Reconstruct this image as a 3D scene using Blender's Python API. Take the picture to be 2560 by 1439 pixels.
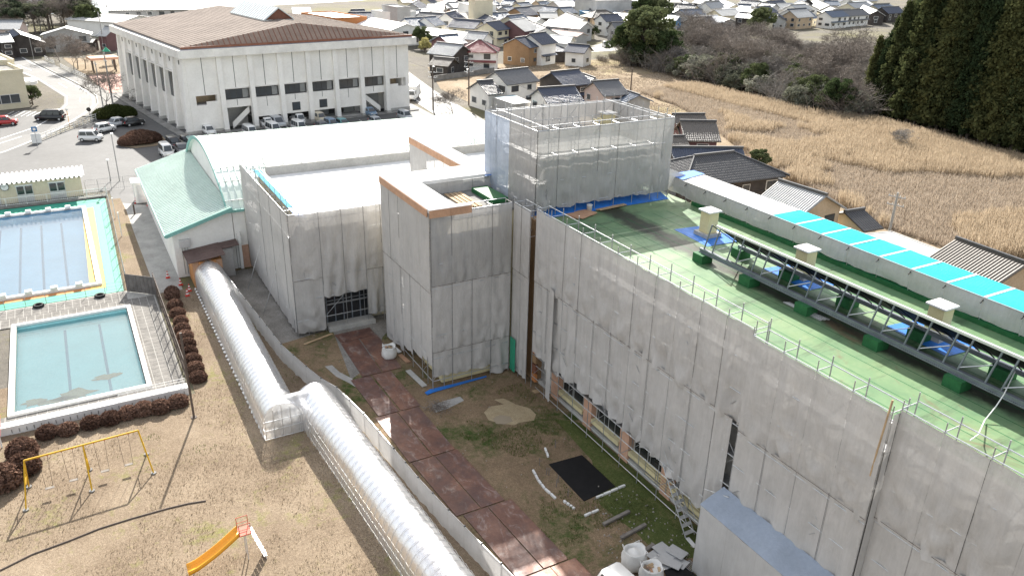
import bpy, bmesh, math, random
import numpy as np
from mathutils import Vector, Matrix, noise as mnoise
random.seed(7); rng = np.random.default_rng(7)
for o in list(bpy.data.objects): bpy.data.objects.remove(o, do_unlink=True)
S = bpy.context.scene
C = S.collection
R = math.radians
# ------------------------------------------------------------------ camera (X runs along the school wing, Y across it, drone at 30 m)
F_PX, W_PX, H_PX, CAM_H = 1988.4, 2560.0, 1439.0, 30.0
PITCH, ROLL, YAW = R(23.653), R(1.4055), R(-60.373)
_c, _s = math.cos(YAW), math.sin(YAW)
def _uv(x, y, z): return Vector((x * _c + y * _s, -x * _s + y * _c, z))
FW = _uv(0, math.cos(PITCH), -math.sin(PITCH)); _ri = _uv(1, 0, 0); _up = _uv(0, math.sin(PITCH), math.cos(PITCH))
RI = _ri * math.cos(ROLL) + _up * math.sin(ROLL); UP = -_ri * math.sin(ROLL) + _up * math.cos(ROLL)
cd = bpy.data.cameras.new('camera'); cam = bpy.data.objects.new('camera', cd); C.objects.link(cam)
M = Matrix((RI, UP, -FW)).transposed().to_4x4(); M.translation = (0, 0, CAM_H); cam.matrix_world = M
cd.sensor_width = 36; cd.lens = F_PX * 36 / W_PX; cd.clip_start = .5; cd.clip_end = 6000
S.camera = cam
# ------------------------------------------------------------------ sky, sun, exposure
SUN_EL, SUN_AZ = R(34.0), R(160.0)
w = bpy.data.worlds.new('World'); S.world = w; w.use_nodes = True
nt = w.node_tree; sk = nt.nodes.new('ShaderNodeTexSky'); sk.sky_type = 'NISHITA'; sk.sun_disc = False
sk.sun_elevation = SUN_EL; sk.sun_rotation = math.atan2(math.cos(SUN_AZ), math.sin(SUN_AZ)) % (2 * math.pi)
sk.air_density = 1.3; sk.dust_density = 2.5; sk.ozone_density = 1.0; sk.altitude = 20
bg = nt.nodes['Background']; bg.inputs['Strength'].default_value = 0.09
# thin bright cloud over the whole sky (the pools mirror it)
tc = nt.nodes.new('ShaderNodeTexCoord'); mp = nt.nodes.new('ShaderNodeMapping'); mp.inputs['Scale'].default_value = (1.6, 1.6, 5); nt.links.new(tc.outputs['Generated'], mp.inputs[0])
cn_ = nt.nodes.new('ShaderNodeTexNoise'); cn_.inputs['Scale'].default_value = 1.7; cn_.inputs['Detail'].default_value = 8; cn_.inputs['Roughness'].default_value = .6; nt.links.new(mp.outputs[0], cn_.inputs['Vector'])
cr_ = nt.nodes.new('ShaderNodeValToRGB'); cr_.color_ramp.elements[0].position = .32; cr_.color_ramp.elements[1].position = .62; cr_.color_ramp.elements[0].color = (0, 0, 0, 1); cr_.color_ramp.elements[1].color = (.75, .75, .75, 1); nt.links.new(cn_.outputs['Fac'], cr_.inputs[0])
cm_ = nt.nodes.new('ShaderNodeMix'); cm_.data_type = 'RGBA'; nt.links.new(cr_.outputs[0], cm_.inputs[0]); nt.links.new(sk.outputs[0], cm_.inputs[6]); cm_.inputs[7].default_value = (7.2, 7.05, 6.9, 1)
nt.links.new(cm_.outputs[2], bg.inputs[0])
sl = bpy.data.lights.new('sun', 'SUN'); sl.energy = 4.9; sl.angle = R(.55); sl.color = (1, .955, .88)
so = bpy.data.objects.new('sun', sl); C.objects.link(so)
SD = Vector((math.cos(SUN_EL) * math.cos(SUN_AZ), math.cos(SUN_EL) * math.sin(SUN_AZ), math.sin(SUN_EL)))
so.rotation_euler = (-SD).to_track_quat('-Z', 'Y').to_euler(); so.location = SD * 200
S.view_settings.view_transform = 'Standard'; S.view_settings.look = 'None'; S.view_settings.gamma = 1
S.view_settings.exposure = 1.25
S.view_settings.use_curve_mapping = False
# ------------------------------------------------------------------ pixel helpers (photo pixel -> point on a known height or plane)
def ray(px, py): return FW * F_PX + RI * (px - W_PX / 2) - UP * (py - H_PX / 2)
def P(px, py, z=0.0):
    d = ray(px, py); t = (z - CAM_H) / d.z; return Vector((d.x * t, d.y * t, z))
def PY(px, py, y):
    d = ray(px, py); t = y / d.y; return Vector((d.x * t, y, CAM_H + d.z * t))
def PX(px, py, x):
    d = ray(px, py); t = x / d.x; return Vector((x, d.y * t, CAM_H + d.z * t))
def ppm(p):  # photo pixels per metre at a point
    return F_PX / max(1., (Vector(p) - Vector((0, 0, CAM_H))).dot(FW))
# ------------------------------------------------------------------ object helpers
def tag(o, label=None, cat=None, group=None, kind=None):
    if label: o['label'] = label
    if cat: o['category'] = cat
    if group: o['group'] = group
    if kind: o['kind'] = kind
    return o
def thing(name, label, cat, loc=(0, 0, 0), rz=0, group=None):
    o = bpy.data.objects.new(name, None); o.empty_display_size = .3; C.objects.link(o)
    o.location = loc; o.rotation_euler = (0, 0, rz); return tag(o, label, cat, group)
def root_loc(o):
    v = Vector((0, 0, 0))
    while o is not None: v += Vector(o.location); o = o.parent
    return v
class MB:
    def __init__(s): s.v = []; s.f = []
    def add(s, vs, fs):
        n = len(s.v); s.v += [tuple(v) for v in vs]; s.f += [tuple(i + n for i in f) for f in fs]; return s
    def quad(s, a, b, c, d): return s.add((a, b, c, d), ((0, 1, 2, 3),))
    def box(s, c, d, rz=0.0, taper=1.0):
        cx, cy, cz = c; dx, dy, dz = d[0] / 2, d[1] / 2, d[2] / 2; k, q = math.cos(rz), math.sin(rz); vs = []
        for z in (-1, 1):
            t = taper if z > 0 else 1
            for x, y in ((-1, -1), (1, -1), (1, 1), (-1, 1)):
                X, Y = x * dx * t, y * dy * t; vs.append((cx + X * k - Y * q, cy + X * q + Y * k, cz + z * dz))
        return s.add(vs, ((3, 2, 1, 0), (4, 5, 6, 7), (0, 1, 5, 4), (1, 2, 6, 5), (2, 3, 7, 6), (3, 0, 4, 7)))
    def b2(s, lo, hi): return s.box([(a + b) / 2 for a, b in zip(lo, hi)], [b - a for a, b in zip(lo, hi)])
    def tube(s, a, b, r, n=6, r2=None, cap=True):
        a, b = Vector(a), Vector(b); d = b - a
        if d.length < 1e-6: return s
        q = d.to_track_quat('Z', 'Y'); r2 = r if r2 is None else r2; vs = []
        for p, rr in ((a, r), (b, r2)):
            for i in range(n):
                t = 2 * math.pi * i / n; vs.append(p + q @ Vector((rr * math.cos(t), rr * math.sin(t), 0)))
        fs = [(i, (i + 1) % n, n + (i + 1) % n, n + i) for i in range(n)]
        if cap: fs += [tuple(range(n - 1, -1, -1)), tuple(range(n, 2 * n))]
        return s.add(vs, fs)
    def path(s, pts, r, n=6):
        for a, b in zip(pts, pts[1:]): s.tube(a, b, r, n)
        return s
    def prism(s, poly, z0, z1):
        n = len(poly); vs = [(x, y, z0) for x, y in poly] + [(x, y, z1) for x, y in poly]
        return s.add(vs, [tuple(range(n - 1, -1, -1)), tuple(range(n, 2 * n))] + [(i, (i + 1) % n, n + (i + 1) % n, n + i) for i in range(n)])
    def slab(s, pts, t):  # planar quad/polygon with thickness t below it
        pts = [Vector(p) for p in pts]; n = len(pts); nn = (pts[1] - pts[0]).cross(pts[2] - pts[0]).normalized()
        if nn.z < 0: nn = -nn
        lo = [p - nn * t for p in pts]
        return s.add(pts + lo, [tuple(range(n)), tuple(range(2 * n - 1, n - 1, -1))] + [(i, n + i, n + (i + 1) % n, (i + 1) % n) for i in range(n)])
    def lathe(s, prof, n=16, c=(0, 0, 0)):
        vs = []; fs = []
        for r, z in prof:
            for i in range(n):
                t = 2 * math.pi * i / n; vs.append((c[0] + r * math.cos(t), c[1] + r * math.sin(t), c[2] + z))
        for k in range(len(prof) - 1):
            for i in range(n): fs.append((k * n + i, k * n + (i + 1) % n, (k + 1) * n + (i + 1) % n, (k + 1) * n + i))
        fs.append(tuple(range(n - 1, -1, -1))); fs.append(tuple(range((len(prof) - 1) * n, len(prof) * n)))
        return s.add(vs, fs)
    def mesh(s, name, off=Vector((0, 0, 0))):
        me = bpy.data.meshes.new(name); me.from_pydata([(v[0] - off[0], v[1] - off[1], v[2] - off[2]) for v in s.v], [], s.f)
        bm = bmesh.new(); bm.from_mesh(me); bmesh.ops.recalc_face_normals(bm, faces=bm.faces)
        if any(e.is_boundary for e in bm.edges) and sum(f.normal.z * f.calc_area() for f in bm.faces) < -1e-6: bmesh.ops.reverse_faces(bm, faces=bm.faces)
        bm.to_mesh(me); bm.free()
        me.update(); return me
    def build(s, name, mat, parent=None, smooth=False, bevel=0, loc=None):
        off = root_loc(parent) if parent is not None else Vector(loc or (0, 0, 0))
        me = s.mesh(name, off); me.materials.append(M_(mat))
        if smooth: me.polygons.foreach_set('use_smooth', [True] * len(me.polygons))
        o = bpy.data.objects.new(name, me); C.objects.link(o)
        if parent is not None: o.parent = parent
        elif loc: o.location = loc
        if bevel:
            m = o.modifiers.new('b', 'BEVEL'); m.width = bevel; m.segments = 2; m.limit_method = 'ANGLE'
        return o
def raw(name, V, Fc, mat, parent=None, smooth=False, loc=None):
    """fast mesh from numpy arrays (all faces same size)"""
    V = np.asarray(V, np.float32); Fc = np.asarray(Fc, np.int32)
    me = bpy.data.meshes.new(name); me.vertices.add(len(V)); me.vertices.foreach_set('co', V.ravel())
    k = Fc.shape[1]; me.loops.add(Fc.size); me.loops.foreach_set('vertex_index', Fc.ravel())
    me.polygons.add(len(Fc)); me.polygons.foreach_set('loop_start', np.arange(0, Fc.size, k, dtype=np.int32))
    me.update(calc_edges=True); me.validate(); me.materials.append(M_(mat))
    if smooth: me.polygons.foreach_set('use_smooth', [True] * len(me.polygons))
    o = bpy.data.objects.new(name, me); C.objects.link(o)
    if parent is not None: o.parent = parent
    if loc: o.location = loc
    return o
def copy_tree(o, parent=None):
    c = o.copy(); C.objects.link(c); c.parent = parent
    for ch in list(o.children): copy_tree(ch, c)
    return c
_rod = {}
def rod(name, a, b, r, mat, parent, n=6):
    """a straight tube that shares one unit mesh per material"""
    k = (mat, n)
    if k not in _rod:
        me = MB().tube((0, 0, 0), (0, 0, 1), 1, n).mesh('rod_' + mat); me.materials.append(M_(mat)); _rod[k] = me
    a, b = Vector(a), Vector(b); d = b - a
    o = bpy.data.objects.new(name, _rod[k]); C.objects.link(o)
    o.rotation_mode = 'QUATERNION'; o.rotation_quaternion = d.to_track_quat('Z', 'Y'); o.scale = (r, r, d.length)
    o.location = a - (root_loc(parent) if parent is not None else Vector((0, 0, 0)))
    if parent is not None: o.parent = parent
    return o
_cube = {}
def block(name, c, d, mat, parent, rz=0.0):
    """a box that shares one unit mesh per material"""
    if mat not in _cube:
        me = MB().box((0, 0, 0), (1, 1, 1)).mesh('block_' + mat); me.materials.append(M_(mat)); _cube[mat] = me
    o = bpy.data.objects.new(name, _cube[mat]); C.objects.link(o); o.scale = d; o.rotation_euler = (0, 0, rz)
    o.location = Vector(c) - (root_loc(parent) if parent is not None else Vector((0, 0, 0)))
    if parent is not None: o.parent = parent
    return o
def sheet(name, poly, z, mat, kind='structure'):
    bm = bmesh.new(); vs = [bm.verts.new((p[0], p[1], z)) for p in poly]; f = bm.faces.new(vs)
    if f.normal.z < 0: f.normal_flip()
    bm.normal_update()
    if f.normal.z < 0: f.normal_flip()
    bmesh.ops.triangulate(bm, faces=bm.faces); me = bpy.data.meshes.new(name); bm.to_mesh(me); bm.free(); me.materials.append(M_(mat))
    o = bpy.data.objects.new(name, me); C.objects.link(o)
    if kind: o['kind'] = kind
    return o
# ------------------------------------------------------------------ materials
_M = {}
def M_(n): return _M[n] if isinstance(n, str) else n
def lin(c): return tuple((x / 12.92 if x <= .04045 else ((x + .055) / 1.055) ** 2.4) for x in c)
class NT:
    def __init__(s, name):
        s.m = bpy.data.materials.new(name); s.m.use_nodes = True; s.t = s.m.node_tree; s.n = s.t.nodes; s.b = s.n['Principled BSDF']
        _M[name] = s.m
        g = s.n.new('ShaderNodeNewGeometry'); s.pos = g.outputs['Position']
    def link(s, a, b): s.t.links.new(a, b)
    def mapping(s, src=None, scale=(1, 1, 1), rot=(0, 0, 0)):
        m = s.n.new('ShaderNodeMapping'); s.link(src or s.pos, m.inputs[0]); m.inputs['Scale'].default_value = scale; m.inputs['Rotation'].default_value = rot; return m.outputs[0]
    def noise(s, scale, detail=6, rough=.6, src=None, dist=0):
        t = s.n.new('ShaderNodeTexNoise'); s.link(src or s.pos, t.inputs['Vector']); t.inputs['Scale'].default_value = scale
        t.inputs['Detail'].default_value = detail; t.inputs['Roughness'].default_value = rough; t.inputs['Distortion'].default_value = dist; return t.outputs['Fac']
    def ramp(s, fac, stops):
        r = s.n.new('ShaderNodeValToRGB'); s.link(fac, r.inputs[0]); e = r.color_ramp.elements
        while len(e) < len(stops): e.new(.5)
        for el, (p, c) in zip(e, stops): el.position = p; el.color = (c if len(c) == 4 else (*c, 1)) if hasattr(c, '__len__') else (c, c, c, 1)
        return r.outputs[0]
    def mix(s, f, a, b, mode='MIX'):
        m = s.n.new('ShaderNodeMix'); m.data_type = 'RGBA'; m.blend_type = mode
        for v, i in ((f, 0), (a, 6), (b, 7)):
            if hasattr(v, 'is_linked') or hasattr(v, 'links'): s.link(v, m.inputs[i])
            elif i == 0: m.inputs[i].default_value = v
            else: m.inputs[i].default_value = (*v, 1)
        return m.outputs[2]
    def math(s, op, a, b=0.0):
        m = s.n.new('ShaderNodeMath'); m.operation = op
        for v, i in ((a, 0), (b, 1)):
            if hasattr(v, 'links'): s.link(v, m.inputs[i])
            else: m.inputs[i].default_value = v
        return m.outputs[0]
    def wave(s, scale, src=None, dirn='X', prof='SIN', dist=0):
        t = s.n.new('ShaderNodeTexWave'); t.bands_direction = dirn; t.wave_profile = prof; s.link(src or s.pos, t.inputs['Vector'])
        t.inputs['Scale'].default_value = scale; t.inputs['Distortion'].default_value = dist; return t.outputs['Fac']
    def bump(s, h, strength=.3, dist=.02):
        b = s.n.new('ShaderNodeBump'); b.inputs['Strength'].default_value = strength; b.inputs['Distance'].default_value = dist
        s.link(h, b.inputs['Height']); s.link(b.outputs[0], s.b.inputs['Normal']); return b
    def col(s, c):
        if hasattr(c, 'links'): s.link(c, s.b.inputs['Base Color'])
        else: s.b.inputs['Base Color'].default_value = (*c, 1)
    def set(s, rough=.8, metal=0, spec=.3):
        s.b.inputs['Roughness'].default_value = rough; s.b.inputs['Metallic'].default_value = metal; s.b.inputs['Specular IOR Level'].default_value = spec
def mat(name, c, rough=.8, var=.18, scale=1.2, bump=0., bscale=25, metal=0, spec=.3, c2=None, fine=True):
    t = NT(name); t.set(rough, metal, spec)
    if var or c2:
        a = c if c2 else tuple(x * (1 - var) for x in c); b = c2 or tuple(min(1, x * (1 + var)) for x in c)
        nz = t.noise(scale, 8, .65)
        x = t.mix(t.ramp(nz, [(.32, 0.), (.68, 1.)]), a, b)
        if fine: x = t.mix(.25, x, t.ramp(t.noise(scale * 11, 4, .6), [(.3, .25), (.7, .95)]), 'SOFT_LIGHT')
        t.col(x)
    else: t.col(c)
    if bump: t.bump(t.noise(bscale, 6), bump, .03)
    return t
# --- ground covers
def ground_mat(name, stops, scale=.35, green=None, gscale=.12, gth=.62, fine=6., bump=.5, rough=.95, litter=None):
    t = NT(name); t.set(rough, 0, .15)
    a = t.ramp(t.mix(.45, t.noise(scale, 9, .7), t.noise(fine, 6, .75)), stops)
    if green:
        g = t.ramp(t.mix(.35, t.noise(gscale, 7, .7, dist=.6), t.noise(2.2, 5, .7)), [(gth - .07, 0.), (gth + .07, 1.)])
        a = t.mix(g, a, green)
    x = t.ramp(t.noise(22, 3, .8), [(.3, .18), (.7, .82)]); a = t.mix(.75, a, x, 'OVERLAY')
    if litter:
        l = t.ramp(t.noise(9, 2, .9), [(.70, 0.), (.74, 1.)]); a = t.mix(l, a, litter)
    t.col(a); t.bump(t.noise(14, 6, .8), bump, .08); return t
ground_mat('lawn', [(.3, (.115, .083, .057)), (.45, (.195, .148, .103)), (.55, (.25, .195, .138)), (.7, (.33, .268, .198))], .22, green=(.19, .19, .06), gscale=.16, gth=.60, litter=(.66, .56, .40))
ground_mat('dirt', [(.3, (.12, .085, .055)), (.5, (.23, .165, .105)), (.62, (.30, .22, .14)), (.75, (.38, .30, .20))], .3, green=(.055, .085, .022), gscale=.22, gth=.56, litter=(.42, .36, .28))
ground_mat('gravel', [(.3, (.13, .12, .11)), (.5, (.24, .225, .205)), (.7, (.40, .385, .36))], .5, fine=9, litter=(.6, .59, .56))
ground_mat('moss', [(.3, (.045, .065, .018)), (.5, (.09, .11, .035)), (.7, (.20, .17, .08))], .5, fine=5, litter=(.3, .27, .2))
ground_mat('mud', [(.35, (.30, .23, .14)), (.6, (.42, .34, .22))], .8, fine=3, bump=.15, rough=.45)
ground_mat('field', [(.3, (.17, .125, .08)), (.48, (.26, .20, .135)), (.6, (.33, .265, .19)), (.75, (.42, .36, .275))], .12, green=(.26, .25, .09), gscale=.035, gth=.60, fine=2.2, bump=.8)
ground_mat('town', [(.3, (.085, .08, .07)), (.5, (.14, .128, .11)), (.7, (.21, .19, .16))], .06, green=(.16, .15, .07), gscale=.03, gth=.56, fine=1.2)
t = NT('asphalt'); t.set(.75, 0, .45)
a = t.ramp(t.mix(.4, t.noise(.12, 8, .65), t.noise(1.2, 6, .7)), [(.32, .06), (.5, .082), (.7, .12)])
t.col(t.mix(.5, a, t.ramp(t.noise(30, 3, .7), [(.3, .3), (.7, .75)]), 'OVERLAY')); t.bump(t.noise(40, 4), .2, .01)
mat('road', (.12, .118, .115), .72, .16, .25, .2, 40, spec=.45)
mat('concrete', (.36, .35, .33), .85, .22, .6, .2, 12)
mat('concrete_wall', (.42, .41, .385), .85, .18, .5, .15, 10)
mat('concrete_dark', (.21, .205, .195), .9, .3, .8, .2, 12)
mat('concrete_white', (.74, .735, .715), .75, .08, .6, .1, 12)
mat('line_paint', (.72, .72, .70), .7, .12, 3)
# --- painted walls
mat('gym_wall', (.80, .775, .735), .8, .07, .35, .06, 8)
mat('gym_fascia', (.72, .695, .655), .8, .13, .6, .08, 8)
mat('gym_dark', (.055, .052, .05), .7, .2, 1)
mat('cream', (.66, .595, .44), .8, .08, .5)
mat('cream_yellow', (.68, .60, .36), .8, .1, .7)
mat('white_wall', (.80, .785, .75), .8, .08, .4)
mat('grey_wall', (.40, .395, .385), .8, .12, .4)
mat('tan_wall', (.50, .38, .26), .8, .12, .5)
mat('brown_wall', (.30, .19, .105), .8, .15, .6)
mat('dark_wood', (.060, .052, .048), .8, .3, 1.)
mat('maroon_wall', (.165, .09, .092), .8, .14, .5)
mat('pink_wall', (.52, .42, .38), .8, .1, .5)
mat('peach_wall', (.56, .34, .24), .8, .1, .5)
mat('orange_wall', (.50, .20, .075), .75, .1, .5)
mat('blue_wall', (.07, .19, .34), .7, .12, .5)
# --- roofs
mat('mint_roof', (.56, .66, .61), .42, .07, .3, spec=.5)
mat('mint_trim', (.20, .42, .38), .5, .08, .5)
mat('white_roof', (.74, .74, .73), .5, .08, .2, spec=.5)
mat('roof_pale', (.62, .68, .68), .4, .06, .5, spec=.5); mat('vent_cream', (.70, .60, .33), .7, .06, 1)
mat('gym_roof', (.20, .168, .148), .92, .16, .22, .15, 4, spec=.08)
mat('gym_gable', (.23, .165, .13), .6, .15, .6)
mat('rust_trim', (.20, .085, .055), .6, .2, 1)
mat('metal_roof', (.36, .36, .35), .5, .15, .4, spec=.5)
mat('brown_roof', (.115, .075, .066), .65, .2, .8)
def tile(name, c, var=.25, rough=.38, spec=.55):
    t = NT(name); t.set(rough, 0, spec)
    nz = t.ramp(t.noise(2.6, 6, .75), [(.3, 1 - var), (.7, 1 + var * .6)])
    x = t.mix(1., nz, c, 'MULTIPLY'); t.col(t.mix(.6, x, t.ramp(t.noise(9, 2, .8), [(.3, .25), (.7, .8)]), 'OVERLAY'))
    t.bump(t.wave(1.75, dirn='Z', prof='SAW'), .5, .04)
tile('tile_navy', (.040, .052, .085)); tile('tile_grey', (.115, .118, .125)); tile('tile_dark', (.047, .048, .052)); tile('tile_brown', (.105, .09, .075))
tile('tile_blue', (.085, .115, .165)); tile('tile_light', (.30, .31, .32)); tile('tile_red', (.22, .06, .06))
mat('ridge_tile', (.07, .072, .078), .5, .2, 2, spec=.5); mat('ridge_pale', (.52, .51, .49), .6, .1, 2)
mat('roof_blue', (.035, .16, .36), .5, .1, .5, spec=.5); mat('roof_teal', (.33, .46, .48), .5, .1, .5)
# --- glass, metal, plastics
def glassy(name, c, rough=.12):
    t = NT(name); t.set(rough, 0, .6); t.col(t.mix(t.noise(.6, 2), tuple(x * .5 for x in c), c)); return t
glassy('glass', (.075, .085, .095)); glassy('glass_dark', (.03, .033, .037)); glassy('glass_pale', (.35, .36, .36), .25)
mat('steel', (.52, .53, .54), .42, .15, 6, metal=.85); mat('steel_dull', (.36, .365, .37), .5, .2, 4, metal=.6)
mat('steel_blue', (.20, .22, .25), .45, .15, 3, metal=.4); mat('alu', (.62, .62, .62), .4, .06, 3, metal=.5)
mat('white_paint', (.76, .76, .74), .5, .06, 3); mat('black_rubber', (.022, .022, .023), .75, .2, 3); mat('black_plastic', (.006, .006, .007), .6, .3, 2)
mat('yellow_paint', (.62, .36, .02), .5, .14, 3); mat('slide_orange', (.80, .36, .02), .38, .06, 2, spec=.5); mat('red_plastic', (.55, .05, .035), .5, .1, 4); mat('red_paint', (.45, .10, .06), .6, .2, 5)
mat('tarp_blue', (.02, .16, .55), .45, .15, 2, .4, 6, spec=.5); mat('green_block', (.025, .125, .045), .6, .2, 2); mat('green_sheet', (.03, .27, .16), .55, .1, 3)
mat('plywood', (.46, .27, .17), .75, .16, 1.6, .1, 9); mat('timber', (.42, .30, .18), .8, .2, 2); mat('old_timber', (.20, .18, .16), .85, .25, 2)
mat('shed_orange', (.50, .23, .085), .75, .14, 1.5)
mat('pole_brown', (.105, .082, .068), .7, .2, 2); mat('pole_grey', (.33, .325, .315), .8, .15, 2)
mat('bag_white', (.70, .69, .66), .7, .08, 2, .5, 5); mat('stone', (.34, .31, .275), .9, .35, 4)
mat('pool_green', (.018, .27, .185), .55, .10, .5, spec=.45); mat('pool_yellow', (.62, .38, .07), .6, .08, .6)
mat('pool_paint', (.45, .74, .90), .5, .08, .3); mat('pool_paint_small', (.40, .76, .78), .6, .07, .4); mat('pool_line', (.10, .24, .36), .6, .1, 1)
mat('paver', (.175, .165, .152), .9, .28, 1.2, .3, 10); mat('paver_joint', (.36, .35, .325), .9, .1, 2)
mat('brick_path', (.40, .24, .20), .85, .18, .8, .2, 14)
mat('wall_bolt', (.13, .12, .115), .85, .3, 1.2)
# green coated roof: worn paint with dark stains; band under the panels paints grime and their deepened shade
t = NT('roof_green'); t.set(.42, 0, .45)
g = t.ramp(t.noise(.35, 8, .7), [(.3, (.095, .185, .100)), (.52, (.150, .245, .125)), (.75, (.235, .305, .165))])
sr = t.mapping(scale=(1.6, .35, 1)); d = t.ramp(t.noise(.55, 9, .75, sr, .4), [(.52, 0.), (.72, .8)]); sx_ = t.n.new('ShaderNodeSeparateXYZ'); t.link(t.pos, sx_.inputs[0]); band = t.math('ABSOLUTE', t.math('SUBTRACT', sx_.outputs['Y'], 33.7)); grime_shade = t.ramp(t.math('ADD', t.math('MULTIPLY', band, .38), t.math('MULTIPLY', t.noise(.6, 7, .75), .75)), [(.60, .92), (.86, 0.)])
g = t.mix(d, g, (.028, .036, .026)); g = t.mix(grime_shade, g, (.030, .030, .023)); g = t.mix(t.ramp(t.noise(1.1, 7, .8), [(.57, 0.), (.75, .5)]), g, (.25, .26, .16)); g = t.mix(t.ramp(t.noise(.22, 6, .7, dist=.8), [(.60, 0.), (.70, .75)]), g, (.16, .10, .06)); t.col(g)
t.link(t.ramp(t.noise(.8, 6, .7), [(.3, .38), (.7, .55)]), t.b.inputs['Roughness']); t.bump(t.noise(18, 4), .12, .01)
# rusted steel road plates
t = NT('rust_plate'); t.set(.5, .15, .5)
a = t.ramp(t.mix(.3, t.noise(.55, 9, .7, dist=.8), t.noise(5, 5, .7)), [(.3, (.12, .068, .055)), (.48, (.22, .115, .085)), (.62, (.32, .17, .115)), (.75, (.40, .26, .19))])
sm = t.ramp(t.noise(.9, 9, .78, t.mapping(scale=(1, 1.7, 1)), 1.2), [(.52, 0.), (.66, .8)]); a = t.mix(sm, a, (.46, .40, .36)); wet = t.ramp(t.noise(.4, 7, .7, dist=.5), [(.45, 0.), (.6, .6)]); a = t.mix(wet, a, (.105, .075, .075)); oi = t.n.new('ShaderNodeObjectInfo'); a = t.mix(.8, a, t.ramp(oi.outputs['Random'], [(0., (.55, .50, .56)), (.5, (.8, .74, .72)), (1., (1., .95, .9))]), 'MULTIPLY'); t.col(a)
t.link(t.ramp(t.noise(.8, 6, .7), [(.35, .28), (.65, .62)]), t.b.inputs['Roughness']); t.bump(t.noise(12, 5), .2, .02)
# dust sheets on the scaffold: woven cloth that lets a little light and a little view through
def cloth(name, c, see=.14, trans=.45, tint=None):
    t = NT(name); t.n.remove(t.b); out = t.n['Material Output']
    col = t.mix(t.ramp(t.noise(.5, 7, .7), [(.3, 0.), (.7, 1.)]), tuple(x * .88 for x in c), tuple(min(1, x * 1.08) for x in c))
    col = t.mix(.35, col, t.ramp(t.noise(1., 5, .8, t.mapping(scale=(5, 5, .6))), [(.3, .3), (.7, .72)]), 'SOFT_LIGHT')
    di = t.n.new('ShaderNodeBsdfDiffuse'); tr = t.n.new('ShaderNodeBsdfTranslucent'); tp = t.n.new('ShaderNodeBsdfTransparent')
    t.link(col, di.inputs[0]); t.link(col, tr.inputs[0])
    bp = t.n.new('ShaderNodeBump'); bp.inputs['Strength'].default_value = .75; bp.inputs['Distance'].default_value = .09
    t.link(t.noise(.9, 6, .62, t.mapping(scale=(1.5, 1.5, .9)), 1.1), bp.inputs['Height'])
    t.link(bp.outputs[0], di.inputs['Normal'])
    m1 = t.n.new('ShaderNodeMixShader'); m1.inputs[0].default_value = trans; t.link(di.outputs[0], m1.inputs[1]); t.link(tr.outputs[0], m1.inputs[2])
    m2 = t.n.new('ShaderNodeMixShader'); m2.inputs[0].default_value = see; t.link(m1.outputs[0], m2.inputs[1]); t.link(tp.outputs[0], m2.inputs[2])
    t.link(m2.outputs[0], out.inputs[0]); return t
cloth('dust_sheet', (.51, .495, .478), .04, .07)
cloth('dust_sheet_open', (.45, .44, .43), .15, .10)
cloth('dust_sheet_blue', (.50, .56, .66), .10, .25)
cloth('fence_sheet', (.66, .655, .645), .06, .35)
cloth('tarp_cyan', (.06, .62, .68), .02, .2)
cloth('tarp_white', (.78, .78, .78), .02, .3)
cloth('roof_sheet_cyan', (.22, .55, .70), .02, .3)
cloth('roof_sheet_blue', (.46, .53, .64), .05, .35)
# clear plastic film
t = NT('film'); t.n.remove(t.b); out = t.n['Material Output']
df = t.n.new('ShaderNodeBsdfDiffuse'); df.inputs[0].default_value = (.88, .89, .90, 1); tl = t.n.new('ShaderNodeBsdfTranslucent'); tl.inputs[0].default_value = (.9, .91, .92, 1)
gl = t.n.new('ShaderNodeBsdfGlossy'); gl.inputs[0].default_value = (.95, .96, 1, 1); gl.inputs['Roughness'].default_value = .3; tp = t.n.new('ShaderNodeBsdfTransparent')
bp = t.n.new('ShaderNodeBump'); bp.inputs['Strength'].default_value = .35; bp.inputs['Distance'].default_value = .06
t.link(t.noise(1.6, 6, .7, t.mapping(scale=(1, 2.2, 2.2)), 1.5), bp.inputs['Height'])
for q in (df, tl, gl): t.link(bp.outputs[0], q.inputs['Normal'])
ma = t.n.new('ShaderNodeMixShader'); ma.inputs[0].default_value = .5; t.link(df.outputs[0], ma.inputs[1]); t.link(tl.outputs[0], ma.inputs[2])
mb = t.n.new('ShaderNodeMixShader'); t.link(t.ramp(t.noise(.9, 6, .7), [(.3, .50), (.7, .74)]), mb.inputs[0]); t.link(ma.outputs[0], mb.inputs[1]); t.link(tp.outputs[0], mb.inputs[2])
mc = t.n.new('ShaderNodeMixShader'); fr = t.n.new('ShaderNodeFresnel'); fr.inputs[0].default_value = 1.5; t.link(bp.outputs[0], fr.inputs['Normal'])
t.link(t.math('MULTIPLY', fr.outputs[0], .75), mc.inputs[0]); t.link(mb.outputs[0], mc.inputs[1]); t.link(gl.outputs[0], mc.inputs[2]); t.link(mc.outputs[0], out.inputs[0])
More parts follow.
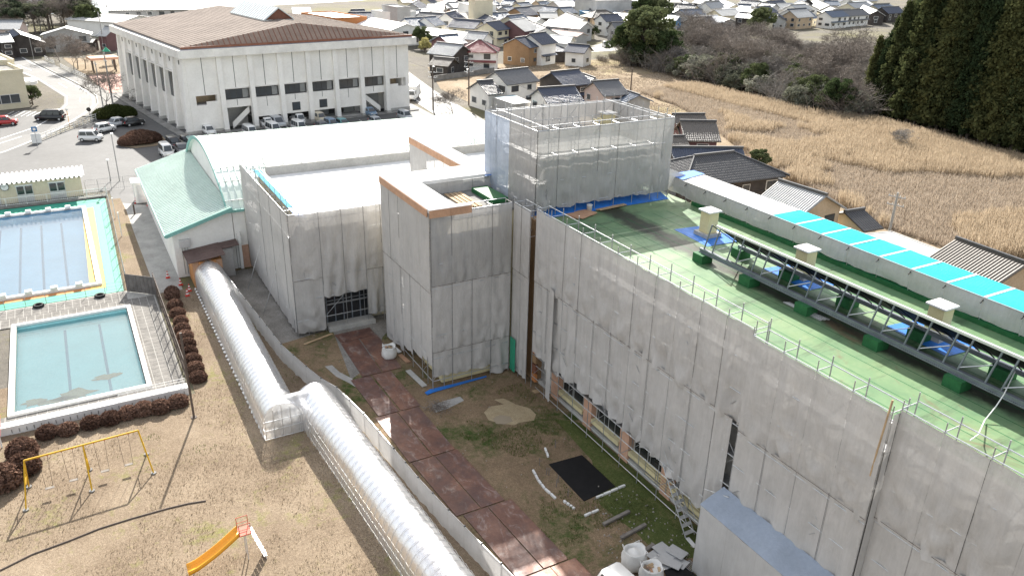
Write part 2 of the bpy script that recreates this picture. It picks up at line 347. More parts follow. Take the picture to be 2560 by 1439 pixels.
# water
def water(name, tint, rip=.06, rs=2., clear=.75):
    t = NT(name); t.n.remove(t.b); out = t.n['Material Output']
    tp = t.n.new('ShaderNodeBsdfTransparent'); tp.inputs[0].default_value = (*tint, 1); df = t.n.new('ShaderNodeBsdfDiffuse'); df.inputs[0].default_value = (*[x * .75 for x in tint], 1)
    gl = t.n.new('ShaderNodeBsdfGlossy'); gl.inputs['Roughness'].default_value = .06; fr = t.n.new('ShaderNodeFresnel'); fr.inputs[0].default_value = 1.33
    bp = t.n.new('ShaderNodeBump'); bp.inputs['Strength'].default_value = rip; bp.inputs['Distance'].default_value = .1; t.link(t.noise(rs, 5, .6), bp.inputs['Height'])
    t.link(bp.outputs[0], gl.inputs['Normal']); t.link(bp.outputs[0], fr.inputs['Normal'])
    m1 = t.n.new('ShaderNodeMixShader'); m1.inputs[0].default_value = clear; t.link(df.outputs[0], m1.inputs[1]); t.link(tp.outputs[0], m1.inputs[2])
    m2 = t.n.new('ShaderNodeMixShader'); t.link(fr.outputs[0], m2.inputs[0]); t.link(m1.outputs[0], m2.inputs[1]); t.link(gl.outputs[0], m2.inputs[2]); t.link(m2.outputs[0], out.inputs[0])
water('pool_water', (.90, .97, 1.), .04, 1.2, .85); water('small_pool_water', (.88, .98, .98), .03, 1., .85)
t = NT('sea'); t.set(.22, 0, .5); t.col((.30, .42, .50)); t.bump(t.noise(.35, 6, .7), .5, .4)
t = NT('puddle'); t.set(.08, 0, .5); t.col((.34, .28, .20))
# --- plants
def leafmat(name, c1, c2, trans=.3):
    t = NT(name); t.n.remove(t.b); out = t.n['Material Output']; oi = t.n.new('ShaderNodeObjectInfo')
    f = t.mix(.4, t.noise(.45, 5, .7), oi.outputs['Random']); col = t.ramp(f, [(.3, c1), (.72, c2)])
    col = t.mix(.5, col, t.ramp(t.noise(5, 3, .8), [(.3, .22), (.7, .8)]), 'OVERLAY')
    df = t.n.new('ShaderNodeBsdfDiffuse'); tr = t.n.new('ShaderNodeBsdfTranslucent'); t.link(col, df.inputs[0]); t.link(col, tr.inputs[0])
    m = t.n.new('ShaderNodeMixShader'); m.inputs[0].default_value = trans; t.link(df.outputs[0], m.inputs[1]); t.link(tr.outputs[0], m.inputs[2]); t.link(m.outputs[0], out.inputs[0])
leafmat('leaf_cedar', (.036, .055, .027), (.115, .12, .05)); leafmat('leaf_dark', (.05, .075, .032), (.14, .16, .08))
leafmat('leaf_grey', (.13, .14, .10), (.31, .31, .25)); leafmat('leaf_pine', (.06, .08, .05), (.17, .18, .12)); leafmat('shrub_brown', (.11, .066, .05), (.25, .155, .115), .2)
leafmat('shrub_green', (.03, .045, .015), (.09, .10, .035)); leafmat('bamboo', (.30, .28, .10), (.48, .44, .20))
leafmat('reed_tall', (.34, .265, .185), (.53, .44, .325), .4); leafmat('reed_flat', (.42, .35, .275), (.60, .53, .445), .3); leafmat('grass_dry', (.25, .193, .135), (.37, .305, .225), .35); leafmat('grass_green', (.11, .13, .045), (.24, .25, .10), .35)
mat('bark', (.16, .135, .115), .9, .25, 3); mat('twig', (.20, .172, .15), .9, .2, 3); mat('twig_grey', (.25, .232, .212), .9, .2, 3)
# --- cars
for n_, c_ in dict(car_white=(.74, .74, .73), car_black=(.012, .012, .014), car_red=(.42, .02, .02), car_silver=(.42, .44, .46), car_grey=(.12, .125, .135), car_cream=(.58, .52, .40), car_blue=(.16, .24, .34), car_teal=(.10, .28, .30)).items():
    t = NT(n_); t.set(.3, .1, .5); t.col(c_); t.b.inputs['Coat Weight'].default_value = .5
mat('lamp_red', (.4, .02, .02), .3, 0); mat('lamp_clear', (.6, .6, .6), .2, 0); mat('plate_metal', (.6, .58, .5), .5, 0)
# ================================================================== SETTING: ground sheets
def PL(*q): return [P(*p)[:2] for p in q]
gxs, gys = [-2500, -101.85, -77.05, -70.35, -55.8, 600], [-2500, -29.9, -6.5, -.15, 1.7, 2500]; m = MB()
for i in range(5):
    for j in range(5):
        if (i == 1 and j in (1, 2)) or (i == 3 and j in (2, 3)): continue   # the two pool basins
        m.quad((gxs[i], gys[j], -.05), (gxs[i + 1], gys[j], -.05), (gxs[i + 1], gys[j + 1], -.05), (gxs[i], gys[j + 1], -.05))
tag(m.build('ground', 'town'), kind='structure')
FEN = [(-72.2, 10.25), (-66.5, 10.5), (-60.5, 10.9), (-55, 11.25), (-50.8, 12.0), (-48.7, 12.45), (-47, 13.05), (-43, 13.6), (-38.5, 13.9), (-35.2, 14.1), (-31.8, 14.45), (-28.6, 14.85), (-20, 15.9), (-8, 17.3)]
sheet('sea', [(-366, -900), (-364, 14), (-372, 54), (-398, 118), (-470, 260), (-2400, 900), (-2400, -900)], -.03, 'sea')
sheet('grass_field', [(-190, 82), (-160, 72), (-128, 70), (-100, 60), (-60, 44), (10, 44), (80, 60), (80, 220), (-80, 260), (-186, 150)], -.03, 'field')
sheet('lawn', [(-72.6, 4.6), (-72.6, 10.2)] + FEN + [(8, 19.5), (20, -60), (-60, -60), (-60, -6.7), (-53.2, -6.7), (-53.2, 4.6)], -.02, 'lawn')
sheet('courtyard', [(-76, 10.3), (-76, 27), (10, 27.4), (8, 19.5)] + FEN[::-1], -.02, 'dirt')
sheet('gravel_strip', [(-75, 10.4), (-60, 11.2), (-53, 12.2), (-50, 14.9), (-52, 17.6), (-55.5, 19.5), (-58.2, 22), (-75, 22)], -.012, 'gravel')
sheet('moss_ground', [P(*q)[:2] for q in ((1385, 1045), (1450, 1055), (1600, 1185), (1770, 1340), (1760, 1390), (1660, 1400), (1590, 1330), (1500, 1260), (1480, 1150))], -.014, 'moss')
sheet('asphalt_lot', [(-100.2, 6.7), (-103.2, 3.2), (-108.5, 3.2), (-108.5, -22), (-131, -14), (-140.5, -4.4), (-156, 5.6), (-184, 9), (-184, 62), (-150, 60), (-119, 59), (-100, 46), (-75, 45), (-75, 42)], -.02, 'asphalt')
sheet('path', [(-103.2, 3.2), (-100.2, 6.7), (-75.4, 6.7), (-72.6, 6.6), (-72.6, 2.8), (-103.2, 2.8)], -.015, 'concrete')
sheet('verge', [(-104.5, 2.7), (-104.5, 4.1), (-99, 4.3), (-90, 4.3), (-74.2, 4.4), (-73.8, 2.0)], -.010, 'lawn')
sheet('sunlit_slab', PL((335, 548), (362, 545), (380, 575), (345, 600)), -.009, 'concrete')
# road curving past the sports hall, with edge lines and kerb
rr = [(-330, -22), (-231.2, -4.7), (-212.1, -.7), (-195.3, 3.), (-185.4, 4.9), (-177.3, 5.9), (-169., 5.6), (-163.4, 4.5), (-157.6, 2.5), (-148.7, -.8), (-142.6, -3.8), (-135.6, -8.), (-118, -22)]
rl = [(-330, -31), (-231.2, -13), (-212, -6.5), (-202.8, -4.), (-186.2, -.9), (-178.7, .5), (-171.1, .2), (-160.3, -1.9), (-151.5, -5.2), (-144.5, -10), (-136, -18), (-128, -30)]
sheet('road', rr + rl[::-1], -.012, 'road')
def ribbon(name, pts, wd, z, m, kind='structure'):
    V = []; Fc = []
    for i, p in enumerate(pts):
        a = Vector(pts[max(0, i - 1)]); b = Vector(pts[min(len(pts) - 1, i + 1)]); d = (b - a).normalized(); n = Vector((-d.y, d.x)) * wd / 2
        V += [(p[0] + n.x, p[1] + n.y, z), (p[0] - n.x, p[1] - n.y, z)]
    for i in range(len(pts) - 1): Fc.append((2 * i, 2 * i + 1, 2 * i + 3, 2 * i + 2))
    o = raw(name, V, Fc, m)
    if kind: o['kind'] = kind
    return o
def off(pts, d):
    out = []
    for i, p in enumerate(pts):
        a = Vector(pts[max(0, i - 1)]); b = Vector(pts[min(len(pts) - 1, i + 1)]); q = (b - a).normalized(); out.append((p[0] - q.y * d, p[1] + q.x * d))
    return out
ribbon('road_line', off(rr, -.5), .22, -.006, 'line_paint'); ribbon('road_line', off(rl, .5), .22, -.006, 'line_paint')
mid = [((a[0] + b[0]) / 2, (a[1] + b[1]) / 2) for a, b in zip(rr[1:-1], rl[1:])]
for i in range(len(mid) - 1):
    a, b = Vector(mid[i]), Vector(mid[i + 1])
    if i % 2 == 0: ribbon('road_line', [tuple(a.lerp(b, .2)), tuple(a.lerp(b, .75))], .16, -.006, 'line_paint')
sw = off(rr[1:9], 1.6)
ribbon('pavement', sw, 2.6, .1, 'concrete_dark')
kb = MB()
for a, b in zip(off(rr[1:9], .2), off(rr[1:9], .2)[1:]):
    d = Vector(b) - Vector(a); kb.box(((a[0] + b[0]) / 2, (a[1] + b[1]) / 2, .06), (d.length, .18, .14), math.atan2(d.y, d.x))
tag(kb.build('kerb', 'concrete_wall'), kind='structure')
# second road to the right of the hall, running into the village
r2 = [(-330, 100), (-250, 86), (-200, 74), (-176, 69.5), (-160, 66.6), (-146, 64.6), (-124, 62.), (-100, 58), (-70, 52)]
ribbon('road', r2, 7.2, -.013, 'road'); ribbon('road_line', off(r2, 2.9), .2, -.007, 'line_paint'); ribbon('road_line', off(r2, -2.9), .2, -.007, 'line_paint')
ribbon('road', [P(1500, 118)[:2], P(1560, 100)[:2], P(1620, 78)[:2]], 6, -.012, 'road'); ribbon('road', [P(1395, 118)[:2], P(1470, 125)[:2], P(1545, 120)[:2]], 10, -.011, 'concrete')
sheet('forecourt', PL((0, 285), (60, 275), (125, 285), (150, 300), (110, 330), (0, 345)), -.008, 'asphalt')
sheet('park_lawn', [(-236, 2), (-231, 16), (-206, 15), (-205, 5.6)], -.01, 'field')
sheet('brick_path', [(-205, 6), (-205, 15), (-181, 16), (-180, 8)], -.01, 'brick_path')
for k in range(7): ribbon('parking_line', [(-137.2 + .5, 30 + k * 2.6), (-132.6, 30 + k * 2.6)], .12, -.010, 'line_paint')
for k in range(9): ribbon('parking_line', [P(10 + 14 * k, 291)[:2], P(35 + 14 * k, 278)[:2]], .12, -.004, 'line_paint')
# ================================================================== SCHOOL under scaffold
ZR = 12.0
wing = thing('school_building', 'long school wing with green flat roof wrapped in grey scaffold sheets', 'building', (-20, 33, 0))
MB().b2((-43.4, 27.7, 0), (14, 40.3, ZR - .02)).build('wall', 'cream_yellow', wing)
MB().b2((-53.3, 28.0, 0), (-43.4, 40.3, ZR - .02)).build('wall', 'cream_yellow', wing)
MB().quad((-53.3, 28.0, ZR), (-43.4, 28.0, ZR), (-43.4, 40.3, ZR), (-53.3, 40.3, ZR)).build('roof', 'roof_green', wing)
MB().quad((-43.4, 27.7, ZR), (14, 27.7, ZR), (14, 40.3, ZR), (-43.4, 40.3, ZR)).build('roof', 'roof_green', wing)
MB().b2((-43.4, 40.3, 0), (14, 40.6, ZR + .55)).b2((-43.4, 40.0, ZR), (14, 40.3, ZR + .28)).build('parapet', 'green_block', wing)
MB().b2((-43.4, 27.4, 0), (14, 27.7, ZR + .18)).build('parapet', 'concrete_wall', wing)
for k in range(13):       # ground floor: peach piers with windows between them
    x = -41 + k * 4.1
    block('pier', (x, 27.25, 1.7), (.9, .5, 3.4), 'peach_wall', wing)
    for f in range(3):
        wn = block('window', (x + 2.05, 27.35, 1.9 + f * 3.8), (2.7, .12, 1.7), 'alu', wing)
        for s in (-1, 1): block('pane', (x + 2.05 + s * .66, 27.27, 1.9 + f * 3.8), (1.2, .04, 1.5), 'glass_dark', wing)
    block('sill', (x + 2.05, 27.2, .85), (3.0, .5, .3), 'cream_yellow', wing)
MB().b2((-43.4, 27.1, 0), (14, 27.4, .35)).build('plinth', 'concrete_wall', wing)
# middle block (projecting stair block) and entrance block
cblk = thing('school_building', 'projecting school stair block with cream walls under grey sheets', 'building', (-50, 24, 0))
MB().b2((-54.2, 20.9, 0), (-47.1, 27.6, 12.4)).build('wall', 'cream_yellow', cblk)
MB().b2((-54.3, 20.8, 12.4), (-47.0, 27.7, 12.55)).build('roof', 'concrete_dark', cblk)
block('plinth', (-46.9, 24, .45), (.5, 6.4, .9), 'cream_yellow', cblk)
MB().b2((-45.4, 27.0, 0), (-43.4, 28, 12.3)).build('wall', 'brown_wall', cblk)
bblk = thing('school_building', 'flat white-roofed entrance block of the school behind grey sheets', 'building', (-66, 27, 0))
MB().b2((-74.2, 14.7, 0), (-59.6, 40, 9.28)).build('wall', 'cream', bblk)
MB().add([(-74.2, 14.7, 9.3), (-59.6, 14.7, 9.3), (-59.6, 22.8, 9.3), (-53.4, 22.8, 9.3), (-53.4, 40, 9.3), (-74.2, 40, 9.3)], [(0, 1, 2, 3, 4, 5)]).build('roof', 'white_roof', bblk)
MB().b2((-59.6, 22.8, 0), (-54.3, 40, 9.28)).build('wall', 'cream', bblk)
MB().b2((-74.2, 15.4, 9.3), (-73.8, 40, 10.15)).build('parapet', 'concrete_wall', bblk)
MB().b2((-73.8, 14.7, 9.3), (-59.6, 15.2, 9.75)).build('parapet', 'concrete_white', bblk)
MB().b2((-59.6, 14.7, 9.3), (-59.2, 20, 9.75)).build('parapet', 'concrete_white', bblk)
# glazed entrance seen through the opening in the sheets
y0, y1 = PX(818, 800, -59.4).y, PX(922, 800, -59.4).y
ent = block('entrance_frame', (-59.5, (y0 + y1) / 2, 1.6), (.2, y1 - y0, 2.9), 'gym_dark', bblk)
for k in range(5):
    yy = y0 + (y1 - y0) * (k + .5) / 5; block('door_pane', (-59.35, yy, 1.55), (.05, (y1 - y0) / 5 - .14, 2.4), 'glass_dark', bblk)
for k in range(6): block('mullion', (-59.3, y0 + (y1 - y0) * k / 5, 1.6), (.08, .09, 2.8), 'steel_blue', bblk)
block('transom', (-59.3, (y0 + y1) / 2, 2.0), (.1, y1 - y0, .12), 'steel_dull', bblk)
block('doorstep', (-58.9, (y0 + y1) / 2, .18), (1.5, y1 - y0 + .4, .36), 'concrete_wall', bblk)
# stair tower core
tcore = thing('roof_penthouse', 'stair tower of the school inside the tall sheeted scaffold box', 'penthouse', (-49.4, 33.5, ZR))
MB().b2((-51.9, 29.1, 0), (-47.0, 38.0, 16.0)).build('wall', 'cream', tcore)
for z in (13.0, 14.2, 15.2): MB().b2((-52.0, 29.0, z), (-46.9, 38.1, z + .42)).build('band', 'concrete_wall', tcore)
MB().quad((-51.9, 29.1, 16.02), (-47, 29.1, 16.02), (-47, 38, 16.02), (-51.9, 38, 16.02)).build('roof', 'concrete_wall', tcore)
MB().b2((-52.4, 28.7, 15.9), (-51.9, 38.3, 16.35)).b2((-47, 28.7, 15.9), (-46.6, 38.3, 16.35)).build('parapet', 'concrete_wall', tcore)
for px, py in ((1480, 322), (1493, 320)):
    q = P(px, py, 16.3); lad = MB().tube((q.x, q.y, 16.0), (q.x, q.y, 17.1), .05).tube((q.x + .5, q.y, 16.0), (q.x + .5, q.y, 17.1), .05).tube((q.x, q.y, 17.1), (q.x + .5, q.y, 17.1), .05)
    lad.build('ladder_hoop', 'cream_yellow', tcore)
# ------------------------------------------------------------------ scaffold builder
def drape(name, A, B, zt, zb, outn, seed, m, parent, nx=9, amp=1.0, pull=0.0):
    """one dust sheet hung between two standards, with folds"""
    r = random.Random(seed); A, B = Vector(A), Vector(B); L = (B - A).length; nz = max(6, int((zt - zb) / .26)); V = []; Fc = []
    w = [(r.uniform(.025, .065), r.uniform(.6, 2.2), r.uniform(-1.2, 1.2), r.uniform(0, 6.3)) for _ in range(4)]
    sc, ph, sag, lean = r.uniform(2.5, 5), r.uniform(0, 6), r.uniform(.0, .16) * amp, r.uniform(-.4, .4)
    off = root_loc(parent); gap = .004
    for j in range(nz + 1):
        t = j / nz
        for i in range(nx + 1):
            u = i / nx; e = (4 * u * (1 - u)) ** .6
            d = sum(a * math.sin(6.283 * (f * u + g * t) + p) for a, f, g, p in w) * (.25 + .75 * t)
            d += .08 * math.sin(sc * 6.283 * (t + .35 * (u - .5) ** 2 * 4 + lean * .2 * u) + ph) * t ** 2.2
            d = d * e * amp + .05 * e * (1 - abs(2 * t - 1))
            uu = (gap + (L - 2 * gap) * u) / L
            p = A.lerp(B, uu) + Vector(outn) * (.05 + d); z = zt + (zb - zt) * t - sag * e * t ** 3 + pull * (u if pull > 0 else 1 - u) * t ** 2 * abs(1)
            V.append((p.x - off.x, p.y - off.y, z - off.z))
    for j in range(nz):
        for i in range(nx): a = j * (nx + 1) + i; Fc.append((a, a + 1, a + nx + 2, a + nx + 1))
    return raw(name, V, Fc, m, parent, True)
def scaf_face(th, A, B, inn, rows, z0, ztop, bay=1.8, over=.45, m='dust_sheet', skip=(), nrails=True, amp=1., inner=True, hem=None, braces=True, seed=0, plat=True, openfn=None, inner_over=.9):
    A, B, inn = Vector(A), Vector(B), Vector(inn); n = max(1, round((B - A).length / bay)); r = random.Random(seed + 5)
    pts = [A.lerp(B, i / n) for i in range(n + 1)]
    for i, p in enumerate(pts):
        rod('standard', (p.x, p.y, z0), (p.x, p.y, ztop + over + r.uniform(-.12, .12)), .026, 'steel_dull', th)
        if inner:
            q = p + inn * .9; rod('standard', (q.x, q.y, z0), (q.x, q.y, ztop + inner_over * .5 + r.uniform(-.08, .1)), .03, 'steel_dull', th)
            for z in (ztop + .02, ztop - 1.8): rod('transom', (p.x, p.y, z), (q.x, q.y, z), .025, 'steel', th, 5)
    lv = []; z = ztop
    while z > z0 + .2: lv.append(z); z -= 1.8
    for k, z in enumerate(lv):
        rod('ledger', (A.x, A.y, z), (B.x, B.y, z), .028, 'steel', th)
        if k == 0: continue
        if inner:
            a, b = A + inn * .9, B + inn * .9
            rod('ledger', (a.x, a.y, z + .9), (b.x, b.y, z + .9), .025, 'steel_dull', th)
            if plat and z > z0 + 2.2: MB().slab([(A.x + inn.x * .2, A.y + inn.y * .2, z - .1), (B.x + inn.x * .2, B.y + inn.y * .2, z - .1), (B.x + inn.x * .75, B.y + inn.y * .75, z - .1), (A.x + inn.x * .75, A.y + inn.y * .75, z - .1)], .05).build('platform', 'steel_dull', th)
    if inner: 
        a, b = A + inn * .9, B + inn * .9
        rod('ledger', (a.x, a.y, ztop + .1), (b.x, b.y, ztop + .1), .028, 'steel', th)
    if braces:
        for i in range(0, n, 2):
            for k in range(len(lv) - 1):
                p, q = pts[i], pts[i + 1]; s = (lv[k], lv[k + 1]) if k % 2 else (lv[k + 1], lv[k]); rod('brace', (p.x + inn.x * .06, p.y + inn.y * .06, s[0]), (q.x + inn.x * .06, q.y + inn.y * .06, s[1]), .018, 'steel_dull', th, 5)
    for (zt, zb) in rows[:-1]: e_ = -inn * .1; rod('hem_rope', (A.x + e_.x, A.y + e_.y, zb + .03), (B.x + e_.x, B.y + e_.y, zb + .03), .012, 'pole_brown', th, 4)
    for i in range(n):
        for j, (zt, zb) in enumerate(rows):
            if (i, j) in skip: continue
            b = zb
            if hem and j == len(rows) - 1: b = hem(i, n)
            mm = m(i, j) if callable(m) else m
            if r.random() < .42: q_ = pts[i] - inn * .085; rod('seam_cord', (q_.x, q_.y, zt), (q_.x, q_.y, b + (zt - b) * r.choice((0, 0, .15, .4))), .008, 'black_rubber', th, 4)
            drape('mesh_sheet', pts[i] + inn * (.04 * j), pts[i + 1] + inn * (.04 * j), zt - (.04 if j else 0), b, -inn, seed * 97 + i * 13 + j, mm, th, amp=amp * r.uniform(.7, 1.3) * (1.35 if j else 1))
    return pts
# wing front
sc = thing('scaffold', 'long sheeted scaffold along the front of the green-roofed wing', 'scaffold', (-30, 26.3, 0))
def hemw(i, n): return [3.0, 2.8, 3.1, 3.3, 3.2, 3.3, 3.1, 3.0, 2.6, 2.1, 1.7][min(i, 10)]
scaf_face(sc, (-43.1, 26.3), (-23.2, 26.3), (0, 1), [(13.62, 8.5), (8.62, 2.9)], .05, 13.65, hem=hemw, seed=11, amp=1.5, skip=((10, 1),))
drape('mesh_sheet', (-24.96, 26.32), (-23.75, 26.32), 8.5, 1.7, (0, -1), 71, 'dust_sheet', sc, nx=7, amp=1.4)
for i, z in ((0, .15), (0, 1.9)):
    rod('ledger', (-42.5, 26.3, z + .2), (-23.2, 26.3, z + .2), .028, 'steel', sc)
MB().b2((-42.6, 26.1, 0), (-42.2, 26.6, .06)).build('base_board', 'timber', sc)
# flap of sheet pulled aside near the corner
drape('mesh_sheet', (-40.8, 26.15), (-40.1, 26.05), 8.9, .5, (0, -1), 5, 'dust_sheet', sc, nx=5, amp=.6)
sc2 = thing('scaffold', 'sheeted scaffold bay standing proud above the lean-to porch', 'scaffold', (-19, 25.95, 0))
scaf_face(sc2, (-23.0, 25.95), (-15.6, 25.95), (0, 1), [(13.52, 8.4), (8.5, .6)], .05, 13.55, seed=12, amp=1.5)
drape('mesh_sheet', (-15.58, 25.95), (-15.58, 26.5), 13.5, .4, (1, 0), 9, 'dust_sheet', sc2, nx=4, amp=.5)
rod('bamboo_pole', (-15.9, 25.9, 9.6), (-15.7, 25.9, 14.1), .045, 'timber', sc2)
sc3 = thing('scaffold', 'nearest sheeted scaffold section at the lower right of the wing', 'scaffold', (-8, 26.35, 0))
scaf_face(sc3, (-15.5, 26.35), (6.1, 26.35), (0, 1), [(13.66, 8.5), (8.6, .4)], .05, 13.7, seed=13, amp=1.5)
# lean-to porch of blue-grey sheet
po = thing('sheeted_porch', 'lean-to porch box of pale sheets with blue-grey sloped top', 'porch', (-19.5, 25.1, 0))
for i in range(4): drape('mesh_sheet', (-23.2 + i * 1.9, 24.45), (-21.3 + i * 1.9, 24.45), 4.25, .05, (0, -1), 60 + i, 'fence_sheet', po, amp=.6)
drape('mesh_sheet', (-23.22, 24.45), (-23.22, 25.95), 4.25, .05, (-1, 0), 66, 'fence_sheet', po, nx=5, amp=.3)
V = []; Fc = []
for j in range(5):
    for i in range(17):
        x = -23.3 + i * 7.8 / 16; t = j / 4; V.append((x + 19.5, 24.4 + t * 1.5 - 25.1, 4.27 + .55 * t + .035 * math.sin(i * 2.1 + j) * math.sin(3.14 * t)))
for j in range(4):
    for i in range(16): a = j * 17 + i; Fc.append((a, a + 1, a + 18, a + 17))
raw('sloped_sheet', V, Fc, 'roof_sheet_blue', po, True)
for x in (-23.2, -19.4, -15.6): rod('post', (x, 24.5, 0), (x, 24.5, 4.2), .03, 'steel_dull', po)
rod('tie_bar', (-24.1, 25.4, 4.3), (-22.6, 25.6, 4.75), .03, 'steel', po)
# short return between stair block and wing, with the slit that shows brickwork
sc4 = thing('scaffold', 'narrow sheeted return between stair block and wing with green patch below', 'scaffold', (-44.6, 26.3, 0))
scaf_face(sc4, (-46.0, 26.2), (-43.72, 26.2), (0, 1), [(13.25, 8.4), (8.5, .4)], .05, 13.3, bay=1.25, seed=14, over=.2, amp=.5, plat=False)
drape('green_net', (-45.9, 26.1), (-45.1, 26.1), 3.0, .3, (0, -1), 3, 'green_sheet', sc4, nx=4, amp=.4)
for k in range(17): block('brick_panel', (-43.4, 26.75, .6 + k * .76), (.5, .2, .62), ('orange_wall', 'rust_trim', 'brown_wall', 'orange_wall')[k % 4], sc4)
# stair block front and flank
sc5 = thing('scaffold', 'sheeted scaffold round the tall projecting stair block', 'scaffold', (-50, 20, 0))
def mc(i, j): return 'dust_sheet_open' if j == 0 else 'dust_sheet'
scaf_face(sc5, (-46.0, 19.8), (-46.0, 26.0), (-1, 0), [(13.3, 8.1), (8.2, 3.0), (3.1, 1.05)], .05, 13.3, bay=1.55, m=mc, seed=15, over=.05, amp=.8, hem=lambda i, n: [1.0, 1.0, 1.0, .2][i], inner_over=.2)
scaf_face(sc5, (-55.2, 19.8), (-46.05, 19.8), (0, 1), [(13.3, 7.6), (7.7, 1.3)], .05, 13.3, bay=1.83, seed=16, over=.05, amp=.45, hem=lambda i, n: [.2, .5, 1.1, 1.6, 1.9][i], inner_over=.2)
drape('mesh_sheet', (-55.22, 19.82), (-55.22, 21.2), 13.3, .3, (-1, 0), 77, 'dust_sheet', sc5, nx=5, amp=.3); drape('mesh_sheet', (-55.22, 21.2), (-55.22, 22.9), 13.3, 9.2, (-1, 0), 78, 'dust_sheet', sc5, nx=5, amp=.3)
bt_ = [P(*q, .05) for q in ((1062, 980), (1075, 972), (1140, 957), (1215, 938), (1217, 941), (1140, 963), (1085, 979), (1068, 986))]
MB().slab(bt_, .03).build('blue_base_strip', 'tarp_blue', sc5)
for (a, b, m_, w_) in (((1000, 886), (1022, 905), 'plywood', .35), ((1020, 925), (1062, 965), 'concrete_wall', .4), ((985, 868), (1000, 880), 'concrete_white', .3)):
    a, b = P(*a, .06), P(*b, .06); d_ = b - a; block('base_plank', (a + b) / 2, (d_.length, w_, .06), m_, sc5, math.atan2(d_.y, d_.x))
# plywood-edged white coping over the stepped scaffold walkway
cop = thing('scaffold_roof', 'stepped white-topped walkway cover with plywood edges above the stair block', 'roof cover', (-53, 23, 13.3))
MB().b2((-55.1, 19.7, 13.42), (-46.2, 21.8, 13.66)).build('cover', 'tarp_white', cop)
MB().b2((-55.1, 21.8, 13.42), (-52.2, 28.2, 13.655)).build('cover', 'tarp_white', cop)
MB().b2((-66.2, 26.6, 13.4), (-55.1, 28.2, 13.65)).build('cover', 'tarp_white', cop)
MB().b2((-46.2, 19.7, 13.42), (-45.85, 22.8, 13.65)).build('cover', 'tarp_white', cop)
for i in range(5): block('plywood_edge', (-54.2 + i * 1.79, 19.67, 13.35), (1.77, .05, .52), 'plywood', cop)
for i in range(2): block('plywood_edge', (-45.82, 20.46 + i * 1.56, 13.35), (.05, 1.54, .52), 'plywood', cop)
for i in range(6): block('plywood_edge', (-65.2 + i * 1.85, 26.57, 13.3), (1.82, .05, .55), 'plywood', cop)
MB().add([(-53.4, 27.2, 13.7), (-52.0, 28.9, 13.5), (-52.0, 27.0, 13.55), (-53.2, 28.9, 13.75)], [(0, 2, 1, 3)]).build('tarp_end', 'tarp_blue', cop)
sc6 = thing('scaffold', 'sheeted scaffold wall rising from the white roof of the entrance block', 'scaffold', (-60, 26.6, 9.3))
scaf_face(sc6, (-66.1, 26.65), (-55.2, 26.65), (0, 1), [(13.35, 9.35)], 9.3, 13.35, seed=17, over=.1, amp=.5, m='dust_sheet_open', inner=False)
scaf_face(sc6, (-52.3, 21.9), (-52.3, 28.1), (-1, 0), [(13.35, 11.7)], 9.3, 13.35, seed=18, over=.05, amp=.4, inner=False, braces=False)
scaf_face(sc6, (-66.1, 26.65), (-66.1, 28.2), (1, 0), [(13.35, 9.35)], 9.3, 13.35, seed=19, over=.1, inner=False, braces=False)
# stacks of boards lying inside the stepped walkway
bs = thing('board_stack', 'stacked pale boards and green netting inside the stepped walkway', 'boards', (-49, 24.6, 12.56))
for k in range(4): block('board', (-50 + k * .1, 23.6 + k * .32, 12.62 + .03 * k), (3.6, .26, .06), 'timber', bs)
MB().b2((-51.5, 25.6, 12.6), (-48.2, 26.9, 12.95)).build('folded_net', 'green_block', bs)
# entrance block sheets
sc7 = thing('scaffold', 'sheeted scaffold round the low entrance block with an open doorway', 'scaffold', (-66, 14, 0))
rows = [(10.35, 4.9), (5.0, .35)]
W0, W1 = PX(815, 800, -58.4).y, PX(922, 800, -58.4).y
scaf_face(sc7, (-58.4, 13.4), (-58.4, W0), (-1, 0), rows, .05, 10.4, seed=21, amp=1.5)
scaf_face(sc7, (-58.4, W0), (-58.4, W1), (-1, 0), [(10.35, 3.25)], .05, 10.4, bay=1.9, seed=22, amp=1.4)
scaf_face(sc7, (-58.4, W1), (-58.4, 22.2), (-1, 0), [(10.35, 4.9), (5.0, .9)], .05, 10.4, seed=23, amp=.8)
scaf_face(sc7, (-75.3, 13.4), (-58.45, 13.4), (0, 1), [(10.35, .35)], .05, 10.4, seed=24, amp=.35, over=.05, m=lambda i, j: 'dust_sheet', inner_over=.6)
for k in range(6):
    x = -74.0 + k * 2.5; MB().slab([(x, 14.25, 10.0), (x + 2.46, 14.25, 9.97), (x + 2.46, 14.95, 9.84), (x, 14.95, 9.86)], .03).build('blue_tarp_strip', 'tarp_blue' if k == 5 else 'roof_sheet_cyan', sc7)
for a, b in (((660, 710), (655, 690)), ((700, 740), (0, 0))): pass
for (x, y) in ((-64, 11.9), (-70, 11.9)): rod('raking_shore', (x, y, .05), (x + .4, 13.35, 4.2), .03, 'steel', sc7)
# back guard rail of the entrance block, against the barrel roof
sc8 = thing('scaffold', 'guard-rail scaffold between barrel-roofed hall and white flat roof', 'scaffold', (-75, 28, 0))
scaf_face(sc8, (-75.3, 13.5), (-75.3, 41.0), (1, 0), [], .05, 10.6, seed=25, over=.5, plat=False, braces=False)
for z in (11.0, 10.05): rod('ledger', (-75.3, 13.5, z), (-75.3, 41.0, z), .028, 'steel', sc8)
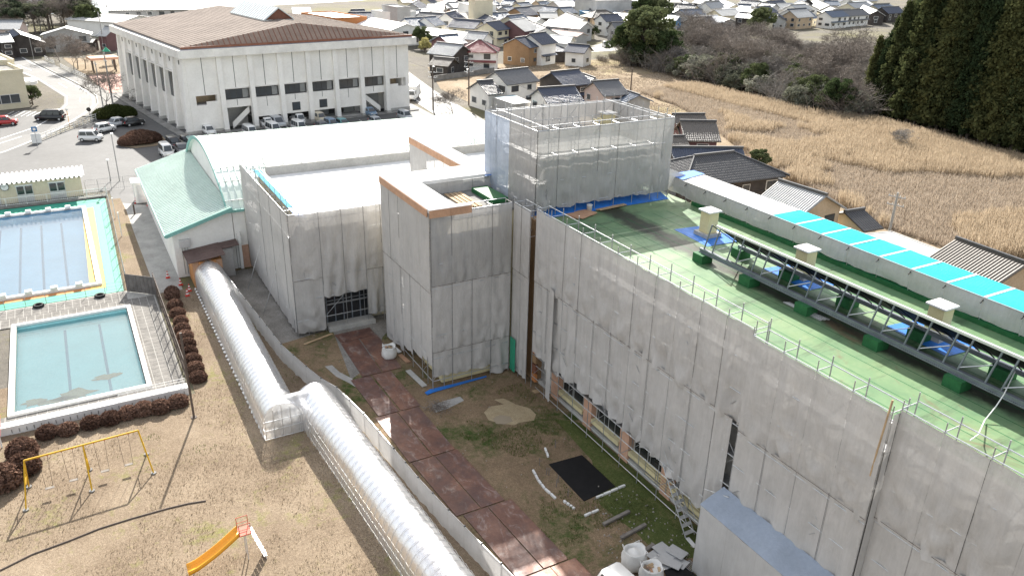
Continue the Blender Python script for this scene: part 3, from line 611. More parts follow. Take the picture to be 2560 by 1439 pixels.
# tower
sc9 = thing('scaffold', 'tall translucent sheeted scaffold box round the rooftop stair tower', 'scaffold', (-49.4, 33.5, ZR))
TX0, TX1, TY0, TY1, TZ = -53.2, -45.55, 27.6, 39.4, 18.2
def mt(i, j): return 'dust_sheet_open'
scaf_face(sc9, (TX1, TY0), (TX1, TY1), (-1, 0), [(TZ, 12.75)], ZR, TZ, seed=31, m=mt, amp=1.3, bay=1.7)
scaf_face(sc9, (TX0, TY0), (TX1, TY0), (0, 1), [(TZ, 12.2)], 10.5, TZ, seed=32, m=lambda i, j: 'dust_sheet_blue' if i < 2 else 'dust_sheet_open', amp=.8, bay=1.9)
scaf_face(sc9, (TX0, TY1), (TX1, TY1), (0, -1), [(TZ, 12.2)], ZR, TZ, seed=33, m=mt, amp=.5, bay=1.9)
scaf_face(sc9, (TX0, TY0), (TX0, TY1), (1, 0), [(TZ, 12.2)], 10.5, TZ, seed=34, m=mt, amp=.5, bay=1.7)
MB().quad((TX1 + .3, TY0 - .2, ZR + .03), (TX1 + .3, TY1, ZR + .03), (TX1 - 1, TY1, ZR + .35), (TX1 - 1, TY0 - .2, ZR + .35)).build('blue_skirt', 'tarp_blue', sc9)
MB().add([(TX1, TY1 - .2, 14.4), (TX1 + .05, TY1 + 1.9, 13.55), (TX1, TY1 - 2.2, 12.6), (TX1, TY1 - .2, 12.6)], [(0, 1, 3), (0, 3, 2)]).build('mesh_sheet', 'dust_sheet', sc9)
# back edge of the wing: hanging sheet and long tarp roof
bk = thing('tarp_canopy', 'long turquoise and white tarp canopy along the back edge of the green roof', 'canopy', (-20, 41, ZR))
n = 26
for i in range(n):
    x0, x1 = -46.2 + i * 2.12, -46.2 + (i + 1) * 2.12
    m = 'tarp_white' if i < 5 else 'tarp_cyan'
    V = []; Fc = []; r = random.Random(i)
    for j in range(6):
        for k in range(7):
            t, s = j / 5, k / 6; V.append((x0 + .06 + (2.0) * s + 20, 40.02 + 2.65 * t - 41, 13.55 - ZR + .05 * math.sin(3.14 * t) * math.sin(3.14 * s) + r.uniform(-.012, .012)))
    for j in range(5):
        for k in range(6): a = j * 7 + k; Fc.append((a, a + 1, a + 8, a + 7))
    raw('tarp_panel', V, Fc, m, bk, True)
    block('tarp_seam', (x1, 41.35, 13.57), (.16, 2.6, .03), 'tarp_white', bk)
    drape('hanging_sheet', (x0, 40.0), (x1, 40.0), 13.52, 12.42 + r.uniform(-.05, .06), (0, -1), 500 + i, 'dust_sheet', bk, nx=6, amp=.5)
    rod('post', (x0, 40.05, ZR), (x0, 40.05, 13.5), .028, 'steel_dull', bk); rod('post', (x0, 42.6, 0), (x0, 42.6, 13.5), .03, 'steel_dull', bk)
    rod('bracket', (x0, 39.75, 13.3), (x0, 40.1, 13.5), .035, 'black_rubber', bk, 5)
rod('edge_pipe', (-46.2, 39.98, 13.55), (9, 39.98, 13.55), .035, 'steel', bk); rod('edge_pipe', (-46.2, 42.68, 13.52), (9, 42.68, 13.52), .035, 'steel', bk)
MB().add([(-46.4, 40.0, 13.6), (-44.6, 40.0, 13.64), (-45.2, 42.7, 13.63), (-46.5, 42.7, 13.6)], [(0, 1, 2, 3)]).build('blue_tarp_end', 'tarp_blue', bk)
# ------------------------------------------------------------------ things on the green roof
sol = thing('solar_array', 'long galvanised frame carrying tilted dark panels on green footing blocks', 'frame', (-24, 34, ZR))
X0, X1 = -34.4, 4.0
MB().b2((X0, 32.78, ZR + .55), (X1, 32.98, ZR + .62)).b2((X0, 32.84, ZR + .62), (X1, 32.92, ZR + .78)).b2((X0, 32.78, ZR + .78), (X1, 32.98, ZR + .84)).build('front_beam', 'steel_blue', sol)
MB().b2((X0 + .5, 35.55, ZR + .50), (X1, 35.75, ZR + .72)).build('rear_beam', 'steel_blue', sol)
MB().b2((-33.4, 32.98, ZR + 2.44), (X1, 33.12, ZR + 2.56)).build('top_rail', 'alu', sol)
nb = 0; x = X0 + .35
while x < X1 - 1:
    for dx in (0, .72):
        rod('upright', (x + dx, 32.88, ZR + .84), (x + dx + .25, 33.06, ZR + 2.46), .05, 'steel_blue', sol)
        rod('rafter', (x + dx + .25, 33.06, ZR + 2.42), (x + dx, 35.65, ZR + .75), .03, 'black_plastic', sol)
    rod('brace', (x + .72, 32.88, ZR + .95), (x + 2.05, 32.98, ZR + 1.7), .028, 'steel', sol, 5)
    x += 2.0
x = -33.6
while x < X1 - 1:
    MB().slab([(x, 33.14, ZR + 2.52), (x + 1.62, 33.14, ZR + 2.52), (x + 1.62, 35.72, ZR + .86), (x, 35.72, ZR + .86)], .05).build('panel', 'black_plastic', sol); x += 1.66
for x in (-34.1, -30.1, -25.9, -21.5, -17.2, -12.8, -8.5, -4.2, 0):
    for y in (32.88, 35.68): block('footing', (x + (0 if y < 34 else .4), y, ZR + .28), (.86, .86, .55), 'green_block', sol)
def vent(px, py, n):
    q = P(px, py, ZR); v = thing('roof_vent', n, 'vent', (q.x, q.y, ZR), group='cream vent boxes on the green roof')
    MB().b2((q.x - .65, q.y - .65, ZR), (q.x + .65, q.y + .65, ZR + .28)).build('curb', 'concrete_wall', v)
    MB().b2((q.x - .42, q.y - .42, ZR + .28), (q.x + .42, q.y + .42, ZR + 1.72)).build('shaft', 'vent_cream', v, bevel=.02)
    MB().b2((q.x - .56, q.y - .56, ZR + 1.72), (q.x + .56, q.y + .56, ZR + 1.82)).build('cap', 'concrete_white', v, bevel=.02)
    t = MB()
    for j in range(2): pass
    z = ZR + .02; t.add([(q.x - 1.9, q.y - 1.3, z), (q.x + 1.7, q.y - 1.5, z), (q.x + 1.9, q.y + 1.2, z + .03), (q.x - 1.6, q.y + 1.4, z)], [(0, 1, 2, 3)])
    tag(t.build('blue_tarp', 'tarp_blue', loc=(q.x, q.y, ZR)), n.replace('cream vent box', 'blue tarp spread on green roof under cream vent box'), 'tarp', 'blue tarps under the vents')
vent(1768, 588, 'cream vent box nearest the sheeted tower'); vent(2006, 690, 'cream vent box in the middle of the row'); vent(2336, 840, 'cream vent box farthest from the sheeted tower')
q = P(1517, 318, 16.05); v = thing('roof_vent', 'cream vent box inside the top of the sheeted tower', 'vent', (q.x, q.y, 16.02))
MB().b2((q.x - .45, q.y - .45, 16.02), (q.x + .45, q.y + .45, 17.2)).build('shaft', 'cream_yellow', v); MB().b2((q.x - .58, q.y - .58, 17.2), (q.x + .58, q.y + .58, 17.3)).build('cap', 'concrete_white', v)
q = P(1473, 528, ZR); bu = thing('bucket', 'white plastic bucket standing by the foot of the tower', 'bucket', q)
MB().lathe([(.17, 0), (.21, .48), (.23, .5), (.19, .5), (.17, .08)], 14, q).build('pail', 'white_paint', bu, True); MB().path([(q.x - .2, q.y, q.z + .5), (q.x - .1, q.y, q.z + .36), (q.x + .12, q.y, q.z + .36), (q.x + .2, q.y, q.z + .5)], .012).build('handle', 'steel', bu)
for k, (px, py, l) in enumerate(((1446, 536, 'brown plywood sheets lying by the tower foot near the bucket'), (2005, 778, 'grey metal strips lying in the shade beside the panel frame'), (1520, 519, 'pale plank lying along the tower foot'))):
    q = P(px, py, ZR); g = thing('boards', l, 'boards', q)
    for j in range(3): block('board', (q.x + .12 * j, q.y + .1 * j, ZR + .03 + .035 * j), ((1.3, 1.9, .03), (2.6, .14, .03), (.4, 2.6, .03))[k], ('plywood', 'alu', 'timber')[k], g, .2 * j if k == 0 else .05 * j)
hp = thing('roof_hose', 'pale rope running from the panel frame down to the guard rail', 'rope', P(2440, 1095, ZR))
MB().path([P(2538, 928, ZR + 1.3), P(2510, 985, ZR + .9), P(2490, 1015, ZR + .5), P(2462, 1050, ZR + .1), P(2446, 1085, ZR + .3), P(2425, 1100, 13.6)], .025, 6).build('rope', 'white_paint', hp)
# stripes of the seam tape on the roof
for k in range(9): ribbon('roof_seam', [(-43, 28.6 + k * 1.25), (10, 28.6 + k * 1.25)], .05, ZR + .004, 'green_block', None).parent = wing
for o in wing.children:
    if o.name.startswith('roof_seam'): o.location = -Vector(wing.location)
# ================================================================== BARREL-ROOFED HALL and its lean-to
hall = thing('assembly_hall', 'white barrel-roofed hall behind the entrance block', 'building', (-87.5, 27, 0))
VX0, VX1, VY0, VY1, VE, VT = -99.6, -75.5, 12.2, 42.0, 6.0, 10.0
def arc(t):  # t 0..1 from near eave to far eave
    x = VX1 + (VX0 - VX1) * t; c = (VX0 + VX1) / 2; hw = (VX1 - VX0) / 2; rise = VT - VE; Rr = (hw * hw + rise * rise) / (2 * rise); return x, VT - Rr + math.sqrt(Rr * Rr - (x - c) ** 2)
na, ny = 28, 2
V = []; Fc = []
for j in (0, 1):
    for i in range(na + 1): x, z = arc(i / na); V.append((x + 87.5, (VY0 - .4, VY1 + .4)[j] - 27, z))
for j in (0, 1):
    for i in range(na + 1): x, z = arc(i / na); V.append((x + 87.5, (VY0 - .4, VY1 + .4)[j] - 27, z - .25))
n1 = na + 1
for i in range(na): Fc += [(i, i + 1, n1 + i + 1, n1 + i), (2 * n1 + i + 1, 2 * n1 + i, 3 * n1 + i, 3 * n1 + i + 1), (i, 2 * n1 + i, 2 * n1 + i + 1, i + 1), (n1 + i, n1 + i + 1, 3 * n1 + i + 1, 3 * n1 + i)]
Fc += [(0, n1, 3 * n1, 2 * n1), (na, 2 * n1 + na, 3 * n1 + na, n1 + na)]
vr = raw('barrel_roof', V, Fc, 'mint_roof', hall, True)
for e in vr.data.polygons: e.use_smooth = False
nr = 50
for k in range(nr + 1):   # standing seams
    y = VY0 - .35 + (VY1 - VY0 + .7) * k / nr; m = MB()
    for i in range(0, na, 2):
        a, b = arc(i / na), arc((i + 2) / na); m.slab([(a[0], y - .03, a[1] + .07), (b[0], y - .03, b[1] + .07), (b[0], y + .03, b[1] + .07), (a[0], y + .03, a[1] + .07)], .08)
    m.build('seam', 'mint_roof', hall)
for t in (.03, .12, .2, .3):   # snow guards
    x, z = arc(t); rod('snow_guard', (x, VY0 - .2, z + .14), (x, VY1, z + .14), .035, 'steel_dull', hall)
    for k in range(0, nr, 1): block('guard_clip', (x, VY0 - .35 + (VY1 - VY0 + .7) * k / nr, z + .1), (.07, .07, .1), 'steel_dull', hall) if (t < .25 and k < 12) else None
m = MB(); pg = [(arc(i / na)[0], arc(i / na)[1] - .25) for i in range(na + 1)]
for y in (VY0, VY1):
    n = len(pg); MB().add([(x, y, z) for x, z in pg] + [(VX0, y, 0), (VX1, y, 0)], [tuple(range(n + 2))]).build('gable_wall', 'white_wall', hall)
MB().b2((VX1 - .3, VY0 + .01, 0), (VX1 - .05, VY1 - .01, VE - .2)).build('wall', 'white_wall', hall)
MB().b2((VX0 + .05, VY0 + .01, 0), (VX0 + .3, VY1 - .01, VE - .2)).build('wall', 'white_wall', hall)
MB().b2((VX1 - .1, VY0 - .42, VE - .28), (VX1 + .2, VY1 + .4, VE - .02)).build('gutter', 'mint_trim', hall)
m = MB(); 
for i in range(na):
    a, b = arc(i / na), arc((i + 1) / na); m.slab([(a[0], VY0 - .48, a[1] + .09), (b[0], VY0 - .48, b[1] + .09), (b[0], VY0 - .38, b[1] + .09), (a[0], VY0 - .38, a[1] + .09)], .34)
m.build('verge_trim', 'mint_trim', hall)
y = PX(622, 620, VX1 + .1).y
dr = block('door', (VX1 + .02, 13.2, 1.15), (.12, 1.0, 2.3), 'peach_wall', hall); block('door_canopy', (VX1 + .3, 12.5, 1.9), (.5, .25, 3.6), 'white_wall', hall)
lean = thing('lean_to', 'low annex with pale green ribbed roof beside the barrel-roofed hall', 'building', (-88, 9, 0))
LY0, LY1, LX0, LX1 = 6.7, 12.15, -99.8, -75.5
MB().add([(LX0, LY0, 0), (LX1, LY0, 0), (LX1, LY1, 0), (LX0, LY1, 0), (LX0, LY0, 4.55), (LX1, LY0, 4.55), (LX1, LY1, 6.15), (LX0, LY1, 6.15)], [(0, 1, 5, 4), (1, 2, 6, 5), (2, 3, 7, 6), (3, 0, 4, 7), (4, 5, 6, 7)]).build('wall', 'white_wall', lean)
def lz(y): return 4.62 + (y - LY0) * (6.28 - 4.62) / (LY1 - LY0)
ra = MB().slab([(LX0 - .4, 6.1, lz(6.1)), (LX1 + .5, 6.1, lz(6.1)), (LX1 + .5, LY1 - .05, lz(LY1 - .05)), (LX0 - .4, LY1 - .05, lz(LY1 - .05))], .1).build('roof', 'mint_roof', lean)
k = 0; x = LX0 - .3
while x < LX1 + .5:
    block_ = MB().slab([(x - .045, 6.08, lz(6.08) + .09), (x + .045, 6.08, lz(6.08) + .09), (x + .045, LY1 - .06, lz(LY1 - .06) + .09), (x - .045, LY1 - .06, lz(LY1 - .06) + .09)], .1).build('rib', 'mint_roof', lean); x += .46
MB().slab([(LX1 + .5, 6.02, lz(6.02) + .1), (LX1 + .58, 6.02, lz(6.02) + .1), (LX1 + .58, LY1, lz(LY1) + .1), (LX1 + .5, LY1, lz(LY1) + .1)], .34).build('verge_trim', 'mint_trim', lean)
MB().b2((LX0 - .4, 5.98, lz(6.1) - .22), (LX1 + .5, 6.12, lz(6.1) + .02)).build('gutter', 'mint_trim', lean)
mb_ = thing('meter_box', 'grey electrical box with conduits on the lean-to wall', 'electrical box', (LX1 + .15, 7.6, 3.2))
MB().b2((LX1 + .01, 7.15, 3.0), (LX1 + .35, 8.1, 3.75)).build('cabinet', 'alu', mb_, bevel=.02)
for k in range(3): rod('conduit', (LX1 + .1, 7.35 + k * .25, 0.3), (LX1 + .1, 7.35 + k * .25, 3.0), .03, 'steel_dull', mb_)
# timber entry shed at the mouth of the film tunnel
sh = thing('timber_shed', 'orange-brown timber shed with purple-brown roof at the tunnel mouth', 'shed', (-73.8, 9.1, 0))
MB().b2((-75.3, 7.7, 0), (-72.3, 10.3, 2.5)).build('wall', 'shed_orange', sh)
for k in range(5): block('cladding_board', (-72.27, 7.96 + k * .52, 1.25), (.04, .50, 2.46), 'shed_orange' if k % 2 else 'plywood', sh)
for k in range(6): MB().slab([(-75.4 + k * .58, 7.3, 2.62 - .0 * k), (-74.84 + k * .58, 7.3, 2.62), (-74.84 + k * .58, 10.6, 3.0), (-75.4 + k * .58, 10.6, 3.0)], .06).build('roof_sheet', 'brown_roof', sh)
for k in range(3): MB().slab([(-75.4 + k * .58, 10.62, 2.95), (-74.84 + k * .58, 10.62, 2.95), (-74.84 + k * .58, 12.2, 3.1), (-75.4 + k * .58, 12.2, 3.1)], .06).build('roof_sheet', 'brown_roof', sh)
MB().b2((-75.2, 10.35, 0), (-73.9, 11.6, 2.8)).build('covered_stack', 'grey_wall', sh)
wb = thing('storage_shed', 'small white steel storage shed beside the lean-to annex', 'shed', (-102, 6.4, 0))
MB().b2((-103.0, 5.6, .1), (-101.2, 7.3, 2.5)).build('cabinet', 'white_paint', wb); MB().b2((-103.2, 5.4, 2.5), (-101.0, 7.5, 2.65)).build('roof', 'white_paint', wb); block('door', (-101.17, 6.5, 1.2), (.04, 1.2, 2.1), 'alu', wb); MB().b2((-103, 5.6, 0), (-101.2, 7.3, .1)).build('plinth', 'concrete_dark', wb)
# ================================================================== SPORTS HALL (turned 8.6 degrees)
GA = R(8.617); GO = Vector((-135.49, 17.75)); gx = Vector((math.cos(GA), math.sin(GA))); gy = Vector((-math.sin(GA), math.cos(GA)))
gym = thing('sports_hall', 'large concrete sports hall with brown pitched roof and white pillars', 'building', (GO.x, GO.y, 0), GA)
# local frame: x = depth (negative goes back), y = along the front
def gb(name, lo, hi, m, par=None): 
    o = MB().b2(lo, hi).mesh(name); o.materials.append(M_(m)); ob = bpy.data.objects.new(name, o); C.objects.link(ob); ob.parent = par or gym; return ob
def gm(name, mb, m, par=None, smooth=False):
    o = mb.mesh(name); o.materials.append(M_(m)); ob = bpy.data.objects.new(name, o); C.objects.link(ob); ob.parent = par or gym; return ob
D, Wd = 41.0, 40.2
gb('core', (-D + 1.2, 1.2, 0), (-3.6, Wd - 1.2, 12.0), 'gym_wall')
# front wall built round its openings: bay 0 and 7 stair bays, bays 1-6 with window strips
for k in range(8):
    y0, y1 = k * 5.02, (k + 1) * 5.02
    if k in (0, 7):
        gb('wall_panel', (-1.2, y0, 0), (-.35, y1, 4.5), 'gym_wall'); gb('wall_panel', (-1.2, y0, 6.0), (-.35, y1, 12), 'gym_wall')
        gb('wall_panel', (-1.2, y0, 4.5), (-.35, y0 + 1.0, 6.0), 'gym_wall'); gb('wall_panel', (-1.2, y1 - .7, 4.5), (-.35, y1, 6.0), 'gym_wall')
        gb('stair_parapet', (-.6, y0 + (1.0 if k else 2.6), 4.5), (-.36, y1 - .7 - (1.6 if k else 0), 5.0), 'gym_wall'); gb('recess', (-3.55, y0, 3.0), (-3.3, y1, 7.), 'tan_wall'); gb('slab', (-3.3, y0, 4.2), (-1.21, y1, 4.48), 'concrete'); gb('slab', (-3.3, y0, 6.02), (-1.21, y1, 6.3), 'concrete')
    else:
        low = 3.7 if k in (1, 6) else 1.75
        gb('wall_panel', (-1.2, y0, low), (-.35, y1, 4.95), 'gym_wall'); gb('wall_panel', (-1.2, y0, 6.75), (-.35, y1, 12), 'gym_wall')
        wn = gb('window', (-1.0, y0 + .5, 4.95), (-.72, y1 - .35, 6.75), 'gym_dark')
        for j in range(4): gb('pane', (-.72, y0 + .6 + j * 1.02, 5.12), (-.69, y0 + 1.54 + j * 1.02, 6.5), 'glass' if j < 3 else 'glass_pale', wn)
        gb('window_hood', (-.72, y0 + .45, 6.7), (-.1, y1 - .3, 6.85), 'gym_fascia')
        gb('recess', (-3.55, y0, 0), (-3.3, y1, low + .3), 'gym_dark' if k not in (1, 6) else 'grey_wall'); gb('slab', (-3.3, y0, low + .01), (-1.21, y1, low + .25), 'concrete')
        if k not in (1, 6): 
            gb('recess_wall', (-3.0, y0 + 2.6, .3), (-2.8, y1 - .4, 1.5), 'glass_pale'); gb('step', (-3.3, y0, 0), (-.1, y1, .28), 'concrete')
        if k in (3, 4):
            sw_ = gb('window', (-.5, y0 + 1.85, 2.15), (-.30, y0 + 3.3, 3.55), 'gym_dark')
            for j in range(2): gb('pane', (-.30, y0 + 1.95 + .68 * j, 2.25), (-.27, y0 + 2.58 + .68 * j, 3.45), 'glass', sw_)
    gb('panel_joint', (-.36, y0 + 2.48, 6.9 if 0 < k < 7 else 6.1), (-.32, y0 + 2.56, 12), 'gym_dark')
    if 0 < k < 7: gb('panel_joint', (-.36, y0 + 2.48, 3.4 if k in (2, 5) else 4.0), (-.32, y0 + 2.54, 4.95), 'gym_dark')
for k in range(1, 8):
    y = k * 5.02 + .1; m = MB(); m.add([(-.5, y - .38, 0), (.55, y - .38, 0), (.55, y + .38, 0), (-.5, y + .38, 0), (-.5, y - .38, 12), (.12, y - .38, 12), (.12, y + .38, 12), (-.5, y + .38, 12)], ((3, 2, 1, 0), (4, 5, 6, 7), (0, 1, 5, 4), (1, 2, 6, 5), (2, 3, 7, 6), (3, 0, 4, 7))); gm('pillar', m, 'gym_wall')
    gb('pillar_foot', (-.5, y - .42, 0), (.62, y + .42, .45), 'concrete_wall')
for k, s in ((1, 1), (6, -1)):     # outside stairs in the open bays
    y0 = k * 5.02 + (.9 if s > 0 else .6); st = MB()
    m = MB()
    a, b = (y0 + .6, y0 + 3.6) if s > 0 else (y0 + 3.4, y0 + .4)
    m.add([(-.9, a, .2), (-.9, b, 2.6), (-.9, b, 3.6), (-.9, a, 1.2), (-.72, a, .2), (-.72, b, 2.6), (-.72, b, 3.6), (-.72, a, 1.2)], ((0, 1, 2, 3), (7, 6, 5, 4), (0, 4, 5, 1), (1, 5, 6, 2), (2, 6, 7, 3), (3, 7, 4, 0))); gm('stair_side', m, 'gym_wall')
    for j in range(9): gb('stair_tread', (-1.18, min(a, b) + j * .32, .1 + (j if s > 0 else 8 - j) * .27), (-.9, min(a, b) + j * .32 + .34, .28 + (j if s > 0 else 8 - j) * .27), 'concrete')
gb('wall_foot', (-1.0, 0, 0), (-.3, 5.0, .55), 'concrete_wall'); gb('wall_foot', (-1.0, 35.2, 0), (-.3, 40.2, .6), 'concrete_wall'); gb('apron', (-.3, -1, 0), (1.3, 41.2, .14), 'concrete_dark')
# left flank with slit windows between fins
gb('wall_panel', (-D, -.0, 0), (-1.21, 1.15, 12), 'gym_wall'); gb('wall_panel', (-D, Wd - 1.15, 0), (-1.21, Wd, 12), 'gym_wall')
for k in range(9):
    x = -D + .6 + k * 4.95
    m = MB(); m.add([(x - .35, -1.0, 0), (x + .35, -1.0, 0), (x + .35, .3, 0), (x - .35, .3, 0), (x - .35, -.35, 12), (x + .35, -.35, 12), (x + .35, .3, 12), (x - .35, .3, 12)], ((3, 2, 1, 0), (4, 5, 6, 7), (0, 1, 5, 4), (1, 2, 6, 5), (2, 3, 7, 6), (3, 0, 4, 7))); gm('fin', m, 'gym_wall')
    gb('fin_foot', (x - .4, -1.1, 0), (x + .4, .2, .5), 'concrete_wall')
    if k < 8:
        gb('vent_slot', (x + 2.2, -.06, 10.6), (x + 2.5, -.01, 11.3), 'gym_dark')
        if 1 <= k <= 6:
            wn = gb('slit_window', (x + .9, -.12, 4.9), (x + 4.0, -.01, 9.1), 'gym_dark')
            for j in range(4): gb('pane', (x + 1.0 + j * .76, -.16, 5.0), (x + 1.62 + j * .76, -.12, 9.0), 'glass', wn)
            gb('window_hood', (x + .8, -.5, 9.1), (x + 4.1, 0, 9.25), 'gym_fascia')
        if k > 2: gb('small_window', (x + 2.0, -.1, 1.6), (x + 2.9, -.01, 2.9), 'gym_dark')
gb('apron', (-D - 1, -2.4, 0), (-.3, -1.1, .14), 'concrete_dark')
# eaves band
m = MB(); o = 1.1
m.b2((-D - o, -o, 12.0), (o - .3, -.2, 13.2)).b2((-D - o, Wd + .2, 12.0), (o - .3, Wd + o, 13.2)).b2((-.5, -.2, 12.003), (o - .3, Wd + .2, 13.197)).b2((-D - o, -.2, 12.003), (-D - o + 1.2, Wd + .2, 13.197)); gm('eaves_band', m, 'gym_fascia')
gb('gutter', (-D - .6, -.5, 13.2), (.3, Wd + .5, 13.35), 'steel_blue')
# roof: two long slopes and a leaning front gable
ZE, ZT, yc = 13.6, 16.2, Wd / 2
m = MB().slab([(.1, -.4, ZE), (-D - .4, -.4, ZE), (-D - .4, yc, ZT), (-2.5, yc, ZT)], .25); gm('roof_slope', m, 'gym_roof')
m = MB().slab([(.1, Wd + .4, ZE), (-2.5, yc, ZT), (-D - .4, yc, ZT), (-D - .4, Wd + .4, ZE)], .25); gm('roof_slope', m, 'gym_roof')
m = MB().slab([(.1, -.4, ZE), (-2.5, yc, ZT), (.1, Wd + .4, ZE)], .2); gm('front_gable', m, 'gym_gable')
for k in range(46):
    y = .3 + k * (Wd - .6) / 45; f = 1 - abs(y - yc) / (yc + .4); m = MB().slab([(.14, y - .05, ZE + .06), (.14, y + .05, ZE + .06), (.1 - 2.6 * f, y + .05, ZE + (ZT - ZE) * f + .06), (.1 - 2.6 * f, y - .05, ZE + (ZT - ZE) * f + .06)], .08); gm('gable_batten', m, 'rust_trim')
for s in (0, 1):
    for k in range(30):
        t = (k + .5) / 30; y = -.4 + (yc + .4) * t if s == 0 else Wd + .4 - (yc + .4) * t; z = ZE + (ZT - ZE) * t
        gb('roof_lap', (-D - .4, y - .03, z), (.1 - 2.6 * t, y + .03, z + .03), 'gym_roof')
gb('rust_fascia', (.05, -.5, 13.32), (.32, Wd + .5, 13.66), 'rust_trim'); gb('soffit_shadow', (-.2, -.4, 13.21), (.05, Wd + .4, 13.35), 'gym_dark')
# glazed ridge monitor
mo = gb('monitor_wall', (-27, 17.4, 15.2), (-10.6, 22.8, 16.1), 'white_wall')
for s in (-1, 1):
    m = MB().slab([(-10.3, yc + s * 2.8, 16.08), (-27.3, yc + s * 2.8, 16.08), (-27.3, yc, 18.1), (-10.3, yc, 18.1)], .12); gm('monitor_roof', m, 'roof_pale', mo)
    for k in range(17): 
        x = -10.5 - k * 1.03; m = MB().slab([(x, yc + s * 2.82, 16.14), (x - .08, yc + s * 2.82, 16.14), (x - .08, yc, 18.17), (x, yc, 18.17)], .06); gm('glazing_bar', m, 'alu', mo)
for xx in (-10.6, -27): gm('monitor_gable', MB().add([(xx, 17.5, 16.05), (xx, 22.7, 16.05), (xx, yc, 17.95)], [(0, 1, 2)]), 'rust_trim', mo)
# ================================================================== POOLS
dk = [(-105.2, -30), (-105.2, 2.5), (-74.5, 1.85), (-74.5, -30)]
sheet('pool_deck', [(-105.2, 2.5), (-74.5, 1.85), (-74.5, .5), (-101.9, 1.0), (-101.9, -30), (-105.2, -30)], .02, 'pool_green')
sheet('pool_deck', [(-76.0, -30), (-76.0, .5), (-74.5, .5), (-74.5, -30)], .02, 'pool_green')
sheet('pool_border', [(-101.9, -.2), (-101.9, 1.0), (-76.0, .5), (-76.0, -.8)], .024, 'pool_yellow'); sheet('pool_border', [(-77.0, -30), (-77.0, -.7), (-76.0, -.8), (-76.0, -30)], .024, 'shed_orange')
pl = thing('swimming_pool', 'long blue swimming pool with green surround and white rim', 'pool', (-89, -10, 0))
PX0, PX1, PYR = -101.9, -77.0, -.1
MB().quad((PX0, -30, -1.2), (PX1, -30, -1.2), (PX1, PYR, -1.2), (PX0, PYR, -1.2)).build('pool_floor', 'pool_paint', pl)
MB().b2((PX0, -30, -1.2), (PX0 + .12, PYR, .15)).b2((PX1 - .12, -30, -1.2), (PX1, PYR, .15)).b2((PX0, PYR - .12, -1.2), (PX1, PYR, .15)).build('pool_wall', 'pool_paint', pl)
MB().b2((PX0 - .35, -30, .0), (PX0 + .1, PYR + .35, .26)).b2((PX1 - .1, -30, .0), (PX1 + .35, PYR + .35, .26)).b2((PX0 + .1, PYR - .1, .0), (PX1 - .1, PYR + .35, .26)).build('rim', 'concrete_white', pl, bevel=.04)
MB().b2((PX0 + .12, -30, .1), (PX0 + .34, PYR - .2, .17)).build('lane_strip', 'steel_blue', pl)
for k in range(5):
    y = -1.6 - k * 2.0
    for x in (PX0 - .1, PX1 + .12): MB().b2((x - .28, y - .28, .26), (x + .28, y + .28, .55)).build('start_block', 'concrete_white', pl, bevel=.03)
    if k < 4: MB().b2((PX0 + .8, y - 1.1, -1.19), (PX1 - .8, y - .9, -1.17)).build('lane_line', 'pool_line', pl)
MB().quad((PX0 + .12, -30, .0), (PX1 - .12, -30, .0), (PX1 - .12, PYR - .12, .0), (PX0 + .12, PYR - .12, .0)).build('water', 'pool_water', pl)
# paved deck and the small pool; deck stands .65 m above the lawn at its near edge
pv = sheet('pool_terrace', [(-74.4, -30), (-74.4, 2.2), (-72.4, 4.3), (-53.9, 4.15), (-53.9, -30), (-55.6, -30), (-55.6, 1.75), (-70.5, 1.75), (-70.5, -30)], .0, 'paver')
i = 0
for r_ in range(2):
    pass
x = -74.2
while x < -54.2:      # paving strips round the small pool
    y1 = 2.0 if x < -72.4 else 4.1
    segs = [(-9, y1)] if (x < -70.8 or x > -55.6) else [(1.9, y1)]
    for a, b in segs:
        y = b
        while y > a + .3:
            o = block('paving_slab', (x + .29, y - .3, .004), (.56, .57, .05), 'paver', None, 0); o.parent = pv; y -= .62
    x += .62
sheet('terrace_joint', [(-74.4, -9.2), (-74.4, 2.0), (-72.4, 4.2), (-53.95, 4.1), (-53.95, -9.2), (-55.6, -9.2), (-55.6, 1.8), (-70.5, 1.8), (-70.5, -9.2)], .016, 'paver_joint')
sp = thing('paddling_pool', 'small turquoise pool with black lane lines in grey paved terrace', 'pool', (-63, -2.4, 0))
QX0, QX1, QY1 = -70.4, -55.75, 1.75; QY0 = -6.55
MB().quad((QX0, QY0, -.9), (QX1, QY0, -.9), (QX1, QY1, -.9), (QX0, QY1, -.9)).build('pool_floor', 'pool_paint_small', sp)
for a, b in (((QX0 - .1, QY0, -.9), (QX0, QY1, .05)), ((QX1, QY0, -.9), (QX1 + .1, QY1, .05)), ((QX0, QY0 - .1, -.9), (QX1, QY0, .05)), ((QX0, QY1, -.9), (QX1, QY1 + .1, .05))): MB().b2(a, b).build('pool_wall', 'pool_paint_small', sp)
MB().b2((QX0 - .35, QY0 - .35, .0), (QX0 + .02, QY1 + .3, .2)).b2((QX1 - .02, QY0 - .35, .0), (QX1 + .35, QY1 + .3, .2)).b2((QX0 + .02, QY0 - .35, .0), (QX1 - .02, QY0 + .02, .197)).b2((QX0 + .02, QY1 - .02, .0), (QX1 - .02, QY1 + .3, .197)).build('rim', 'concrete_white', sp, bevel=.03)
for y in (-3.2, -.6): MB().b2((QX0 + .3, y - .09, -.89), (QX1 - .3, y + .09, -.87)).build('lane_line', 'pool_line', sp)
MB().quad((QX0, QY0, -.25), (QX1, QY0, -.25), (QX1, QY1, -.25), (QX0, QY1, -.25)).build('water', 'small_pool_water', sp)
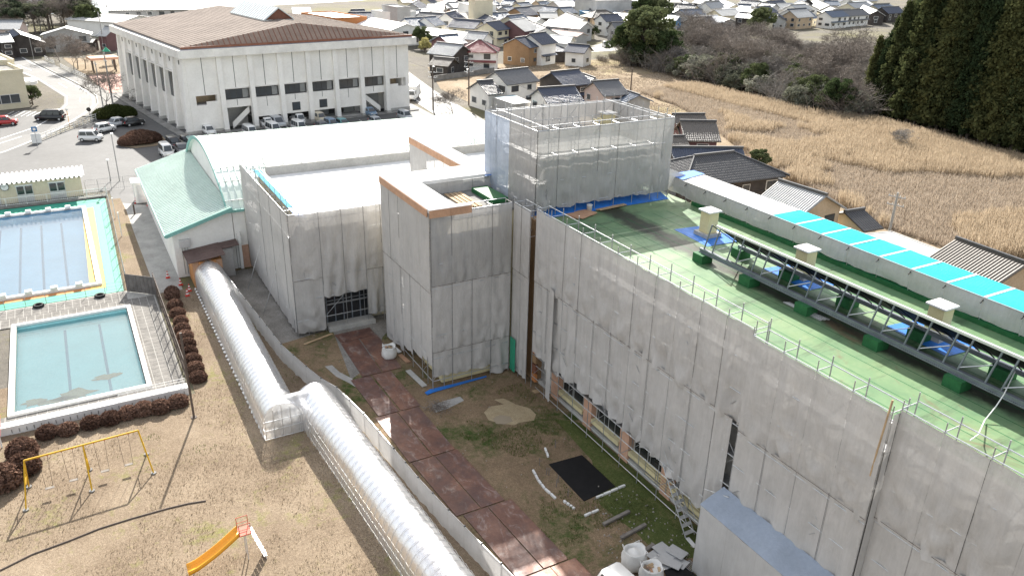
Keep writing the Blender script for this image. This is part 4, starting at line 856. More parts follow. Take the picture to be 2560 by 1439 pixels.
for (px, py, rx, ry) in ((185, 985, 1.5, .9), (270, 940, 1.1, .5), (85, 1005, .8, .6), (140, 1000, 1.2, .4)):
    c = P(px, py, -.86); m = MB(); rr_ = random.Random(px); m.add([(c.x, c.y, -.862)] + [(c.x + ry * math.cos(k * .35) * rr_.uniform(.5, 1.2), c.y + rx * math.sin(k * .35) * rr_.uniform(.5, 1.2), -.862) for k in range(18)], [(0, k + 1, (k + 1) % 18 + 1) for k in range(18)]); m.build('silt', 'mud', sp)
rw = thing('retaining_wall', 'low white wall along the near edge of the pool terrace', 'wall', (-53.6, -4, -.6))
MB().b2((-53.95, -30, -.05), (-53.25, 4.2, .55)).build('wall', 'concrete_white', rw)
for k in range(26): block('vent_hole', (-53.24, -6.6 + k * .42, .2), (.02, .05, .26), 'concrete_dark', rw)
lr = thing('hand_rail', 'low white steel rail on the wall at the terrace corner', 'railing', (-53.6, 2, .55))
for z in (.75, .95, 1.15): rod('rail', (-53.6, -.2, z), (-53.6, 4.1, z), .022, 'white_paint', lr)
for k in range(5): rod('post', (-53.6, -.2 + k * 1.07, .55), (-53.6, -.2 + k * 1.07, 1.15), .025, 'white_paint', lr)
# changing-room block at the far side of the pool
ph = thing('pool_house', 'cream changing-room block with white folded-metal roof beside the pool', 'building', (-108, -5, 0))
MB().b2((-111.0, -22, 0), (-107.5, .3, 2.35)).build('wall', 'cream', ph)
y = -14.0
V = []
m = MB(); k = 0; yy = .75
while yy > -21:
    a = yy; b = yy - .17; c = yy - .34; d = yy - .51
    for (p, q, zp, zq) in ((a, b, 2.68, 2.68), (b, b - .06, 2.68, 2.48), (b - .06, c - .1, 2.48, 2.48), (c - .1, c - .16, 2.48, 2.68)): m.slab([(-106.9, p, zp), (-106.9, q, zq), (-111.4, q, zq + .12), (-111.4, p, zp + .12)], .02)
    yy -= .50
m.build('folded_roof', 'white_roof', ph)
for k, yy in enumerate((-2.35, -5.75, -9.2, -12.6)):
    for s in (-1, 1):
        dd = block('door', (-107.46, yy + s * .43, 1.0), (.06, .84, 2.0), 'alu', ph); block('pane', (-107.42, yy + s * .43, 1.45), (.03, .72, .95), 'glass_dark', ph)
    block('door_frame', (-107.45, yy, 2.05), (.1, 1.9, .1), 'white_paint', ph)
ck = thing('wall_clock', 'round white wall clock on the changing-room block', 'clock', PX(11, 468, -107.3))
q = PX(11, 468, -107.3); MB().tube((q.x - .12, q.y, q.z), (q.x, q.y, q.z), .46, 24).build('rim', 'gym_dark', ck); MB().tube((q.x, q.y, q.z), (q.x + .02, q.y, q.z), .40, 24).build('face', 'white_paint', ck)
for ang, l in ((.8, .22), (-1.2, .32)): rod('hand', (q.x + .03, q.y, q.z), (q.x + .03, q.y + l * math.sin(ang), q.z + l * math.cos(ang)), .018, 'gym_dark', ck, 4)
for k in range(12): t = k * math.pi / 6; block('hour_mark', (q.x + .025, q.y + .34 * math.sin(t), q.z + .34 * math.cos(t)), (.01, .03, .03), 'gym_dark', ck)
rl_ = thing('pool_railing', 'white steel railing between changing rooms and pool', 'railing', (-105.7, -5, 0))
MB().b2((-105.9, -22, 0), (-105.5, 2.7, .22)).build('kerb', 'concrete_dark', rl_)
for z in (.35, 1.15): rod('rail', (-105.7, -22, z), (-105.7, 2.7, z), .028, 'white_paint', rl_)
for k in range(62): rod('baluster', (-105.7, 2.7 - k * .2, .35), (-105.7, 2.7 - k * .2, 1.15), .012, 'white_paint', rl_, 5)
for k in range(9): rod('post', (-105.7, 2.7 - k * 2.1, .1), (-105.7, 2.7 - k * 2.1, 1.2), .03, 'white_paint', rl_)
fc = thing('low_fence', 'low wire fence between the two pools', 'fence', (-74.5, -5, 0))
for k in range(8): rod('post', (-74.5, 1.9 - k * 1.55, 0), (-74.5, 1.9 - k * 1.55, .95), .025, 'steel_dull', fc)
for z in (.3, .6, .93): rod('wire', (-74.5, -12, z), (-74.5, 1.9, z), .009, 'steel_dull', fc, 4)
for k, (px, py) in enumerate(((250, 741), (97, 766))):
    q = P(px, py, .03); tr = thing('tyre', ('black tyre leaning nearest the terrace corner between the pools', 'black tyre lying farther left between the pools')[k], 'tyre', q)
    m = MB(); m.lathe([(.28, 0), (.40, .0), (.45, .06), (.45, .16), (.40, .22), (.28, .22), (.25, .18), (.25, .04), (.28, 0)], 20, (q.x, q.y, .03)); m.build('tyre', 'black_rubber', tr, True)
# rusty fence along the terrace
rf = thing('mesh_fence', 'tall brown steel fence along the pool terrace beside the shrubs', 'fence', (-63, 4.4, 0))
for k in range(10): rod('post', (-73 + k * 2.0, 4.35, 0), (-73 + k * 2.0, 4.35, 1.9), .045, 'pole_brown', rf)
for z in (.15, .95, 1.85): rod('rail', (-73, 4.35, z), (-54.9, 4.35, z), .03, 'pole_brown', rf)
for k in range(72): rod('bar', (-73 + k * .25, 4.35, .15), (-73 + k * .25, 4.35, 1.85), .011, 'pole_brown', rf, 4)
bw = thing('board_wall', 'weathered grey board screen at the corner of the two pools', 'screen', (-73.6, 3.2, 0))
a, b = P(1040 / 3.27, 400 + 1075 / 3.27), P(1290 / 3.27, 400 + 1105 / 3.27)
for k in range(8):
    p = a.lerp(b, (k + .5) / 8); block('board', (p.x, p.y, .9), ((b - a).length / 8 - .03, .06, 1.7), 'wall_bolt', bw, math.atan2(b.y - a.y, b.x - a.x))
mf = thing('wire_fence', 'tall wire fence along the path beside the swimming pool', 'fence', (-90, 3, 0))
for k in range(12): rod('post', (-104.5 + k * 2.75, 2.75 - k * .05, 0), (-104.5 + k * 2.75, 2.75 - k * .05, 2.0), .03, 'steel_dull', mf)
for z in (.1, 1.0, 1.95): rod('wire', (-104.5, 2.75, z), (-74.3, 2.2, z), .012, 'steel_dull', mf, 4)
for k in range(110): rod('wire', (-104.5 + k * .275, 2.75 - k * .005, .05), (-104.2 + k * .275, 2.745 - k * .005, 1.95), .006, 'steel_dull', mf, 3)
ff = thing('wire_fence', 'wire fence behind the changing rooms at the car park edge', 'fence', (-108.5, 3.5, 0))
for k in range(5): rod('post', (-108.6, .6 + k * 1.45, 0), (-108.6, .6 + k * 1.45, 1.6), .03, 'steel_dull', ff)
for z in (.2, .9, 1.55): rod('wire', (-108.6, .6, z), (-108.6, 6.4, z), .012, 'steel_dull', ff, 4)
for k in range(24): rod('wire', (-108.6, .6 + k * .245, .05), (-108.6, .8 + k * .245, 1.55), .006, 'steel_dull', ff, 3)
# ================================================================== FILM TUNNEL across the lawn
tun = thing('film_tunnel', 'long walkway tunnel of clear plastic film on steel hoops crossing the lawn', 'tunnel', (-50, 10, 0))
def prof(t, hw=1.2, wall=1.25, top=2.5):
    """left foot -> over the top -> right foot, returns (offset, z)"""
    if t < .2: return -hw, wall * t / .2
    if t > .8: return hw, wall * (1 - t) / .2
    a = math.pi * (1 - (t - .2) / .6); return hw * math.cos(a), wall + (top - wall) * math.sin(a)
def film(a, b, n, seed, hw=1.2, kx=20):
    a, b = Vector(a), Vector(b); d = (b - a).normalized(); nn = Vector((-d.y, d.x)); V = []; Fc = []; o = root_loc(tun); K = 26
    for i in range(n + 1):
        p = a.lerp(b, i / n)
        for k in range(K + 1):
            s, z = prof(k / K, hw); w = mnoise.noise(Vector((i * .45 + seed, k * .6, seed))) * .05 + mnoise.noise(Vector((i * .14, k * .25, seed + 3))) * .05
            if i % 2: w -= .018
            V.append((p.x + nn.x * (s + w) - o.x, p.y + nn.y * (s + w) - o.y, max(.02, z + w * .6)))
    for i in range(n):
        for k in range(K): q = i * (K + 1) + k; Fc.append((q, q + 1, q + K + 2, q + K + 1))
    raw('film', V, Fc, 'film', tun, True)
    L = (b - a).length; nh = int(L / .55)
    for i in range(nh + 1):
        p = a.lerp(b, i / nh); pts = []
        for k in range(17): s, z = prof(k / 16, hw + .045, 1.25, 2.55); pts.append((p.x + nn.x * s, p.y + nn.y * s, z))
        MB().path(pts, .016, 4).build('hoop', 'alu', tun)
    for s in (-1, 1):
        for z in (.05, .7, 1.3):
            e = nn * (hw - .03) * s; rod('side_rail', (a.x + e.x, a.y + e.y, z), (b.x + e.x, b.y + e.y, z), .018, 'steel', tun)
    rod('ridge_pipe', (a.x, a.y, 2.46), (b.x, b.y, 2.46), .018, 'steel', tun)
film((-72.3, 9.0), (-45.1, 8.78), 100, 1.); film((-46.6, 11.28), (-15, 12.85), 120, 7.)
V = []; Fc = []; K = 26      # connecting piece
for j in range(7):
    y = 8.6 + (11.6 - 8.6) * j / 6
    for k in range(K + 1): s, z = prof(k / K, .85); V.append((-45.95 + s + 50, y - 10, max(.02, z * .97 + mnoise.noise(Vector((j * .7, k * .5, 9))) * .07)))
for j in range(6):
    for k in range(K): q = j * (K + 1) + k; Fc.append((q, q + 1, q + K + 2, q + K + 1))
raw('film', V, Fc, 'film', tun, True)
MB().add([(-45.1, 7.6, .02)] + [(-45.1, 8.78 + prof(k / 20)[0], prof(k / 20)[1]) for k in range(1, 20)] + [(-45.1, 9.96, .02)], [tuple(range(21))]).build('end_film', 'film', tun)
for k in range(5): rod('end_post', (-45.08, 7.7 + k * .55, 0), (-45.08, 7.7 + k * .55, 1.6 + .8 * math.sin(k / 4 * 3.14)), .02, 'steel', tun)
for z in (.05, .7, 1.35): rod('end_rail', (-45.06, 7.6, z), (-45.06, 10.1, z), .02, 'steel', tun)
for k in range(40):   # weights along the skirt
    x = -72 + k * .68; block('skirt_weight', (x, 7.62, .05), (.3, .14, .09), 'white_paint', tun, random.uniform(-.4, .4))
q = P(672, 1075); tag(MB().lathe([(.05, 0), (.22, .04), (.26, .13), (.18, .24), (.04, .27)], 10).build('sandbag', 'bag_white', loc=P(671, 1078)), 'white sandbag at the kink of the film tunnel', 'sandbag')
# ================================================================== sheet fence between lawn and building site
fn = thing('site_fence', 'long pale sheet fence between the film tunnel and the building site', 'fence', (-45, 13, 0))
pts = []
for a, b in zip(FEN, FEN[1:]):
    a, b = Vector(a), Vector(b); n = max(1, round((b - a).length / 1.9))
    for i in range(n): pts.append(a.lerp(b, i / n))
pts.append(Vector(FEN[-1]))
for i, (a, b) in enumerate(zip(pts, pts[1:])):
    d = (b - a).normalized(); drape('fence_panel', a, b, 1.52, .06, (d.y, -d.x), 800 + i, 'fence_sheet', fn, nx=6, amp=.35)
    rod('fence_post', (a.x, a.y, 0), (a.x, a.y, 1.6), .025, 'steel_dull', fn); rod('top_rail', (a.x, a.y, 1.5), (b.x, b.y, 1.5), .02, 'steel', fn)
    block('clamp', (a.x, a.y, 1.5), (.09, .09, .09), 'black_rubber', fn); rod('stay', (a.x - d.y * .0, a.y, 1.2), (a.x - d.y * .7, a.y + d.x * .7, .03), .018, 'steel_dull', fn, 5) if i % 2 == 0 else None
# ================================================================== PLAYGROUND
sg = thing('swing_set', 'yellow steel swing frame with four hanging seats on dry lawn', 'swing', (-45.7, -2.5, 0))
A, B = Vector((-45.55, -5.46, 2.5)), Vector((-45.88, .49, 2.5)); rod('beam', A, B, .055, 'yellow_paint', sg)
for t, nm in ((0, 0), (.5, 0), (1, 0)):
    p = A.lerp(B, t); e = .38 * (t - .5) * 2
    for s in (-1, 1): rod('leg', (p.x, p.y, 2.5), (p.x + s * 1.12, p.y + e * (1 if s > 0 else .6), 0), .045, 'yellow_paint', sg); rod('foot_ring', (p.x + s * 1.12, p.y + e * (1 if s > 0 else .6), -.02), (p.x + s * 1.12, p.y + e * (1 if s > 0 else .6), .05), .16, 'concrete_dark', sg, 10)
    rod('tie', (p.x - .55, p.y + e * .4, 1.25), (p.x + .55, p.y + e * .4, 1.25), .03, 'yellow_paint', sg)
for ya, yb, sx in ((-4.8, -4.32, .3), (-3.6, -3.05, .2), (-1.94, -1.36, .17), (-.65, -.07, .2)):
    bx = A.x + (B.x - A.x) * (ya - A.y) / (B.y - A.y); sy = .04
    for y in (ya, yb): rod('chain', (bx, y, 2.45), (bx + sx, y + (.06 if y == ya else -.06), .5), .01, 'pole_brown', sg, 4); rod('hanger', (bx, y, 2.4), (bx, y, 2.52), .03, 'red_paint', sg)
    block('seat', (bx + sx, (ya + yb) / 2, .48), (.2, .46, .03), 'old_timber', sg)
    tag(MB().lathe([(.34, .0), (.25, .006), (.05, .008)], 14).build('worn_patch', 'concrete', loc=(bx + sx + .15, (ya + yb) / 2, -.018)), kind='structure')
sd = thing('slide', 'orange playground slide with red railings and steel ladder', 'slide', (-35, 3.5, 0))
top, bot = Vector((-35.0, 4.0, 1.68)), Vector((-34.85, 1.35, .28)); ww = .3
pf = []
for k in range(13):
    t = k / 12; p = top.lerp(bot, t); p.z -= .12 * math.sin(math.pi * t); p.z += (.10 * max(0, (t - .85) / .15)); pf.append(p)
m = MB(); pr = [(-ww - .03, .2), (-ww, .2), (-ww + .05, 0), (ww - .05, 0), (ww, .2), (ww + .03, .2), (ww + .02, -.05), (-ww - .02, -.05)]
vs = [(p.x + s, p.y, p.z + z) for p in pf for s, z in pr]; fs = []
for k in range(12):
    for j in range(8): fs.append((k * 8 + j, k * 8 + (j + 1) % 8, (k + 1) * 8 + (j + 1) % 8, (k + 1) * 8 + j))
fs += [tuple(range(8)), tuple(range(96, 104))]
m.add(vs, fs).build('chute', 'slide_orange', sd, True)
MB().b2((-35.35, 4.0, 1.62), (-34.65, 4.6, 1.68)).build('platform', 'red_paint', sd)
for x in (-35.33, -34.67):
    for y in (4.02, 4.58): rod('rail_post', (x, y, 1.65), (x, y, 2.35), .02, 'red_paint', sd)
    rod('hand_rail', (x, 4.02, 2.33), (x, 4.58, 2.33), .02, 'red_paint', sd); rod('hand_rail', (x, 4.02, 2.0), (x, 4.58, 2.0), .016, 'red_paint', sd)
for x in (-35.28, -34.72): rod('ladder_rail', (x, 4.62, 1.75), (x + .35, 5.15, 0), .03, 'alu', sd); rod('leg', (x, 4.3, 1.62), (x, 4.3, 0), .03, 'alu', sd)
for k in range(7): t = (k + .5) / 7; block('tread', (-35. + .35 * t, 4.62 + .53 * t, 1.7 - 1.7 * t), (.52, .16, .03), 'alu', sd)
for y in (1.6,): rod('chute_leg', (-34.9, y, 0), (-34.9, y, .3), .03, 'alu', sd)
lp = thing('tall_post', 'tall brown steel post at the corner of the pool terrace', 'post', P(485, 1042)); q = P(485, 1042); rod('shaft', (q.x, q.y, 0), (q.x, q.y, 6.33), .075, 'pole_brown', lp, 10); rod('cap', (q.x, q.y, 6.33), (q.x, q.y, 6.36), .09, 'pole_brown', lp, 10); rod('base_plate', (q.x, q.y, -.02), (q.x, q.y, .03), .2, 'pole_brown', lp, 10)
pp = [P(x, y, .0) for x, y in ((0, 1425), (80, 1385), (170, 1352), (250, 1320), (330, 1295), (420, 1270), (470, 1258), (515, 1251))]
m = MB()
for a, b in zip(pp, pp[1:]): m.tube(a, b, .055, 7)
tag(m.build('ground_pipe', 'pole_brown', loc=pp[3]), 'long thin brown pipe lying across the dry lawn', 'pipe')
for px, py, rx in ((1025, 590, .4), (1500, 510, .4)): pass
tag(MB().lathe([(.42, 0), (.36, .012), (.05, .016)], 18).build('manhole_cover', 'concrete_white', loc=P(427, 1087, -.015)), 'pale round cover set in lawn between swing and tunnel', 'manhole cover')
tag(MB().lathe([(.34, 0), (.3, .012), (.05, .016)], 18).build('manhole_cover', 'concrete_white', loc=P(622, 1052, -.015)), 'pale round cover set in lawn beside the tunnel kink', 'manhole cover')
bn = thing('orange_bench', 'rust-orange slatted shelter roof edge at the left margin by the small pool', 'shelter', P(5, 1110)); q = P(6, 1060, 1.0)
for k in range(3): MB().slab([(q.x - .9, q.y - .3 - k * .22, q.z + .25), (q.x + 1.3, q.y - .3 - k * .22, q.z - .05), (q.x + 1.3, q.y - .1 - k * .22, q.z - .05), (q.x - .9, q.y - .1 - k * .22, q.z + .25)], .04).build('slat', 'red_paint', bn)
for dx in (-.7, 1.1): rod('leg', (q.x + dx, q.y - .2, 0), (q.x + dx, q.y - .2, .95), .05, 'white_paint', bn)
# clipped round shrubs
def shrub_mesh(name, r, hh, m, n=2600, seed=0, leaf=.07):
    r_ = np.random.default_rng(seed); th = r_.uniform(0, 2 * math.pi, n); cz = r_.uniform(-.25, 1, n); rad = np.sqrt(np.maximum(0, 1 - np.clip(cz, -1, 1) ** 2)); sh = r_.uniform(.84, 1.1, n)
    c = np.stack([r * rad * np.cos(th) * sh, r * rad * np.sin(th) * sh, hh * (.28 + .72 * cz) * sh], 1); c[:, 2] = np.maximum(c[:, 2], .02)
    a = r_.normal(size=(n, 3)); a /= np.linalg.norm(a, axis=1)[:, None]; b = np.cross(a, r_.normal(size=(n, 3))); b /= np.linalg.norm(b, axis=1)[:, None]
    s = r_.uniform(.6, 1.4, (n, 1)) * leaf; V = np.stack([c - a * s, c + b * s * .8, c + a * s, c - b * s * .8], 1).reshape(-1, 3); Fc = np.arange(4 * n).reshape(n, 4)
    me_o = raw(name, V, Fc, m); me = me_o.data; bpy.data.objects.remove(me_o); return me
def core_mesh(r, hh, m):
    me = MB().lathe([(.5 * r, 0), (.86 * r, .12 * hh), (.94 * r, .35 * hh), (.88 * r, .6 * hh), (.6 * r, .86 * hh), (.1 * r, .95 * hh)], 14).mesh('core'); me.materials.append(M_(m)); return me
SHM = [shrub_mesh('foliage', .55, .85, 'shrub_brown', 2200, k) for k in range(3)]; SHC = core_mesh(.5, .8, 'shrub_brown')
def shrub(q, s, label, group, me=None, core=None):
    o = thing('clipped_shrub', label, 'shrub', q, random.uniform(0, 6), group); o.scale = (s[0], s[0], s[1])
    a = bpy.data.objects.new('foliage', me or random.choice(SHM)); C.objects.link(a); a.parent = o
    b = bpy.data.objects.new('inner_growth', core or SHC); C.objects.link(b); b.parent = o
ordn = ['first', 'second', 'third', 'fourth', 'fifth', 'sixth', 'seventh', 'eighth', 'ninth', 'tenth', 'eleventh', 'twelfth', 'thirteenth']
col = [(425, 748), (424, 738), (432, 772), (438, 792), (446, 812), (450, 832), (456, 851), (461, 871), (468, 891), (475, 911), (481, 931), (489, 955)]
for k, (x, y) in enumerate(col[::-1]): q = P(x, y, 0); shrub((q.x - .25, q.y + .25, -.02), (random.uniform(1., 1.15), random.uniform(.75, .88)), 'round brown clipped shrub beside pool fence, %s from the tall post' % ordn[k], 'shrubs along the pool fence')
row = [(447, 1012), (403, 1027), (362, 1033), (322, 1042), (277, 1055), (230, 1065), (172, 1082), (120, 1090)]
for k, (x, y) in enumerate(row): q = P(x, y, 0); shrub((q.x - .1, q.y, -.02), (random.uniform(1., 1.2), random.uniform(.78, .95)), 'round brown clipped shrub under the white terrace wall, %s left of the tall post' % ordn[k], 'shrubs under the terrace wall')
for k, (x, y) in enumerate(((58, 1140), (62, 1180), (12, 1215))): q = P(x, y, 0); shrub((q.x - .1, q.y, -.02), ((1.5, 1.55, 1.7)[k], (1.3, 1.35, 1.5)[k]), ('large round brown shrub nearest the corner of the terrace wall', 'large round brown shrub touching the left end of the swing', 'largest round brown shrub cut by the left margin')[k], 'large shrubs by the swing')
# ================================================================== SITE: plates, bags, pit, timbers
rows_ = [(-57.55, -56.05, [(16.15, 19.15)]), (-56.0, -50.05, [(16.1, 17.62), (17.78, 19.28)]), (-49.95, -44.45, [(14.98, 16.48), (16.55, 18.0)]), (-44.35, -38.65, [(14.85, 16.37), (16.42, 17.95)]), (-38.55, -32.75, [(15.1, 16.62), (16.66, 18.18)]), (-32.65, -26.95, [(15.75, 17.27), (17.31, 18.83)]), (-26.85, -21.0, [(16.4, 17.92), (17.96, 19.48)]), (-20.9, -15, [(17.0, 18.52), (18.56, 20.08)])]
names = ['farthest cross-laid', 'left of the pair nearest the entrance', 'right of the pair nearest the entrance']
k = 0; rrk = random.Random(3)
for i, (xa, xb, ys) in enumerate(rows_):
    for j, (ya, yb) in enumerate(ys):
        sk_ = rrk.uniform(-.06, .06); sl_ = .055 if i > 3 else (-.04 if i == 1 else .02)
        L = xb - xa; m = MB(); m.add([(xa, ya + sk_, .0), (xb, ya + sk_ + sl_ * L, .0), (xb, yb + sk_ + sl_ * L, .0), (xa, yb + sk_, .0)] + [(xa, ya + sk_, .03), (xb, ya + sk_ + sl_ * L, .03 + rrk.uniform(0, .02)), (xb, yb + sk_ + sl_ * L, .03), (xa, yb + sk_, .03 + rrk.uniform(0, .02))], ((3, 2, 1, 0), (4, 5, 6, 7), (0, 1, 5, 4), (1, 2, 6, 5), (2, 3, 7, 6), (3, 0, 4, 7)))
        side = '' if len(ys) == 1 else (' on the fence side', ' on the wing side')[j]
        lab = 'rusty steel road plate laid crosswise before the entrance doorway' if i == 0 else 'rusty steel road plate, %s row from the entrance doorway%s' % (ordn[i - 1], side)
        tag(m.build('road_plate', 'rust_plate', loc=((xa + xb) / 2, (ya + yb) / 2, 0)), lab, 'steel plate', 'rusty road plates')
def blob(name, pts, z, m, label=None, cat=None, kind='structure'):
    o = sheet(name, [P(*p)[:2] for p in pts], z, m, kind); return o
blob('puddle_mud', ((1210, 1030), (1225, 1015), (1260, 1010), (1235, 998), (1260, 995), (1290, 1010), (1325, 1020), (1340, 1035), (1335, 1050), (1300, 1055), (1285, 1062), (1255, 1058), (1222, 1050)), -.006, 'mud')
blob('puddle', ((1232, 1045), (1250, 1036), (1275, 1040), (1282, 1052), (1262, 1060), (1240, 1058)), -.002, 'puddle')
blob('pale_spill', ((1080, 1012), (1115, 1000), (1150, 990), (1160, 1000), (1120, 1020), (1090, 1030)), -.006, 'concrete'); blob('pale_spill', ((812, 915), (830, 912), (850, 930), (880, 945), (895, 970), (870, 955), (840, 940)), -.006, 'concrete')
blob('bare_earth', ((700, 860), (830, 820), (860, 900), (900, 1010), (840, 960), (770, 930)), -.009, 'dirt')
pit = [P(*q) for q in ((1372, 1160), (1455, 1137), (1538, 1215), (1460, 1252))]
tag(MB().slab([(p.x, p.y, .03) for p in pit], .04).build('black_tarp', 'black_plastic', loc=pit[0]), 'black plastic sheet lying on mossy ground beside the wing', 'tarp')
def bag(q, s, label, open_=True):
    b = thing('bulk_bag', label, 'bag', q); prof_ = [(.38, 0), (.5, .05), (.57, .2), (.59, .45), (.57, .7), (.5, .9), (.52, 1.02), (.45, 1.0), (.42, .8), (.2, .84 if open_ else .95), (.02, .86 if open_ else 1.0)]
    m = MB().lathe(prof_, 22); rn = random.Random(int(q.x * 10)); m.v = [(x * s * (1 + .16 * mnoise.noise(Vector((x * 3, y * 3, z * 3 + rn.random())))), y * s * (1 + .16 * mnoise.noise(Vector((x * 4, y * 3, z * 2)))), z * s + .12 * s * mnoise.noise(Vector((x * 3, y * 3, 5)))) for x, y, z in m.v]
    o = m.mesh('sack'); o.materials.append(M_('bag_white')); ob = bpy.data.objects.new('sack', o); C.objects.link(ob); ob.parent = b; o.polygons.foreach_set('use_smooth', [True] * len(o.polygons))
    for k in range(10): c = Vector(q) + Vector((rn.uniform(-.28, .28) * s, rn.uniform(-.28, .28) * s, .87 * s)); block('debris', c, (.3 * s, .12 * s, .08 * s), ('timber', 'plywood', 'old_timber')[k % 3], b, rn.uniform(0, 3)) if open_ else None
    for k in range(4): t = k * 1.57 + .6; MB().path([Vector(q) + Vector((.5 * s * math.cos(t), .5 * s * math.sin(t), .95 * s)), Vector(q) + Vector((.62 * s * math.cos(t), .62 * s * math.sin(t), 1.08 * s)), Vector(q) + Vector((.5 * s * math.cos(t + .5), .5 * s * math.sin(t + .5), .95 * s))], .02).build('strap', 'bag_white', b)
bag(Vector((-52.0, 19.0 - .25, 0)), .98, 'open white bulk bag full of timber scraps beside the stair block')
bag(Vector((-24.9, 21.9, 0)), 1.12, 'full white bulk bag standing behind the white van', False); bag(Vector((-23.6, 22.0, 0)), 1.05, 'open white bulk bag nearest the bottom margin')
for k, (a, b) in enumerate((((1508, 1313), (1573, 1280)), ((1552, 1347), (1614, 1313)), ((1603, 1385), (1634, 1363)))):
    a, b = P(*a), P(*b); c = (a + b) / 2; ti = MB(); d = b - a; ti.box((c.x, c.y, .09), (d.length, .2, .16), math.atan2(d.y, d.x))
    tag(ti.build('timber_beam', 'old_timber', loc=c, bevel=.015), 'grey timber beam lying on mossy ground, %s' % ('nearest the black sheet', 'middle of three', 'half hidden behind the bulk bag')[k], 'beam', 'grey beams on the ground')
for k, pl_ in enumerate((((1332, 1175), (1345, 1200), (1362, 1222), (1390, 1247)), ((1408, 1252), (1424, 1263), (1437, 1273)), ((1490, 1245), (1527, 1229), (1563, 1213)), ((1362, 1120), (1371, 1143)), ((1460, 1290), (1497, 1275)))):
    e = thing('edging_stones', ('row of white edging blocks left of the black sheet', 'short row of white edging blocks below the black sheet corner', 'row of white edging blocks right of the black sheet', 'two white edging blocks above the black sheet', 'white edging block pair nearest the timber beams')[k], 'edging', P(*pl_[0]))
    for a, b in zip(pl_, pl_[1:]):
        a, b = P(*a), P(*b); d = b - a; n = max(2, int(d.length / .62))
        for i in range(n): c = a.lerp(b, (i + .5) / n); block('edging_block', (c.x, c.y, .05), (d.length / n - .08, .12, .12), 'concrete_white', e, math.atan2(d.y, d.x) + random.uniform(-.05, .05))
pn = thing('panel_stack', 'pile of pale grey panels on the ground by the porch', 'panels', P(1660, 1400)); q = P(1655, 1398)
for k, (dx, dy, l, w_, a) in enumerate(((0, 0, 1.5, .9, .2), (.3, .5, 1.6, .7, .35), (-.3, .45, 1.3, .8, .1), (.5, .1, 1.2, .6, .5), (.1, .9, 1.0, .7, .3))): block('panel', (q.x + dx, q.y + dy, .04 + .05 * k), (l, w_, .04), 'alu', pn, a)
bt = [P(*q, .06) for q in ((1660, 1425), (1700, 1408), (1745, 1439), (1740, 1470), (1680, 1470))]; tag(MB().slab(bt, .05).build('black_sheet', 'black_plastic', loc=bt[0]), 'crumpled black plastic sheet at the bottom margin by the porch', 'tarp')
gt = thing('steel_grate', 'small steel grate lying on the ground beside the porch', 'grate', P(1724, 1416)); q = P(1724, 1416)
for k in range(7): block('bar', (q.x, q.y - .3 + k * .1, .04), (.7, .03, .03), 'steel', gt)
for s in (-1, 1): block('edge_bar', (q.x + s * .34, q.y, .04), (.04, .66, .035), 'steel', gt)
for k, (a, b, l) in enumerate((((760, 862), (830, 835), 'pale scaffold plank lying before the entrance block corner'), ((1718, 1345), (1738, 1368), 'white plank lying at the foot of the scaffold stair'))):
    a, b = P(*a), P(*b); c = (a + b) / 2; d = b - a; tag(MB().box((c.x, c.y, .05), (d.length, .22, .05), math.atan2(d.y, d.x)).build('plank', 'timber' if k == 0 else 'concrete_white', loc=c), l, 'plank')
# twig pile and short stakes
rs = random.Random(4); m = MB(); c = P(1093, 1020)
for k in range(160): a = Vector((c.x + rs.gauss(0, .38), c.y + rs.gauss(0, .38), rs.uniform(.02, .25))); m.tube(a, a + Vector((rs.uniform(-.5, .5), rs.uniform(-.5, .5), rs.uniform(-.08, .2))), .012, 3)
tag(m.build('twig_pile', 'twig', loc=c), 'heap of brown twigs beside the rusty plates', 'twig pile')
for k, (x, y) in enumerate(((1349, 1163), (1366, 1186), (1372, 1187), (1391, 1216), (1388, 1118), (1420, 1240), (1395, 1205))):
    q = P(x, y); tag(MB().tube((q.x, q.y, 0), (q.x + rs.uniform(-.05, .05), q.y, .55), .03, 6).tube((q.x, q.y, .3), (q.x + .15, q.y + .1, .5), .012, 4).build('cut_stem', 'twig', loc=q), 'short cut shrub stem standing near the black sheet', 'stem', 'cut stems near the black sheet')
# scattered stones and litter on the mossy ground: too many and too small to pick apart
m = MB()
for k in range(190):
    x, y = rs.uniform(1480, 1760), rs.uniform(1215, 1400); q = P(x, y)
    if q.y > 25.9 or q.y < 20.5: continue
    s = rs.uniform(.02, .08); m.box((q.x, q.y, s * .3), (s * rs.uniform(.8, 2), s, s * .8), rs.uniform(0, 3), .6)
for k in range(300): x = rs.uniform(-75, -30); y = rs.uniform(12, 26); s = rs.uniform(.015, .05); m.box((x, y, s * .3), (s * rs.uniform(1, 2.4), s, s * .7), rs.uniform(0, 3), .6)
tag(m.build('rubble', 'stone'), 'small pale stones and rubble scattered over the site ground', 'rubble', kind='stuff')
